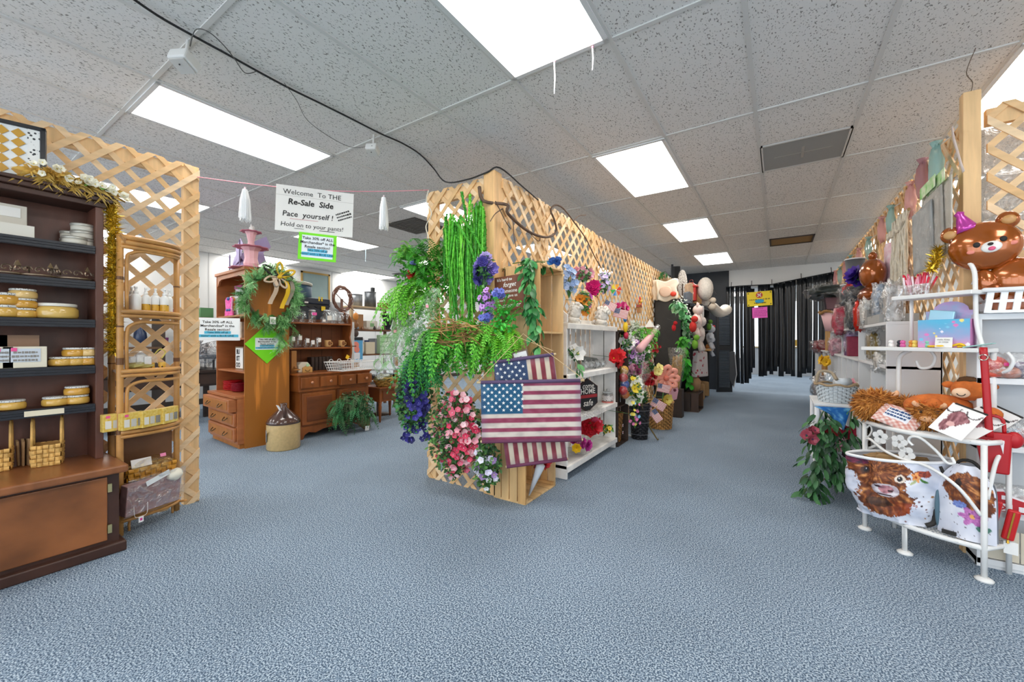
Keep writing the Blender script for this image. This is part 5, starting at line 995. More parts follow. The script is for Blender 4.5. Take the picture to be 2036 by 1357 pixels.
t = thing('paper_cone', 'white paper cone leaning in the floor crate below the red flowers', 'cone', (-1.5, 2.5, .03)); part('cone', MB().lathe([(.006, 0), (.03, .22), (.032, .25)], 14, T=RX(-.1) @ RY(.35)), M('d9dde2', .5), t, True); part('tip', MB().ell((.002, 0, .004), .007), M('c9b38a', .5), t)
# ================================================================ greenery wall on the end lattice
GREEN = ('5fbe30', '4aa82a', '78cf40', '3a9426')
GM = [M(c, .55, var=.2, scale=25) for c in GREEN]
# hanging amaranthus
t = thing('hanging_amaranthus', 'long hanging bright green amaranthus strands on the lattice end', 'plant', P(925, 430, 3.05)); o = t.location.copy()
def strand(pts, r):
    S_ = spline(pts, 7); mb = MB(); n = len(S_)
    mb.tube([p - o for p in S_], [r * (.4 if i % 2 else .65) * (1 - .5 * (i / n) ** 3) for i in range(n)], 6)
    for k in range(n * 11):
        f = rnd(0, n - 1.01); i = int(f); p = S_[i].lerp(S_[i + 1], f - i) - o; d = Vector((rnd(-1, 1), rnd(-1, .4), rnd(-.8, .8))).normalized() * r * 1.25; s = Vector((d.y, -d.x, 0)) * .3 + Vector((0, 0, .0035)); mb.add([p - s, p + s, p + d], [(0, 1, 2)])
    return part('strand', mb, random.choice(GM), t)
for k in range(84):
    u0 = rnd(884, 964); d0 = rnd(2.92, 3.08); vt = rnd(425, 470) if u0 < 940 else rnd(400, 450); L = rnd(110, 205) if u0 > 895 else rnd(70, 130)
    strand([P(u0 + rnd(-4, 4), vt, d0 + .04), P(u0, vt + L * .3, d0), P(u0 + rnd(-5, 5), vt + L * .65, d0 - .01), P(u0 + rnd(-8, 8), vt + L, d0)], rnd(.010, .015))
for (u, v0, v1, du) in ((918, 383, 450, 6), (935, 388, 450, -2), (957, 398, 470, -2), (962, 420, 520, 2), (948, 410, 500, 0), (953, 425, 540, 3)): strand([P(u, v0, 3.02), P(u + du, (v0 + v1) / 2, 2.98), P(u + du * 2, v1, 2.97)], .018)
for pts in ([(905, 440), (935, 490), (950, 560), (948, 600)], [(915, 430), (945, 470), (965, 520), (975, 560)]): strand([P(u, v, 2.93) for u, v in pts], .016)
part('stem', MB().tube([P(925, 470, 3.1) - o, P(925, 520, 3.05) - o, P(930, 600, 3.05) - o], .02, 6), GM[3], t)
def fern(label, u, v, d, n, L, w2, du=10, dv=10, mats=GM, bend=.85, az=(-PI, PI), face=.7, name='hanging_fern', nn=16, dz=(-.25, .5)):
    c = P(u, v, d); t = thing(name, label, 'fern', c); ms = [frond_mesh(L * q, w2, m, nn, bend) for m in mats for q in (.8, 1.05)]; k_ = d / FPX
    part('root_ball', MB().ell((0, 0, 0), (.03, .03, .025), 8, 6, nz=.3), M('5a5030', .9), t)
    for k in range(n):
        a = rnd(*az); p = _R * rnd(-du, du) * k_ + Vector((0, 0, rnd(-dv, dv) * k_)); dd = _R * math.sin(a) - _F * (face + .3 * math.cos(a)) + Vector((0, 0, rnd(*dz)))
        put('frond', random.choice(ms), t, p, dd, rnd(-.5, .5), rnd(.75, 1.15))
    foliage(t, (0, 0, -L * .22), du * k_ + L * .28, .07, dv * k_ + L * .3, n * 9, mats, .035, 'inner_leaves')
    return t
fern('big bright green Boston fern hanging above the pink blossoms', 930, 668, 2.95, 110, .42, .04, 56, 20)
fern('lime green fern tuft beside the flag twine and crate', 992, 672, 2.84, 50, .26, .032, 28, 18, [GM[2], M('7fcf2f', .55)])
fern('bright green asparagus fern spray reaching past the lattice end', 852, 540, 3.16, 80, .3, .04, 42, 32, [GM[1], GM[3], M('4d9a2a', .55)], .55, dz=(0, .9))
fern('yellow green feathery fern spraying out beside the lattice end', 812, 505, 3.22, 14, .16, .03, 12, 8, [GM[2], M('86c83a', .55)], .5, (-PI, .3), dz=(0, .8))
fern('green trailing fern hanging under the wrapped ferns', 850, 690, 3.0, 64, .36, .034, 20, 34, [GM[1], M('3f9a4a', .55), M('2a8a46', .55)], 1.)
fern('emerald fern sprig between the lilac flowers and saying board', 1002, 632, 2.8, 18, .2, .022, 8, 14, [M('2fb03a', .5), M('4fc83f', .5)], .3, dz=(.4, 1.4))
fern('bright green trailing fern tumbling along the wrapped plants', 836, 585, 3.12, 50, .44, .036, 28, 16, [M('7fc93a', .55), GM[2]], .8, (-2.2, -.2))
# clear wrapped asparagus ferns
for k, (u, v, d, L, lb) in enumerate(((868, 592, 3.0, .46, 'asparagus fern in a crumpled clear sleeve hanging above the boston fern'), (835, 606, 3.08, .5, 'asparagus fern in a long clear sleeve slanting off the lattice end'), (806, 640, 3.16, .4, 'pale fern in a clear sleeve at the outer end of the greenery'))):
    a = P(u, v - 20, d); b = P(u - 38, v + 95, d - .06); ax = (b - a)
    t = thing('wrapped_fern', lb, 'fern', a); ms = [frond_mesh(.22, .02, M(c, .6), 12, .9) for c in ('7fb86a', '5fa04a', '9acb86')]
    for j in range(34): f = rnd(0, .85); p = ax * f + Vector((rnd(-.05, .05), rnd(-.04, .04), 0)) * (1 + f); put('frond', random.choice(ms), t, p, ax.normalized() * .8 + Vector((rnd(-.5, .5), -.5, .3)), rnd(-1, 1), rnd(.6, 1.))
    sd = Vector((-ax.z, 0, ax.x)).normalized()
    def sl(s, q, ax=ax, k=k): a_ = 2 * PI * s; r = (.05 + .09 * q) * (1 + .25 * fbm(math.cos(a_) * 2, q * 3, k * 3 + math.sin(a_) * 2)); return ax * (q * 1.1) + _R * math.cos(a_) * r * .8 - _F * (math.sin(a_) * r * .7) + Vector((0, 0, .03 * fbm(s * 6, q * 6, k)))
    part('clear_sleeve', MB().sheet(sl, 26, 18), Mfilm('f4fbf6', .13, .08, 1., 14.), t, True)
    part('pink_sticker', MB().box(ax * .35 - _F * .1, (.02, .002, .02), rz=YAW), M('f29aa8', .5), t)
# nest of bare twigs
t = thing('twig_nest', 'tangle of bare brown twigs between the hanging ferns', 'twigs', P(915, 660, 2.8)); o = t.location.copy()
for k in range(60):
    u, v = rnd(870, 960), rnd(640, 685); a = rnd(-.5, .5) + (0 if rnd(0, 1) < .7 else 1.2); L = rnd(15, 34)
    part('twig', MB().tube(spline([P(u - L * math.cos(a), v - L * math.sin(a) * .6, 2.8 + rnd(-.05, .05)) - o, P(u, v + rnd(-5, 5), 2.74 + rnd(-.03, .03)) - o, P(u + L * math.cos(a), v + L * math.sin(a) * .6, 2.8 + rnd(-.05, .05)) - o], 3), rnd(.0025, .004), 4), random.choice([M('9a7440', .8), M('b8935a', .8), M('7a5a34', .8)]), t)
# flowers on the greenery wall
def bl5(c, cc, r=.03, n=5, cup=.35, wide=1., lay=1): return blossom_mesh(r, n, [M(c, .6), M(cc, .6)], cup, wide, lay)
PK = [bl5(c, 'f3d0d8', .024, 5, .5, 1.1) for c in ('e0667e', 'f0a0ac', 'e8506c', 'f3bcc2', 'd8395c', 'f6d0d2')]
def pbunch(label, u, v, d, du, dv, kinds, n, **kw): k_ = d / FPX; return bunch(label, P(u, v, d), du * k_, .06, dv * k_, kinds, n, facing=tuple(-_F * 1.0 + Vector((0, 0, .1))), **kw)
DKL = [leaf_mesh(.045, .012, M(c, .6)) for c in ('3f6a34', '5a8a40', '2c4f2a')]
t = pbunch('trailing pink and rose silk blossoms hanging low on the lattice end', 904, 862, 2.93, 58, 90, PK, 250, leaf=DKL, nl=160, sc=(.85, 1.25))
k_ = 2.9 / FPX
NV = [bl5(c, '8a8ac8', .03, 5, .6, 1.1) for c in ('2a2a6a', '3a3588', '1f2358', '4a42a0')]
t = pbunch('dense navy violet silk blossoms trailing at the outer end of the greenery', 822, 788, 3.08, 40, 72, NV, 150, leaf=DKL + [leaf_mesh(.05, .013, M('4a9a5a', .6))], nl=190, sc=(.65, 1.0))
for k in range(16): put('blossom', random.choice(NV), t, _R * rnd(-20, 36) * 3.08 / FPX + Vector((0, 0, -rnd(50, 88) * 3.08 / FPX)), -_F + Vector((rnd(-.5, .5), 0, rnd(-.6, .3))), rnd(0, 6), rnd(.8, 1.2), 'Z')
WT = [bl5(c, 'e8e0a0', .022, 5, .4, 1.) for c in ('f0eef2', 'e6e2ee', 'd6cfe6')] + [bl5('9a7ab0', 'e8e0a0', .024)]
pbunch('white and mauve small silk flowers trailing beside the crate', 968, 925, 2.78, 28, 52, WT, 34, leaf=DKL, nl=70)
def rose(c1, c2, r): return blossom_mesh(r, 7, [M(c1, .55), M(c2, .55)], .45, 1.3, 4)
PR = [rose('7a6ab8', '5a4a98', .05), rose('4a4290', '2f2a6a', .05), rose('a898d0', '7a6ab8', .045)]
pbunch('blue violet silk roses on the lattice corner post', 962, 535, 2.87, 16, 34, PR, 12, leaf=SL, nl=14, stems=True)
LC = [bl5(c, '4a2a4a', .022, 6, .15, .9) for c in ('b07ac8', 'c894d8', '9a62b4')]
pbunch('lilac silk flower cluster hanging in front of the corner post', 968, 600, 2.8, 15, 26, LC, 42, leaf=SL, nl=6)
BV = [bl5(c, '2a2a6a', .022, 6, .15, .9) for c in ('6a72c8', '8a90dc', '5058b0')]
pbunch('periwinkle silk flower cluster below the lilac cluster', 968, 632, 2.8, 14, 10, BV, 16, stems=False)
pbunch('periwinkle silk flower sprig beside the saying board', 992, 582, 2.78, 10, 12, BV, 14, stems=False)
pbunch('red silk blossoms poking out beside the lattice end', 823, 545, 3.15, 8, 10, [bl5('d8302a', 'a81818', .035, 6, .5, 1.2, 2)], 5)
pbunch('small blue silk blossoms above the red ones by the lattice end', 826, 525, 3.15, 8, 6, BV, 6)
# ribbon and twig branch on the lattice
BR = M('5f4a3c', .8, var=.3, scale=15)
t = thing('twig_branch', 'long bare twig branch looped across the long lattice', 'branch', onx(955, 375, -1.7)); o = t.location.copy()
main = [ony(953, 372, 2.38), ony(962, 400, 2.38), Vector((-1.69, 2.5, 2.16)), onx(1010, 425, -1.69), onx(1050, 460, -1.69), onx(1085, 472, -1.69), onx(1105, 462, -1.69), onx(1103, 440, -1.68), onx(1095, 418, -1.68), onx(1105, 408, -1.68), onx(1120, 415, -1.68), onx(1140, 440, -1.68), onx(1165, 475, -1.68), onx(1182, 510, -1.68), onx(1196, 534, -1.68)]
part('main_stem', MB().tube([p - o for p in spline(main, 5)], [.014 - .009 * i / 70 for i in range(71)], 6), BR, t, True)
for pts in (([985, 400], [1005, 440], [1015, 455]), ([1020, 440], [1022, 470], [1026, 492]), ([1050, 460], [1070, 480], [1075, 470]), ([1000, 415], [985, 425], [975, 440]), ([1140, 440], [1150, 430], [1165, 428])): part('twig', MB().tube([p - o for p in spline([onx(u, v, -1.68) for u, v in pts], 3)], .004, 4), BR, t)
a = [ony(852, 378, 2.42), ony(848, 400, 2.40), ony(858, 425, 2.38), ony(847, 450, 2.4), ony(852, 475, 2.38), ony(846, 490, 2.4)]
solo('curling_ribbon', MB().sheet(lambda s, q: spline(a, 8)[min(40, int(q * 40))] + Vector(((s - .5) * .012, 0, 0)), 1, 40), M('e0d6c2', .4), 'curling cream ribbon tied to the lattice end', 'ribbon', smooth=True, solid=.001)
# ================================================================ white crate shelf and the aisle displays behind it
WPT = [M(c, .7, var=.1, scale=8) for c in ('ece9e3', 'e4e0d8', 'f1eee9')]
WX0, WX1, WY0, WY1 = -1.715, -1.45, 3.03, 4.23
t = thing('crate_shelf', 'white painted crate shelf with slatted back along the lattice', 'shelf', (WX0, WY0, 0)); wl_, wd_ = WY1 - WY0, WX1 - WX0; WZ = [1.295, .865, .489, .112]
for z in WZ:
    for k in range(2): part('shelf_board', MB().bx(k * (wd_ / 2 + .002), (k + 1) * wd_ / 2 - .002, 0, wl_, z - .03, z), random.choice(WPT), t, bevel=.003)
    part('front_rail', MB().bx(wd_ - .004, wd_ + .012, -.005, wl_ + .005, z - .05, z - .003), random.choice(WPT), t, bevel=.003)
for k in range(10):
    y = .02 + k * (wl_ - .1) / 9; part('back_slat', MB().bx(.0, .014, y, y + .075, .02, 1.265), random.choice(WPT), t)
for y in (0, wl_ - .02):
    for k in range(2): part('end_board', MB().bx(k * wd_ / 2 + .005, (k + 1) * wd_ / 2 - .005, y, y + .02, 0, 1.265), random.choice(WPT), t, bevel=.003)
part('scroll_bracket', MB().prism([(0, 1.3), (wd_, 1.3), (wd_, 1.36), (wd_ - .05, 1.4), (wd_ - .03, 1.47), (wd_ - .1, 1.5), (.05, 1.52), (0, 1.52)], .018, TR(0, .01, 0)), WPT[0], t)
part('top_rail', MB().bx(.0, .02, 0, wl_, 1.3, 1.36), WPT[1], t)
def sp(u, z, x=-1.52): return (x, onx(u, 700, x).y, z)
STO = M('dcd6cc', .8, var=.2, scale=30, bump=.5)
def cherub(label, loc, s):
    t = thing('cherub_planter', label, 'planter', loc, -.5); part('base', MB().lathe([(.05 * s, 0), (.055 * s, .02 * s), (.045 * s, .035 * s)], 14), STO, t)
    part('head', MB().ell((0, 0, .09 * s), (.055 * s, .05 * s, .065 * s), 16, 10), STO, t, True); mb = MB()
    for k in range(34): a = rnd(0, 6.28); e = rnd(.1, 1.2); mb.ell((.055 * s * math.cos(a) * math.cos(e), .055 * s * math.sin(a) * math.cos(e) + .012 * s, .1 * s + .065 * s * math.sin(e)), .014 * s, 6, 4)
    part('curls', mb, STO, t, True); part('nose', MB().ell((0, -.05 * s, .085 * s), (.008 * s, .012 * s, .01 * s), 6, 5), STO, t, True)
    for sg in (-1, 1): part('arm', MB().tube(spline([(sg * .05 * s, 0, .03 * s), (sg * .06 * s, -.04 * s, .03 * s), (sg * .015 * s, -.06 * s, .04 * s)], 3), .016 * s, 6), STO, t, True); part('cheek', MB().ell((sg * .022 * s, -.04 * s, .075 * s), .016 * s, 8, 6), STO, t, True); part('eye', MB().ell((sg * .02 * s, -.047 * s, .1 * s), (.006 * s, .004 * s, .004 * s), 6, 4), M('8a847a', .8), t)
    return t
cherub('stone cherub head planter on the white shelf beside the tall crate', sp(1142, WZ[0]), 1.15)
cherub('stone cherub head planter on the white shelf under the hot pink flowers', sp(1196, WZ[0], -1.5), 1.2)
def xb(label, u, v, x, du, dv, kinds, n, **kw): c = onx(u, v, x); k_ = dep(c) / FPX; t = bunch(label, c, .07, du * k_ * 1.3, dv * k_, kinds, n, facing=(1, -.8, .25), **kw); part('wire_stem', MB().tube([(0, 0, 0), (-1.735 - c.x, 0, .03)], .002, 4), M('3f6f34', .6), t); return t
F_ = lambda c, cc='f0d060', r=.03, n=5, lay=1, cup=.35: blossom_mesh(r, n, [M(c, .55), M(cc, .55)], cup, 1.1, lay)
xb('blue silk flowers lying on top of the tall crate', 1105, 521, -1.55, 9, 5, [F_('2a5aa8', '1a3a78', .035, 5, 2), F_('3f8ac8', '1a3a78', .03)], 6, stems=False)
xb('pale blue hydrangea stem standing at the white shelf end', 1131, 560, -1.55, 6, 32, [F_('9ab4dc', 'd8e0f0', .028), F_('b4c8e8', 'd8e0f0', .026)], 40)
xb('soft pink silk roses in the tall bouquet on the white shelf', 1160, 545, -1.55, 12, 12, [rose('e8a0b0', 'd87a90', .05), rose('f0bcc4', 'e090a4', .045)], 9, leaf=SL, nl=30)
xb('hot pink silk peony in the tall bouquet', 1184, 575, -1.5, 9, 12, [rose('d81f78', 'b01060', .06)], 5, leaf=SL, nl=14)
xb('magenta and orange lilies behind the cherub planters', 1160, 600, -1.55, 18, 22, [F_('e08a1f', '7a3a10', .05, 6, 1, .6), F_('a83a98', '6a1a60', .035), F_('3f9ac0', 'e8c040', .035)], 14, leaf=SL, nl=50)
xb('lavender sprays rising above the cherub planter', 1203, 560, -1.52, 8, 24, [F_('c8b4e0', 'f0e8f8', .026), F_('e0d4ee', 'f0e8f8', .024)], 24, leaf=SL, nl=8)
t = thing('pinwheel', 'rainbow foil pinwheel stuck among the flowers on the white shelf', 'pinwheel', onx(1225, 577, -1.45), 0)
for k, c in enumerate(('d83a2a', 'f0a02a', 'f0d83a', '3fae4a', '2f8ad8', 'e0603a')): a = k * PI / 3; part('vane', MB().prism([(0, 0), (.07 * math.cos(a), .07 * math.sin(a)), (.06 * math.cos(a + .7), .06 * math.sin(a + .7))], .003, RZ(.9) @ RX(.1)), M(c, .4), t)
part('stick', MB().tube([(0, 0, 0), (0, 0, -.33)], .003, 5), M('e8e4dc', .5), t); part('hub', MB().ell((0, -.004, 0), .008), M('f4f4f4', .4), t)
def stick_flag(label, u, v, x, w2, tilt, gr='stick flags by the white shelf', yaw=.6, length=.25):
    c = onx(u, v, x); t = thing('stick_flag', label, 'flag', c, yaw); t.rotation_euler = (0, tilt, yaw); h2 = w2 * .62
    def colr(s, q): return hexc('2a3a6a') if s < .42 and q < .54 else (hexc('b8283a') if int(q * 13) % 2 == 0 else hexc('f2eee8'))
    printed('cloth', lambda s, q: (s * w2, .012 * math.sin(s * 5), -q * h2), 30, 26, colr, t)
    part('star_print', star_mb([(.05 + .09 * i, .06 + .11 * j) for i in range(5) for j in range(5)], w2 * .025, lambda a, b, dx, dy: (a * w2 + dx, .012 * math.sin(a * 5) - .003, -b * h2 + dy)), M('f2f2f2', .6), t)['kind'] = 'stuff'
    part('stick', MB().tube([(0, 0, .02), (0, 0, -length)], .004, 6), M('b8935a', .6), t); part('tip', MB().ell((0, 0, .025), .007), M('d8b040', .3, .7), t); return t
stick_flag('small American stick flag drooping beside the stone cherub', 1205, 595, -1.46, .13, .5); stick_flag('small American stick flag hanging over the white shelf corner', 1222, 612, -1.44, .15, .25, yaw=.3)
xb('pink silk carnation at the corner of the white shelf', 1237, 612, -1.5, 7, 9, [rose('e04a90', 'c02a70', .04)], 4)
t = thing('toy_duck_chain', 'yellow blue and red felt toy hanging at the shelf corner', 'toy', onx(1243, 640, -1.4)); part('blue_top', MB().ell((0, 0, .03), (.02, .03, .035)), M('3a8ad0', .6), t, True); part('yellow_body', MB().ell((0, .01, -.06), (.025, .035, .06)), M('f0c820', .6), t, True); part('red_base', MB().ell((0, .03, -.15), (.025, .04, .04)), M('c82848', .6), t, True); part('cord', MB().tube([(0, 0, .06), (0, 0, .2)], .003, 5), M('d8d0c0', .6), t)
# second tier
xb('white lily with blue and red silk flowers on the second white shelf', 1140, 702, -1.5, 12, 10, [F_('f4f0ea', 'e8d070', .06, 6, 1, .5), F_('2a4ab0', '1a2a78', .035, 6, 2), F_('c02838', '801020', .03, 6, 2)], 12, leaf=SL, nl=18)
for k, u in enumerate((1164, 1176, 1188, 1198)):
    q = sp(u, WZ[1] + .03); solo('glass_ball', MB().ell((0, 0, .02), .045 - .004 * (k % 2), 16, 10).tube([(0, 0, .06), (0, 0, .075)], .008, 8), Mfilm('eef2f4', .3, .05, .6, 40.), 'clear crackled glass ornament ball on the second white shelf', 'ornament', (q[0], q[1], WZ[1] + .025), group='glass ornaments on the white shelf', smooth=True)
solo('foil_tray', MB().sheet(lambda s, q: (-1.66 + q * .12, onx(1158 + s * 45, 700, -1.6).y, WZ[1] + .02 + .12 * (1 - q) - .06 * s), 10, 6), M('2a3a34', .25, .3), 'dark green foil sheet standing behind the glass ornaments', 'foil', smooth=True, solid=.003)
xb('red silk poinsettia drooping off the second white shelf', 1228, 712, -1.42, 14, 8, [F_('d01a22', 'e8c040', .07, 6, 2, .5)], 6, leaf=SL, nl=4)
garland('ivy sprig hanging off the second white shelf', [onx(1145, 715, -1.43), onx(1150, 725, -1.42), onx(1152, 738, -1.42)], 9, .03, sc=(.7, 1.))
# third tier
q = onx(1167, 757, -1.5); t = thing('hexagon_sign', 'black hexagon wood sign with red stripe and white script on the white shelf', 'sign', (q.x, q.y, WZ[2] + .001), PI / 2 - .35); hs = .16
HP = [(hs * math.cos(a), hs * math.sin(a) + hs * .9) for a in [PI / 6 + k * PI / 3 for k in range(6)]]
part('board', MB().prism(HP, .016), M('3a2420', .5), t); part('face', MB().prism([(x * .92, (z - hs * .9) * .92 + hs * .9) for x, z in HP], .004, TR(0, -.009, 0)), M('202024', .5), t); part('stripe', MB().box((0, -.0125, hs * .85), (hs * 1.55, .002, .03)), M('a02a30', .5), t)
for s, z, sz in (('come', hs * 1.45, .07), ('HOME', hs * 1.13, .07), ('safe', hs * .45, .085)): text(t, s, (0, -.0145, z), sz, WP, shear=.2 if s != 'HOME' else 0, bold=.0006)
t = thing('sign_slat', 'dark lettered board leaning behind the hexagon sign', 'sign', (-1.6, onx(1143, 757, -1.6).y, WZ[2]), PI / 2); part('board', MB().box((0, 0, .17), (.14, .014, .34)), M('2e221e', .5), t); squig(t, (0, -.009, .2), .11, .14, 3, M('b9b0a4', .6))
q = sp(1208, WZ[2]); t = thing('candle_jar', 'clear lidded candy jar with patterned band on the white shelf', 'jar', q); part('body', MB().lathe([(.05, 0), (.058, .01), (.058, .09), (.05, .1)], 18), Mfilm('e8ecec', .3, .05, .2, 30.), t, True); part('band', MB().lathe([(.059, .02), (.059, .075)], 18), M('e0d8d4', .5, c2='3a3034', tex='voronoi', scale=60.), t); part('lid', MB().lathe([(.054, .1), (.054, .108), (.02, .118), (.012, .125), (.014, .14), (0, .145)], 16), M('c4c8c8', .25, .3), t, True); part('base_band', MB().lathe([(.06, .0), (.06, .014)], 18), M('d87a70', .5), t)
solo('wrapped_plate', MB().sheet(lambda s, q: (-1.5 + q * .13, onx(1150 + s * 42, 800, -1.47).y, WZ[2] + .004 + .02 * abs(fbm(s * 5, q * 5)) - .07 * max(0, q - .6)), 18, 10), Mfilm('f0f0f2', .45), 'clear wrapped plate hanging over the edge of the third white shelf', 'plate', smooth=True)
# bottom tier
xb('red and rose silk blooms on the lowest white shelf', 1178, 848, -1.5, 16, 12, [F_('c81828', '8a0c18', .06, 6, 2, .5), rose('d84a70', 'b82a50', .055)], 11, leaf=SL, nl=14)
xb('orange and yellow silk flower sprig at the lowest white shelf corner', 1205, 852, -1.47, 8, 8, [F_('e0a030', '8a4a10', .035, 6), F_('e8c840', '8a4a10', .03, 6)], 6, leaf=SL, nl=14)
xb('yellow pink and purple carnations in a dish on the lowest white shelf', 1155, 884, -1.46, 20, 7, [rose('e8c020', 'c89010', .04), rose('c83a98', '981a70', .04), rose('d88ab8', 'b85a90', .035)], 9, stems=False)
solo('glass_dish', MB().lathe([(.06, 0), (.12, .03), (.125, .035), (.1, .03)], 22), Mfilm('f0f4f4', .3, .05, .2, 30.), 'shallow clear glass dish under the carnations', 'dish', sp(1150, WZ[3], -1.53), smooth=True)
# dark brown crate tower with tall wicker basket
DBR = [M(c, .65, var=.25, scale=4, stretch=(3, 3, .6)) for c in ('3a2a22', '45332a', '33261f')]
crate('dark brown crate tower standing at the end of the white shelf', -1.72, -1.44, 4.26, 4.62, 0, 1.26, 3, (.42, .84), DBR)
t = thing('tall_wicker_basket', 'tall narrow brown wicker basket inside the dark crate tower', 'basket', (-1.56, 4.44, .016)); part('weave', round_weave(MB(), lambda s: (.08 + .03 * s, .32 * s), 22, 14, .006), M('9a6a34', .6, var=.3, scale=25), t); part('rim', MB().tube(arc((0, 0, .32), .112, 0, 2 * PI, 20)[:-1], .008, 6, True), M('8a5c2c', .6), t, True)
for z in (.1, .18): part('tag', MB().box((.105, .03, z), (.002, .025, .03)), M('f4f0f0', .5), t); part('tag_mark', MB().box((.107, .03, z), (.002, .012, .012)), M('d82a50', .5), t)
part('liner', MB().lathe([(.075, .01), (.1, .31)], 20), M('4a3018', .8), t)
t = thing('toy_ball_bag', 'net bag of red blue and orange balls hanging in the dark crate', 'toy bag', (-1.42, 4.4, .6))
for k, (y, z, c) in enumerate(((-.02, .14, 'c82a2a'), (.03, .06, '2a5ab8'), (-.03, .0, 'c82a2a'), (.03, -.05, 'e07a2a'), (0, .22, 'd8a028'))): part('ball', MB().ell((0, y, z), .05, 12, 8), M(c, .35), t, True)
part('net', MB().ell((0, 0, .08), (.07, .09, .19), 18, 12, nz=.1), Mfilm(fac=.2), t, True)
# dark woven bucket and lilies
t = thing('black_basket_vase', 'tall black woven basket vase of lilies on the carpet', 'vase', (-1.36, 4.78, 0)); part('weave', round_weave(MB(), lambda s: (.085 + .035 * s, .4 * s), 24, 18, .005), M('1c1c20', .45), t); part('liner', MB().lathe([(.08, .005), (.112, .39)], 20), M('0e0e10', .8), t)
for z in (.06, .2, .34): part('band', MB().tube(arc((0, 0, z), .093 + .035 * z / .4, 0, 2 * PI, 24)[:-1], .004, 5, True), M('5a5a60', .4), t)
YW = [F_('f0d840', 'c8a020', .05, 6, 1, .5), F_('f4f0e0', 'e8d060', .055, 6, 1, .5), F_('f4f4ea', 'd8e080', .05, 6, 1, .5)]
xb('white and yellow silk lilies filling the black basket vase', 1262, 778, -1.36, 18, 28, YW, 36, leaf=SL, nl=60)
t = thing('grapevine_stick', 'crooked driftwood stick leaning from the vase to the carpet', 'stick', onz(1308, 876, .01)); o = t.location.copy(); part('stick', MB().tube([Vector(p) - o for p in spline([onz(1308, 876, .01), onx(1292, 850, -1.25), onx(1283, 830, -1.28), onx(1273, 800, -1.32)], 5)], [.006 + .001 * i for i in range(16)], 6), M('6a5a34', .8, var=.3, scale=20), t, True); part('knob', MB().ell((0, 0, .01), .01), M('6a5a34', .8), t)
xb('yellow blue and pink bead spray draped down the black vase', 1262, 825, -1.24, 6, 26, [F_('e8d860', 'f0f0a0', .018), F_('8ac0e0', 'f0f0f0', .018), F_('e87ab0', 'f0f0f0', .018)], 22)
# big round basket with flags and bow
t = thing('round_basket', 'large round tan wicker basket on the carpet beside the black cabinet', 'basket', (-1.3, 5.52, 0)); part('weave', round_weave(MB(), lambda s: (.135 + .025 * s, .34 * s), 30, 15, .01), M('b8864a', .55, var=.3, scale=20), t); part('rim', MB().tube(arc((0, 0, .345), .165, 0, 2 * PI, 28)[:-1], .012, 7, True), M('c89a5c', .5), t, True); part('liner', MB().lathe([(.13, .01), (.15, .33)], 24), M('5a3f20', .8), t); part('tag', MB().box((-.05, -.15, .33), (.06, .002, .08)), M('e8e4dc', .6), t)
random.seed(77)
for k, (u, v, x, w2, ti, ya) in enumerate(((1300, 790, -1.25, .17, .5, .4), (1308, 762, -1.22, .16, .2, .7), (1302, 812, -1.2, .15, .9, .2), (1292, 800, -1.3, .16, 1.2, .4))): stick_flag('American flag bunting stuck in the round basket', u, v, x, w2, ti, yaw=ya)['group'] = 'flags in the round basket'
t = thing('ribbon_bow', 'big salmon pink satin bow above the round basket', 'bow', onx(1322, 752, -1.25)); SAL = M('f0a08a', .35)
for k in range(9): a = k * .7; d = _R * math.cos(a) - _F * .3 + Vector((0, 0, math.sin(a))); n = -_R * math.sin(a) + Vector((0, 0, math.cos(a))); part('loop', MB().tube(spline([(0, 0, 0), d * .1 + n * .04, d * .16, d * .1 - n * .04, (0, 0, 0)], 4), [.01] + [.03] * 15 + [.01], 6), SAL, t, True)
part('knot', MB().ell(-_F * .05, .035), M('e8806a', .4), t, True); part('stem', MB().tube([(0, 0, 0), (-.03, -.1, -.5)], .008, 5), M('5a8a4a', .6), t)
t = thing('pink_fish_bag', 'pale pink gift bag with round eye printed in the round basket', 'gift bag', onx(1338, 780, -1.2)); part('bag', MB().prism([(-.06, -.12), (.05, -.1), (.08, .02), (.05, .12), (-.03, .1), (-.05, 0)], .05, RZ(1.0)), M('efb4c0', .5), t, bevel=.01); part('spot', MB().ell((.03, -.025, .03), (.02, .01, .02)), M('7a3a4a', .5), t); part('stick', MB().tube([(0, 0, -.1), (-.05, -.1, -.5)], .006, 5), M('b8935a', .6), t)
xb('yellow silk lily in front of the round basket rim', 1320, 790, -1.18, 8, 7, [F_('e0c860', 'b89030', .075, 6, 2, .3)], 3)
xb('pale yellow orchid sprig beside the salmon bow', 1307, 738, -1.25, 6, 10, [F_('f0e08a', 'c8a040', .05, 5)], 5)
xb('red silk flowers tucked behind the salmon bow', 1293, 755, -1.35, 7, 12, [rose('c0202a', '80101a', .05)], 6)
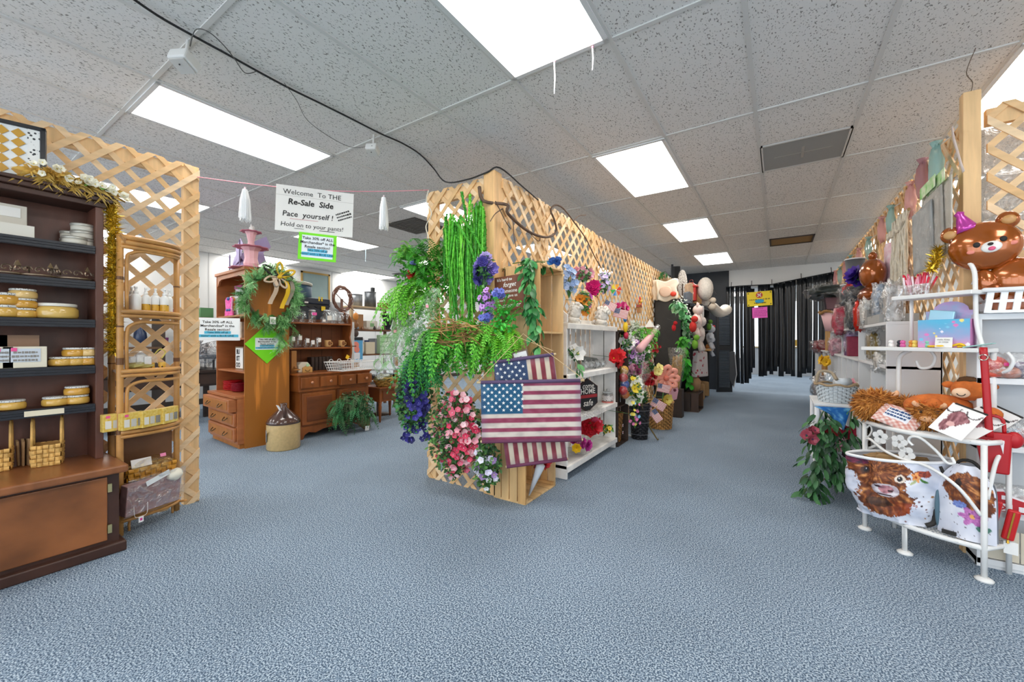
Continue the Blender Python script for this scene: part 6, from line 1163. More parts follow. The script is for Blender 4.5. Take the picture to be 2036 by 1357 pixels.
# tall flower stand between shelf and cabinet
t = thing('flower_stand', 'white metal flower stand hung with silk bouquets along the lattice', 'stand', (-1.55, 5.1, 0)); WM = M('e8e6e2', .35)
for y in (-.3, .5): part('post', MB().tube([(.0, y, 0), (0, y, 1.35)], .012, 8), WM, t); part('foot', MB().tube([(-.1, y, .012), (.12, y, .012)], .012, 8), WM, t)
for z in (.45, .85, 1.32): part('rail', MB().tube([(0, -.3, z), (0, .5, z)], .01, 8), WM, t)
random.seed(5)
GREY = [F_('d8dcd0', 'b0b8a0', .022), F_('c4ccb8', 'e8e8e0', .02)]
xb('silvery green seeded spray at the top of the flower stand', 1262, 665, -1.5, 20, 28, GREY, 70, leaf=[leaf_mesh(.04, .01, M('a8b49a', .6))], nl=90)
LIL = [F_('d8b4d8', '9a4a9a', .036, 5), F_('ecd8ea', 'b06ab0', .036, 5), F_('b87ac0', '7a3a8a', .034, 5)]
xb('lilac and white orchid stems below the silvery spray', 1266, 705, -1.45, 20, 34, LIL, 70, leaf=SL, nl=60)
fern('bright green silk bush beside the orchids', 1284, 668, 5.0, 26, .22, .03, 10, 14, [GM[1], GM[2]], .6)
xb('white lily cluster at the edge of the dark crate', 1247, 680, -1.42, 6, 16, [F_('f6f4f0', 'e8d880', .06, 6, 1, .5)], 7, leaf=SL, nl=12)
xb('pink and plum dahlias in clear wrap on the flower stand', 1262, 738, -1.42, 16, 12, [rose('a84a70', '7a2a50', .045), rose('d8a0b4', 'b87a90', .04)], 14, leaf=SL, nl=30)
solo('clear_wrap', MB().ell((0, 0, 0), (.1, .2, .12), 20, 12, nz=.25, fr=4), Mfilm('f4eef0', .25), 'crumpled clear bouquet wrap around the plum dahlias', 'plastic wrap', onx(1275, 742, -1.4), smooth=True)
xb('mixed yellow orange and pink garden flowers lower on the flower stand', 1256, 768, -1.45, 15, 14, [F_('e8c030', '8a5a10', .04, 6), F_('e07a40', '8a3a10', .04, 6), rose('e088a8', 'c05a80', .045)], 18, leaf=SL, nl=40)
xb('crimson silk berries along the cabinet side', 1303, 695, -1.55, 5, 16, [F_('b81a2a', '7a0c18', .03, 6, 2)], 12, leaf=SL, nl=10)
for (u, v, du, dv, c1, c2, n, lb) in ((1250, 715, 8, 20, 'b88ac8', '7a4a8a', 22, 'mauve silk sprigs beside the dark crate tower'), (1283, 700, 12, 22, 'f0eee6', 'd8d890', 34, 'small white filler blossoms beside the orchid stems'), (1290, 735, 9, 20, 'd86a8a', '8a2a4a', 22, 'deep pink small blossoms beside the white stand post'), (1275, 790, 14, 16, 'f4f0e0', 'e8c840', 22, 'cream daisies over the black basket vase'), (1245, 760, 6, 18, 'e8a040', '8a4a10', 14, 'orange small blossoms beside the ball bag')): xb(lb, u, v, -1.5, du, dv, [F_(c1, c2, .024), F_(c1, c2, .03, 6)], n, leaf=SL, nl=70)
t = thing('paper_roll', 'rolled pink tissue sheet lying across the flower stand post', 'paper roll', onx(1287, 677, -1.3)); part('roll', MB().tube([(0, -.32, -.1), (0, 0, 0), (0, .36, .12)], [.045, .04, .03], 10), M('ecb4b4', .5), t, True); part('plastic_end', MB().tube([(0, .34, .115), (0, .5, .17)], [.032, .04], 8), Mfilm('e8e8ea', .5), t, True)
t = thing('birdhouse', 'little white roofed birdhouse hanging on the lattice by the cabinet', 'birdhouse', onx(1292, 650, -1.66)); part('house', MB().box((0, 0, -.06), (.08, .08, .1)), M('c89a6a', .6), t); part('roof', MB().lathe([(.09, -.01), (0, .12)], 4, T=RZ(.78)), M('ecebe4', .5), t); part('hole', MB().ell((.041, 0, -.05), (.003, .015, .015)), INK, t); part('hook', MB().tube([(0, 0, .1), (-.04, 0, .13)], .003, 5), M('4a4a4a', .4), t)
for k, (u, v, c1) in enumerate(((1272, 600, 'e0603a'), (1268, 617, 'd8a060'))):
    t = thing('lattice_ornament', ('orange and red felt flower ornament pinned to the long lattice', 'small wooden birdhouse ornament pinned below the felt flower')[k], 'ornament', onx(u, v, -1.7))
    if k == 0:
        for j in range(6): a = j * PI / 3; part('petal', MB().ell((.01, .05 * math.cos(a), .05 * math.sin(a)), (.01, .03, .03), 8, 6), M(('e0603a', 'e8b03a', 'd83a4a')[j % 3], .6), t, True)
        part('centre', MB().ell((.02, 0, 0), .022), M('f0d060', .6), t, True)
    else: part('house', MB().box((.02, 0, 0), (.05, .08, .08)), M('c08a5a', .6), t); part('roof', MB().prism([(-.06, .04), (.06, .04), (0, .08)], .06, TR(.02, 0, 0) @ RZ(PI / 2)), M('8a3a2a', .6), t)
# wheat sheaf in wrap
t = thing('wheat_sheaf', 'golden wheat sheaf in a clear sleeve standing against the black cabinet', 'dried flowers', (-1.27, 6.45, .42)); mb = MB()
for k in range(60): x, y = rnd(-.05, .05), rnd(-.06, .06); h = rnd(.3, .52); mb.tube([(x * .4, y * .4, 0), (x, y, h * .6), (x * 1.3, y * 1.3, h)], [.003, .006, .009], 4)
part('wheat', mb, M('c09a52', .7, var=.25, scale=30), t); part('clear_sleeve', MB().lathe([(.05, 0), (.1, .3), (.14, .62)], 16), Mfilm(fac=.15), t, True); solo('wheat_stand', MB().box((0, 0, .21), (.16, .16, .42)), M('3a2c24', .7), 'dark block under the wheat sheaf by the black cabinet', 'block', (-1.27, 6.45, 0), bevel=.005)
# ================================================================ black cabinets toward the curtain
BK = M('2a2927', .45, var=.2, scale=6); BKD = M('16171a', .6)
def cab(label, y0, y1, x1, h, shelves):
    t = thing('black_cabinet', label, 'cabinet', (-1.72, y0, 0)); w2 = x1 + 1.72; L = y1 - y0
    for y in (0, L - .02): part('side_panel', MB().bx(0, w2, y, y + .02, 0, h), BK, t, bevel=.002)
    part('back_panel', MB().bx(0, .012, 0, L, 0, h), BKD, t); part('top', MB().bx(0, w2, 0, L, h, h + .02), BK, t)
    for z in shelves: part('shelf_board', MB().bx(.012, w2 - .02, .02, L - .02, z - .02, z), BKD, t)
    return t
cab('tall black wooden cabinet with open front beside the wheat sheaf', 6.9, 7.75, -1.31, 1.80, (.03, .5, 1.0, 1.4)); cab('second tall black open cabinet near the louvered shutter', 7.95, 9.3, -1.2, 1.75, (.03, .5, .95, 1.35))
def gl_garland(label, pts, n, mats, L=.05, w2=.013, name='leaf_garland', dots=None): 
    ms = [leaf_mesh(L, w2, m) for m in mats]; t = garland(label, pts, n, .09, name, ms, (.9, 1.5)); o = Vector(pts[0]); S_ = spline(pts, 8)
    if dots:
        mb = MB()
        for k in range(90): p = random.choice(S_) - o + Vector((rnd(-.05, .1), rnd(-.16, .16), rnd(-.05, .05))); mb.ell(p, .011, 5, 4)
        part('berries', mb, dots, t)['kind'] = 'stuff'
    return t
gx = -1.24
gl_garland('green and white baby breath garland spilling over the black cabinet top', [onx(1345, 597, gx), onx(1352, 605, gx), onx(1362, 625, gx), onx(1366, 650, gx), onx(1368, 680, gx)], 130, [M('4fa05a', .6), M('7fc08a', .6), M('a8d4a8', .6)], .08, .024, dots=M('f0f4ec', .5))
gl_garland('bright green boxwood garland hanging inside the black cabinet opening', [onx(1358, 668, gx), onx(1360, 690, gx), onx(1362, 715, gx)], 80, [M('3f9a30', .6), M('57b83c', .6)], .07, .026); gl_garland('vivid green fern garland trailing low in the cabinet opening', [onx(1358, 712, gx), onx(1366, 735, gx), onx(1372, 760, gx)], 80, [M('3fc030', .6), M('2f9a28', .6)], .08, .024)
crate('small rustic brown crate at the foot of the black cabinet', -1.29, -1.06, 7.0, 7.5, 0, .3, 2, (), DBR + [M('6a4a30', .6)], back=False)
t = thing('paper_bag', 'crumpled kraft paper bag slumped on the rustic crate', 'paper bag', (-1.17, 7.35, .302), .3); part('bag', MB().ell((0, 0, .12), (.09, .11, .14), 14, 10, nz=.25, fr=3), M('a5805a', .8, bump=.4, scale=20), t, True); part('neck', MB().lathe([(.05, .22), (.07, .29)], 10), M('a5805a', .8), t)
for k in range(4): solo('kraft_bag', MB().prism([(-.09, 0), (.09, 0), (.085, .28), (-.085, .3)], .12, RZ(.3)), M('b08a5c', .8, var=.12, scale=10, bump=.3), 'brown kraft shopping bag standing on the cabinet base near the shutter', 'paper bag', (-1.32 + .06 * (k % 2), 8.15 + k * .27, .032), rnd(-.3, .3), 'kraft bags by the second cabinet', bevel=.01)
t = thing('floral_tote', 'floral print tote bag hanging on the black cabinet by its straps', 'tote bag', onx(1392, 720, -1.1)); part('bag', MB().prism([(-.2, -.25), (.18, -.25), (.15, .17), (-.14, .19)], .1, RZ(1.2)), M('cfc6c4', .7, c2='a83a48', tex='voronoi', scale=14.), t, bevel=.02)
for s in (-.08, .08): part('strap', MB().tube(spline([(.0, s - .03, .17), (-.0, s, .45), (.0, s + .03, .17)], 5), .008, 5), M('3a3a44', .6), t)
# things on top of and in the cabinets
q = ony(1322, 578, 6.86); t = thing('cream_pillow', 'cream printed cloth draped over the black cabinet side top', 'cloth', q)
part('cloth', MB().sheet(lambda s, w_: ((s - .5) * .4 + .03 * fbm(w_ * 3, 1), -.03 * math.sin(s * 8) * w_ - .01, (.5 - w_) * .33 + .02 * math.sin(s * 9)), 24, 14), M('e8dcc8', .8), t, True, solid=.01); part('print', MB().ell((.02, -.04, -.02), (.1, .01, .09), 12, 8), M('e0c0a8', .8), t, True); part('red_nose', MB().ell((.14, -.05, -.07), (.045, .02, .04), 10, 8), M('d8402a', .6), t, True); part('fold', MB().tube([(-.12, -.04, .15), (-.1, -.05, 0), (-.12, -.04, -.16)], .02, 6), M('d8c8b0', .8), t, True)
solo('pillow_rest', MB().box((0, 0, .14), (.2, .7, .28)), M('6a5a48', .7), 'tan board stack carrying the cream pillow on the cabinet', 'board', (-1.6, 7.3, 1.821), bevel=.01)
t = thing('red_lantern', 'red tin lantern with white heart on the cabinet edge', 'lantern', (-1.25, 7.5, 1.82)); part('body', MB().box((0, 0, .12), (.16, .16, .24)), M('b8281f', .45), t, bevel=.01); part('cap', MB().lathe([(.12, .24), (.09, .27), (.05, .3), (.03, .32)], 12), M('c02a20', .45), t); part('heart', MB().ell((.0, -.081, .13), (.05, .004, .05)), M('f0e8e4', .5), t); part('ring', MB().tube(arc((0, 0, .34), .03, 0, 2 * PI, 10, 'xz')[:-1], .004, 5, True), M('8a1a14', .4), t)
t = thing('oval_plaque', 'tall oval white plaque with leaf pattern standing on the second cabinet', 'plaque', onx(1357, 565, -1.5), .5); part('plaque', MB().lathe([(.0, -.01), (.14, -.01), (.14, .01), (0, .01)], 28, T=Matrix.Diagonal((1, 1, 1.9, 1)) @ RY(PI / 2) @ RX(.9)), M('ece6dc', .6, c2='6a5a50', tex='voronoi', scale=30.), t)
part('stand', MB().bx(-.02, .0, -.03, .03, -.42, .0), M('5a4636', .6), t)
for k, (u, v, c, w2, h2, lb) in enumerate(((1372, 580, 'c8a888', .25, .3, 'tan felt hat box shape on the second cabinet'), (1385, 585, 'a07a4c', .28, .36, 'brown burlap panel hanging on the second cabinet'), (1368, 592, '6a7078', .2, .2, 'grey slate house sign on the second cabinet'))):
    p = onx(u, v, -1.25); solo('craft_panel', MB().prism([(-w2 / 2, -h2 / 2), (w2 / 2, -h2 / 2), (w2 / 2, h2 * .35), (0, h2 / 2), (-w2 / 2, h2 * .35)], .06, RZ(1.25)), M(c, .8, var=.15, scale=20), lb, 'craft panel', p, bevel=.008)
PLUSH = M('e0d8cc', .95, var=.1, scale=40, bump=.6)
a = onx(1402, 575, -1.05); t = thing('plush_animal', 'large off-white plush animal slumped over the second cabinet with one arm out', 'plush toy', a); mb = MB(); o = a
mb.ell((0, 0, 0), (.13, .15, .2), 16, 10); 
part('body', mb, PLUSH, t, True); part('arm', MB().tube(spline([onx(1403, 600, -1.05) - o, onx(1418, 612, -1.0) - o, onx(1430, 622, -.95) - o, onx(1445, 616, -.9) - o], 4), [.07] * 4 + [.09] * 5 + [.1] * 4, 12), PLUSH, t, True); part('paw', MB().ell(onx(1442, 617, -.9) - o, .115, 14, 9), PLUSH, t, True); part('paw', MB().ell((.1, .05, -.3), .07).ell((.12, 0, -.2), .05), M('d8c8b4', .9), t, True); part('tag', MB().box(onx(1398, 620, -1.0) - o, (.01, .12, .18)), M('e8e8e6', .6), t); part('strap', MB().tube([(.05, 0, .1), (.17, 0, -.1), (.05, 0, -.3)], .01, 5), M('3a3a3c', .6), t)
random.seed(9)
for k, (u, v, c, r, lb) in enumerate(((1385, 640, 'e8d0c8', .16, 'white and red patterned plush hanging in the second cabinet'), (1390, 665, 'e0d4cc', .18, 'cream rag doll lying on the second cabinet shelf'), (1412, 672, 'd0d4dc', .14, 'white stuffed pouch hanging off the second cabinet'), (1413, 690, 'b8c0cc', .12, 'grey plush bunny sitting on the second cabinet edge'), (1410, 650, '6a9a3a', .08, 'green felt frog hanging by the shutter'), (1417, 657, 'c02028', .06, 'red felt heart hanging by the shutter'), (1382, 685, '7ab03a', .09, 'lime green silk cabbage in the cabinet'), (1340, 652, 'c82028', .06, 'red ball ornament beside the baby breath garland'), (1378, 650, 'c83028', .1, 'red striped stocking inside the second cabinet'))):
    p = onx(u, v, -1.08 if u > 1370 else -1.3); t = thing('hanging_toy', lb, 'toy', p); part('body', MB().ell((0, 0, 0), (r * .5, r * .65, r * .85), 14, 9, nz=.2), M(c, .85, var=.2, scale=14), t, True); part('head', MB().ell((.02, 0, r * 1.15), r * .5, 12, 8), M(c, .85), t, True); (part('arm', MB().tube([(0, -r * .6, r * .5), (.03, -r * 1.1, -r * .1)], r * .2, 7).tube([(0, r * .6, r * .5), (.03, r * 1.1, -r * .1)], r * .2, 7), M(c, .85), t, True), part('leg', MB().tube([(0, -r * .35, -r * .7), (.05, -r * .5, -r * 1.5)], r * .24, 7).tube([(0, r * .35, -r * .7), (.05, r * .5, -r * 1.5)], r * .24, 7), M(c, .85), t, True), part('ear', MB().ell((.02, -r * .35, r * 1.6), (r * .1, r * .14, r * .3)).ell((.02, r * .35, r * 1.6), (r * .1, r * .14, r * .3)), M(c, .85), t, True)) if k < 4 else None; part('loop', MB().tube([(0, 0, r * 1.5), (-.1, 0, r * 2.2)], .006, 5), M('3a3a3a', .6), t)
t = thing('wooden_tray', 'light wooden tray on the lower shelf of the second cabinet', 'tray', (-1.15, 8.5, .951)); part('base', MB().box((0, 0, .02), (.2, .5, .04)), M('c89a5c', .5), t, bevel=.005); part('bread', MB().ell((.05, .1, .08), (.08, .16, .06)), M('c88a50', .7), t, True)
# speaker box on the lattice
p = onx(1343, 548, -1.7); t = thing('wall_speaker', 'black speaker box fixed up at the lattice top below the ceiling', 'speaker', p, .3); part('case', MB().box((0, 0, 0), (.16, .15, .34)), M('1c1e22', .5), t, bevel=.01); part('grille', MB().box((.03, -.077, 0), (.1, .006, .3)), M('0c0d0f', .7), t); part('bracket', MB().box((-.06, .0, .19), (.04, .04, .06)), M('2a2a2e', .4), t)
garland('small green sprig stuck in the lattice top', [onx(1315, 550, -1.7), onx(1322, 540, -1.7), onx(1328, 548, -1.7)], 14, .06, sc=(1.2, 1.8))
# louvered shutter
a = onz(1455, 780, 0); b = onz(1425, 780, 0); w2 = (a - b).length; rz_ = math.atan2(a.y - b.y, a.x - b.x); Hs = 1.9
t = thing('louvered_shutter', 'black louvered shutter panel standing before the black partition', 'shutter', b, rz_); SB_ = M('1e2126', .35)
for x in (.02, w2 - .02): part('stile', MB().bx(x - .025, x + .025, -.015, .015, 0, Hs), SB_, t)
for z in (.05, .98, Hs - .04): part('rail', MB().bx(0, w2, -.014, .014, z - .05, z + .05), SB_, t)
for k in range(52):
    z = .12 + k * .0335
    if abs(z - .98) > .05: part('slat', MB().box((w2 / 2, 0, z), (w2 - .08, .03, .006), T=RX(.7)), M('565e68', .3), t)  # slat colour paler than the black frame, standing in for reflected light stripes
t = thing('trash_bag', 'grey cloth bag hanging on the dark strips beside the shutter', 'bag', ony(1455, 735, 10.2)); part('bag', MB().prism([(-.05, .4), (.05, .4), (.1, -.1), (.04, -.4), (-.06, -.2)], .1), M('4a4c50', .7), t, bevel=.02); part('piping', MB().tube([(.06, -.06, .4), (.1, -.06, -.1), (.04, -.06, -.4)], .01, 5), M('b8b8ba', .5), t)
# what shows beyond the curtain
t = thing('checkout_counter', 'low counter beyond the strip curtain with red topped boxes', 'counter', (.1, 16.2, 0)); part('body', MB().box((0, 0, .45), (2.2, .5, .9)), M('b8bcc0', .6), t); part('top', MB().box((0, 0, .92), (2.3, .6, .04)), M('b8a070', .5), t)
for k in range(6): solo('far_box', MB().box((0, 0, .12), (.2, .2, .24 - .03 * (k % 3))), M(('b82028', '2a5a8a', 'e0d8c8', '3a3a3e', 'c8a040', 'd0d4d8')[k], .5), 'small boxed goods on the counter beyond the strip curtain', 'box', (-.8 + k * .33, 16.1, .942), rnd(-.2, .2), 'boxes beyond the curtain', bevel=.005)
# ================================================================ side with the white cubbies
WC = M('e6e6e6', .5); WCI = M('d4d6d8', .6)
CX0, CX1 = .58, .835
t = thing('cubby_shelf', 'long low white cubby shelf unit under the lattice wall', 'shelf', (CX0, 3.5, 0)); cd = CX1 - CX0; CL = 3.4; CZ = [1.27, .985, .63, .3, .06]
for z in CZ: part('shelf_board', MB().bx(0, cd, 0, CL, z - .02, z), WC, t, bevel=.002)
part('back_panel', MB().bx(cd - .008, cd, 0, CL, .05, 1.26), WCI, t)
for y in (0, 1.08, 2.2, CL - .02): part('side_panel', MB().bx(0, cd, y, y + .02, 0, 1.25), WC, t, bevel=.002)
for y in (.55, 1.45, 1.85, 2.6, 3.0): part('divider', MB().bx(.005, cd, y, y + .015, .06, .965), WC, t)
t = thing('cubby_shelf', 'second white cubby unit farther along near the strip curtain', 'shelf', (CX0, 6.95, 0)); C2 = 2.3
for z in (1.0, .62, .3, .06): part('shelf_board', MB().bx(-.03, cd, 0, C2, z - .02, z), WC, t)
part('back_panel', MB().bx(cd - .008, cd, 0, C2, .05, 1.0), WCI, t)
for y in (0, .75, 1.5, C2 - .02): part('side_panel', MB().bx(-.02, cd, y, y + .02, 0, .99), WC, t)
def cc(u, z, x=.68, v=700): return (x, onx(u, v, x).y, z)
# ---- end cubby facing the aisle corner
EY = 3.03
t = thing('end_cubby', 'white laminate cubby facing the aisle below the bear balloon basket', 'shelf', (.845, EY, 0)); ew = 1.0; EZ = [1.285, .96, .625, .295, .045]
for z in EZ: part('shelf_board', MB().bx(0, ew, 0, .16, z - .03, z), WC, t, bevel=.002)
for x in (0, .5, ew - .02): part('side_panel', MB().bx(x, x + .02, 0, .16, 0, 1.26), WC, t, bevel=.002)
part('back_panel', MB().bx(0, ew, .152, .16, .05, 1.26), WCI, t); part('toe_kick', MB().bx(.0, ew, .005, .02, 0, .045), WC, t)
for k in range(2): part('liner_card', MB().bx(.03 + k * .12, .145 + k * .12, .006, .01, .05, .2), M('d8cdb8', .7), t)
# ---- white bowed metal rack
RK = M('ecebe8', .35); O_ = Vector((.63, 3.047, 0)); t = thing('metal_rack', 'white wrought metal bow front rack with four shelves', 'rack', O_, -PI / 4); RT = Matrix.Translation(O_) @ RZ(-PI / 4)
def rl(x, y, z): return RT @ Vector((x, y, z))
def bowc(z, n=12, w2=.27, b=.087): return [(-w2 + 2 * w2 * i / n, -b * math.sin(PI * i / n), z) for i in range(n + 1)]
ZA, ZB, ZC, ZD = 1.405, 1.11, .668, .165
for z in (ZC, ZD):
    q = bowc(z - .012); s_ = part('shelf_frame', MB().tube(q + [(.27, .2, z - .012), (-.27, .2, z - .012)], .013, 8, True), RK, t, True); mb = MB()
    for k in range(30): x = -.26 + k * .018; mb.tube([(x, -.087 * math.sin(PI * (x + .27) / .54), z - .01), (x, .2, z - .01)], .0022, 4)
    for k in range(14): y = -.07 + k * .02; w3 = .27 if y > 0 else .27 * math.sqrt(max(0, 1 - (-y / .087) ** 1.5)); mb.tube([(-w3, y, z - .008), (w3, y, z - .008)], .002, 4)
    part('wire_mesh', mb, RK, s_)
for (z, x0, x1) in ((ZB, -.34, .215), (ZA, -.17, .19)):
    part('shelf_plate', MB().bx(x0, x1, .06, .2, z - .022, z), RK, t, bevel=.004)
for x, y in ((-.27, 0), (.27, 0), (0, -.087)):
    z1 = ZC - .02 if x else ZD - .02
    part('leg', MB().tube([(x, y, .0), (x, y, .2), (x, y, z1)], .012, 8), RK, t, True); part('foot', MB().lathe([(.032, 0), (.034, .008), (.02, .018)], 14, (x, y, 0)), RK, t, True)
for x in (-.25, .25): part('leg', MB().tube([(x, .2, 0), (x, .2, ZC - .02)], .011, 8), RK, t, True)
part('upright', MB().tube(spline([(-.22, .19, ZC), (-.22, .19, ZB - .12), (-.205, .19, ZB - .05), (-.16, .19, ZB - .022)], 5), .012, 8), RK, t, True); part('upright', MB().tube([(.2, .19, ZC), (.2, .19, ZB)], .012, 8), RK, t, True)
part('upright', MB().tube(spline([(.2, .12, ZB), (.17, .13, ZB + .12), (.165, .13, ZA), (.16, .13, ZA + .1), (.12, .15, ZA + .155), (.05, .17, ZA + .165)], 5), .01, 8), RK, t, True); part('upright', MB().tube([(-.14, .17, ZB), (-.14, .17, ZA)], .009, 8), RK, t, True)
part('apron_scroll', MB().tube(spline([(-.25, -.01, ZC - .2), (-.24, -.03, ZC - .13), (-.2, -.055, ZC - .1), (-.1, -.085, ZC - .14), (.0, -.095, ZC - .16), (.1, -.08, ZC - .17), (.2, -.05, ZC - .24), (.262, -.005, ZC - .36)], 6), .008, 7), RK, t, True)
part('apron_scroll', MB().tube(spline([(.04, -.09, ZC - .075), (.02, -.09, ZC - .055), (.035, -.092, ZC - .03), (.075, -.088, ZC - .03), (.13, -.075, ZC - .08), (.165, -.062, ZC - .13), (.19, -.055, ZC - .125), (.18, -.055, ZC - .1)], 5), .007, 7), RK, t, True)
part('apron_scroll', MB().tube(spline([(.27, .02, ZC - .28), (.265, .08, ZC - .12), (.25, .15, ZC - .06), (.2, .19, ZC - .1)], 5), .009, 7), RK, t, True); part('apron_scroll', MB().tube(spline([(-.26, .0, ZC - .05), (-.24, .0, ZC - .03), (-.23, .0, ZC - .06), (-.25, .0, ZC - .1), (-.27, .0, ZC - .09)], 4), .005, 6), RK, t, True)
part('brace', MB().tube([(-.26, 0, ZC - .18), (-.13, .1, ZC - .05)], .007, 6), RK, t)
for cx, cz, k in ((-.115, -.065, 0), (-.02, -.07, 1), (.015, -.125, 2)):
    mb = MB()
    for j in range(5): a = j * 1.257 + .3 + k; mb.prism([(cx + .024 * math.cos(a) + .017 * math.cos(b), ZC + cz + .024 * math.sin(a) + .017 * math.sin(b)) for b in [m * PI / 4 for m in range(8)]], .004, TR(0, -.096, 0))
    part('metal_flower', mb, RK, t)
for x in (-.08, .23): part('side_curl', MB().tube(spline([(x - .05, .19, ZB - .08), (x - .03, .19, ZB - .12), (x + .02, .19, ZB - .11), (x + .04, .19, ZB - .06), (x + .02, .19, ZB - .02)], 5), .008, 7), RK, t, True)
# ---- plush highland cows
FUR = [M(c, .95) for c in ('b8742f', 'c8863c', 'a0622a', 'd89a50')]
def furball(t, c, r, n, mats, L=.05, name='fur'):
    mb = MB(); c = Vector(c)
    for k in range(n):
        p = Vector((rnd(-1, 1), rnd(-1, 1), rnd(-1, 1)))
        if p.length < .1: continue
        p.normalize(); q = c + Vector((p.x * r[0], p.y * r[1], p.z * r[2])) * .96; d = (p + Vector((rnd(-.6, .6), rnd(-.6, .6), -.5 + rnd(-.4, .3)))).normalized() * L * rnd(.6, 1.1); s = d.cross(p)
        s = s.normalized() * .005 if s.length > 1e-6 else Vector((.005, 0, 0)); mb.i = k % len(mats); mb.add([q - s, q + s, q + d], [(0, 1, 2)])
    o = part(name, mb, mats, t); o['kind'] = 'stuff'; return o
HORN = M('e8b48a', .6); MUZ = M('e8b080', .7)
def cowplush(label, c, r, rz, face=True):
    t = thing('plush_cow', label, 'plush toy', c, rz); part('body', MB().ell((0, 0, r * .85), (r, r * .9, r * .85), 18, 12), FUR[0], t, True); furball(t, (0, 0, r * .85), (r, r * .9, r * .85), 1700, FUR, r * .42)
    for sg in (-1, 1): part('horn', MB().tube(spline([(sg * r * .5, -r * .35, r * 1.45), (sg * r * .66, -r * .5, r * 1.6), (sg * r * .66, -r * .55, r * 1.78)], 4), [.018 * r / .1, .017 * r / .1, .016 * r / .1, .015 * r / .1, .014 * r / .1, .012 * r / .1, .010 * r / .1, .007 * r / .1, .003 * r / .1], 8), HORN, t, True); part('ear', MB().ell((sg * r * .9, -r * .3, r * 1.2), (r * .25, r * .1, r * .12), 10, 7), FUR[2], t, True)
    if face:
        m = part('muzzle', MB().ell((0, -r * .86, r * .72), (r * .45, r * .2, r * .2), 16, 10), MUZ, t, True)
        for sg in (-1, 1): part('nostril', MB().ell((sg * r * .17, -r * 1.05, r * .76), (r * .035, r * .02, r * .03), 8, 6), INK, m, True); part('eye', MB().ell((sg * r * .36, -r * .82, r * 1.12), (r * .08, r * .05, r * .09), 10, 7), M('1a100c', .15), t, True); part('brow', MB().tube([(sg * r * .24, -r * .92, r * 1.22), (sg * r * .48, -r * .84, r * 1.28)], r * .02, 5), INK, t)
    return t
rzc = -.25
cowplush('shaggy brown plush cow with its back turned at the rack edge', rl(-.235, .04, ZC), .105, rzc + 2.6, False); cowplush('shaggy brown plush cow half hidden in the middle of the rack shelf', rl(-.115, .12, ZC), .09, rzc - .5); cowplush('brown plush cow facing out with cream muzzle on the rack shelf', rl(.01, .07, ZC), .085, rzc)
ORG = M('c86a2c', .95, var=.2, scale=30, bump=.5); t = thing('plush_bear', 'orange brown plush calf lying along the back of the rack shelf', 'plush toy', rl(.09, .16, ZC + .06), rzc)
part('body', MB().ell((-.08, 0, .07), (.13, .06, .06), 16, 10), ORG, t, True); part('head', MB().ell((.03, -.02, .165), (.07, .06, .058), 16, 10), ORG, t, True); part('muzzle', MB().ell((.0, -.075, .15), (.034, .018, .026), 12, 8), M('f0c8a4', .8), t, True); part('mop', MB().ell((.03, -.02, .215), (.045, .04, .018), 12, 8, nz=.3), M('5a3a1c', .95), t, True)
for sg in (-1, 1): part('ear', MB().ell((.03 + sg * .075, -.01, .185), (.025, .012, .018)), ORG, t, True); part('horn', MB().tube([(.03 + sg * .04, -.02, .215), (.03 + sg * .05, -.02, .245)], [.009, .003], 7), M('f0e0c8', .6), t, True); part('foreleg', MB().ell((.05 + sg * .05, -.05, .05), (.042, .04, .035)), ORG, t, True)
part('smile', MB().tube(arc((.0, -.094, .152), .016, PI + .3, 2 * PI - .3, 6, 'xz'), .002, 4), INK, t); part('base_leg', MB().ell((-.17, -.02, .06), (.05, .05, .045)).ell((-.1, -.05, .06), (.045, .04, .05)), ORG, t, True); part('support', MB().bx(-.15, .06, -.03, .03, -.06, .03), ORG, t)
def fur_col(X, Y, cx, cy, sd=0.):
    a = math.atan2(Y - cy, X - cx); r = math.hypot(X - cx, Y - cy); k = fbm(a * 9, r * .006, 3 + sd) * .7 + .5 * fbm(X * .02, Y * .02, 7 + sd)
    return mixc(mixc(hexc('7a3d1c'), hexc('3a2018'), max(0, -k * 1.3)), hexc('e09a58'), max(0, k * 1.5))
def ellq(X, Y, cx, cy, rx, ry): return ((X - cx) / rx) ** 2 + ((Y - cy) / ry) ** 2
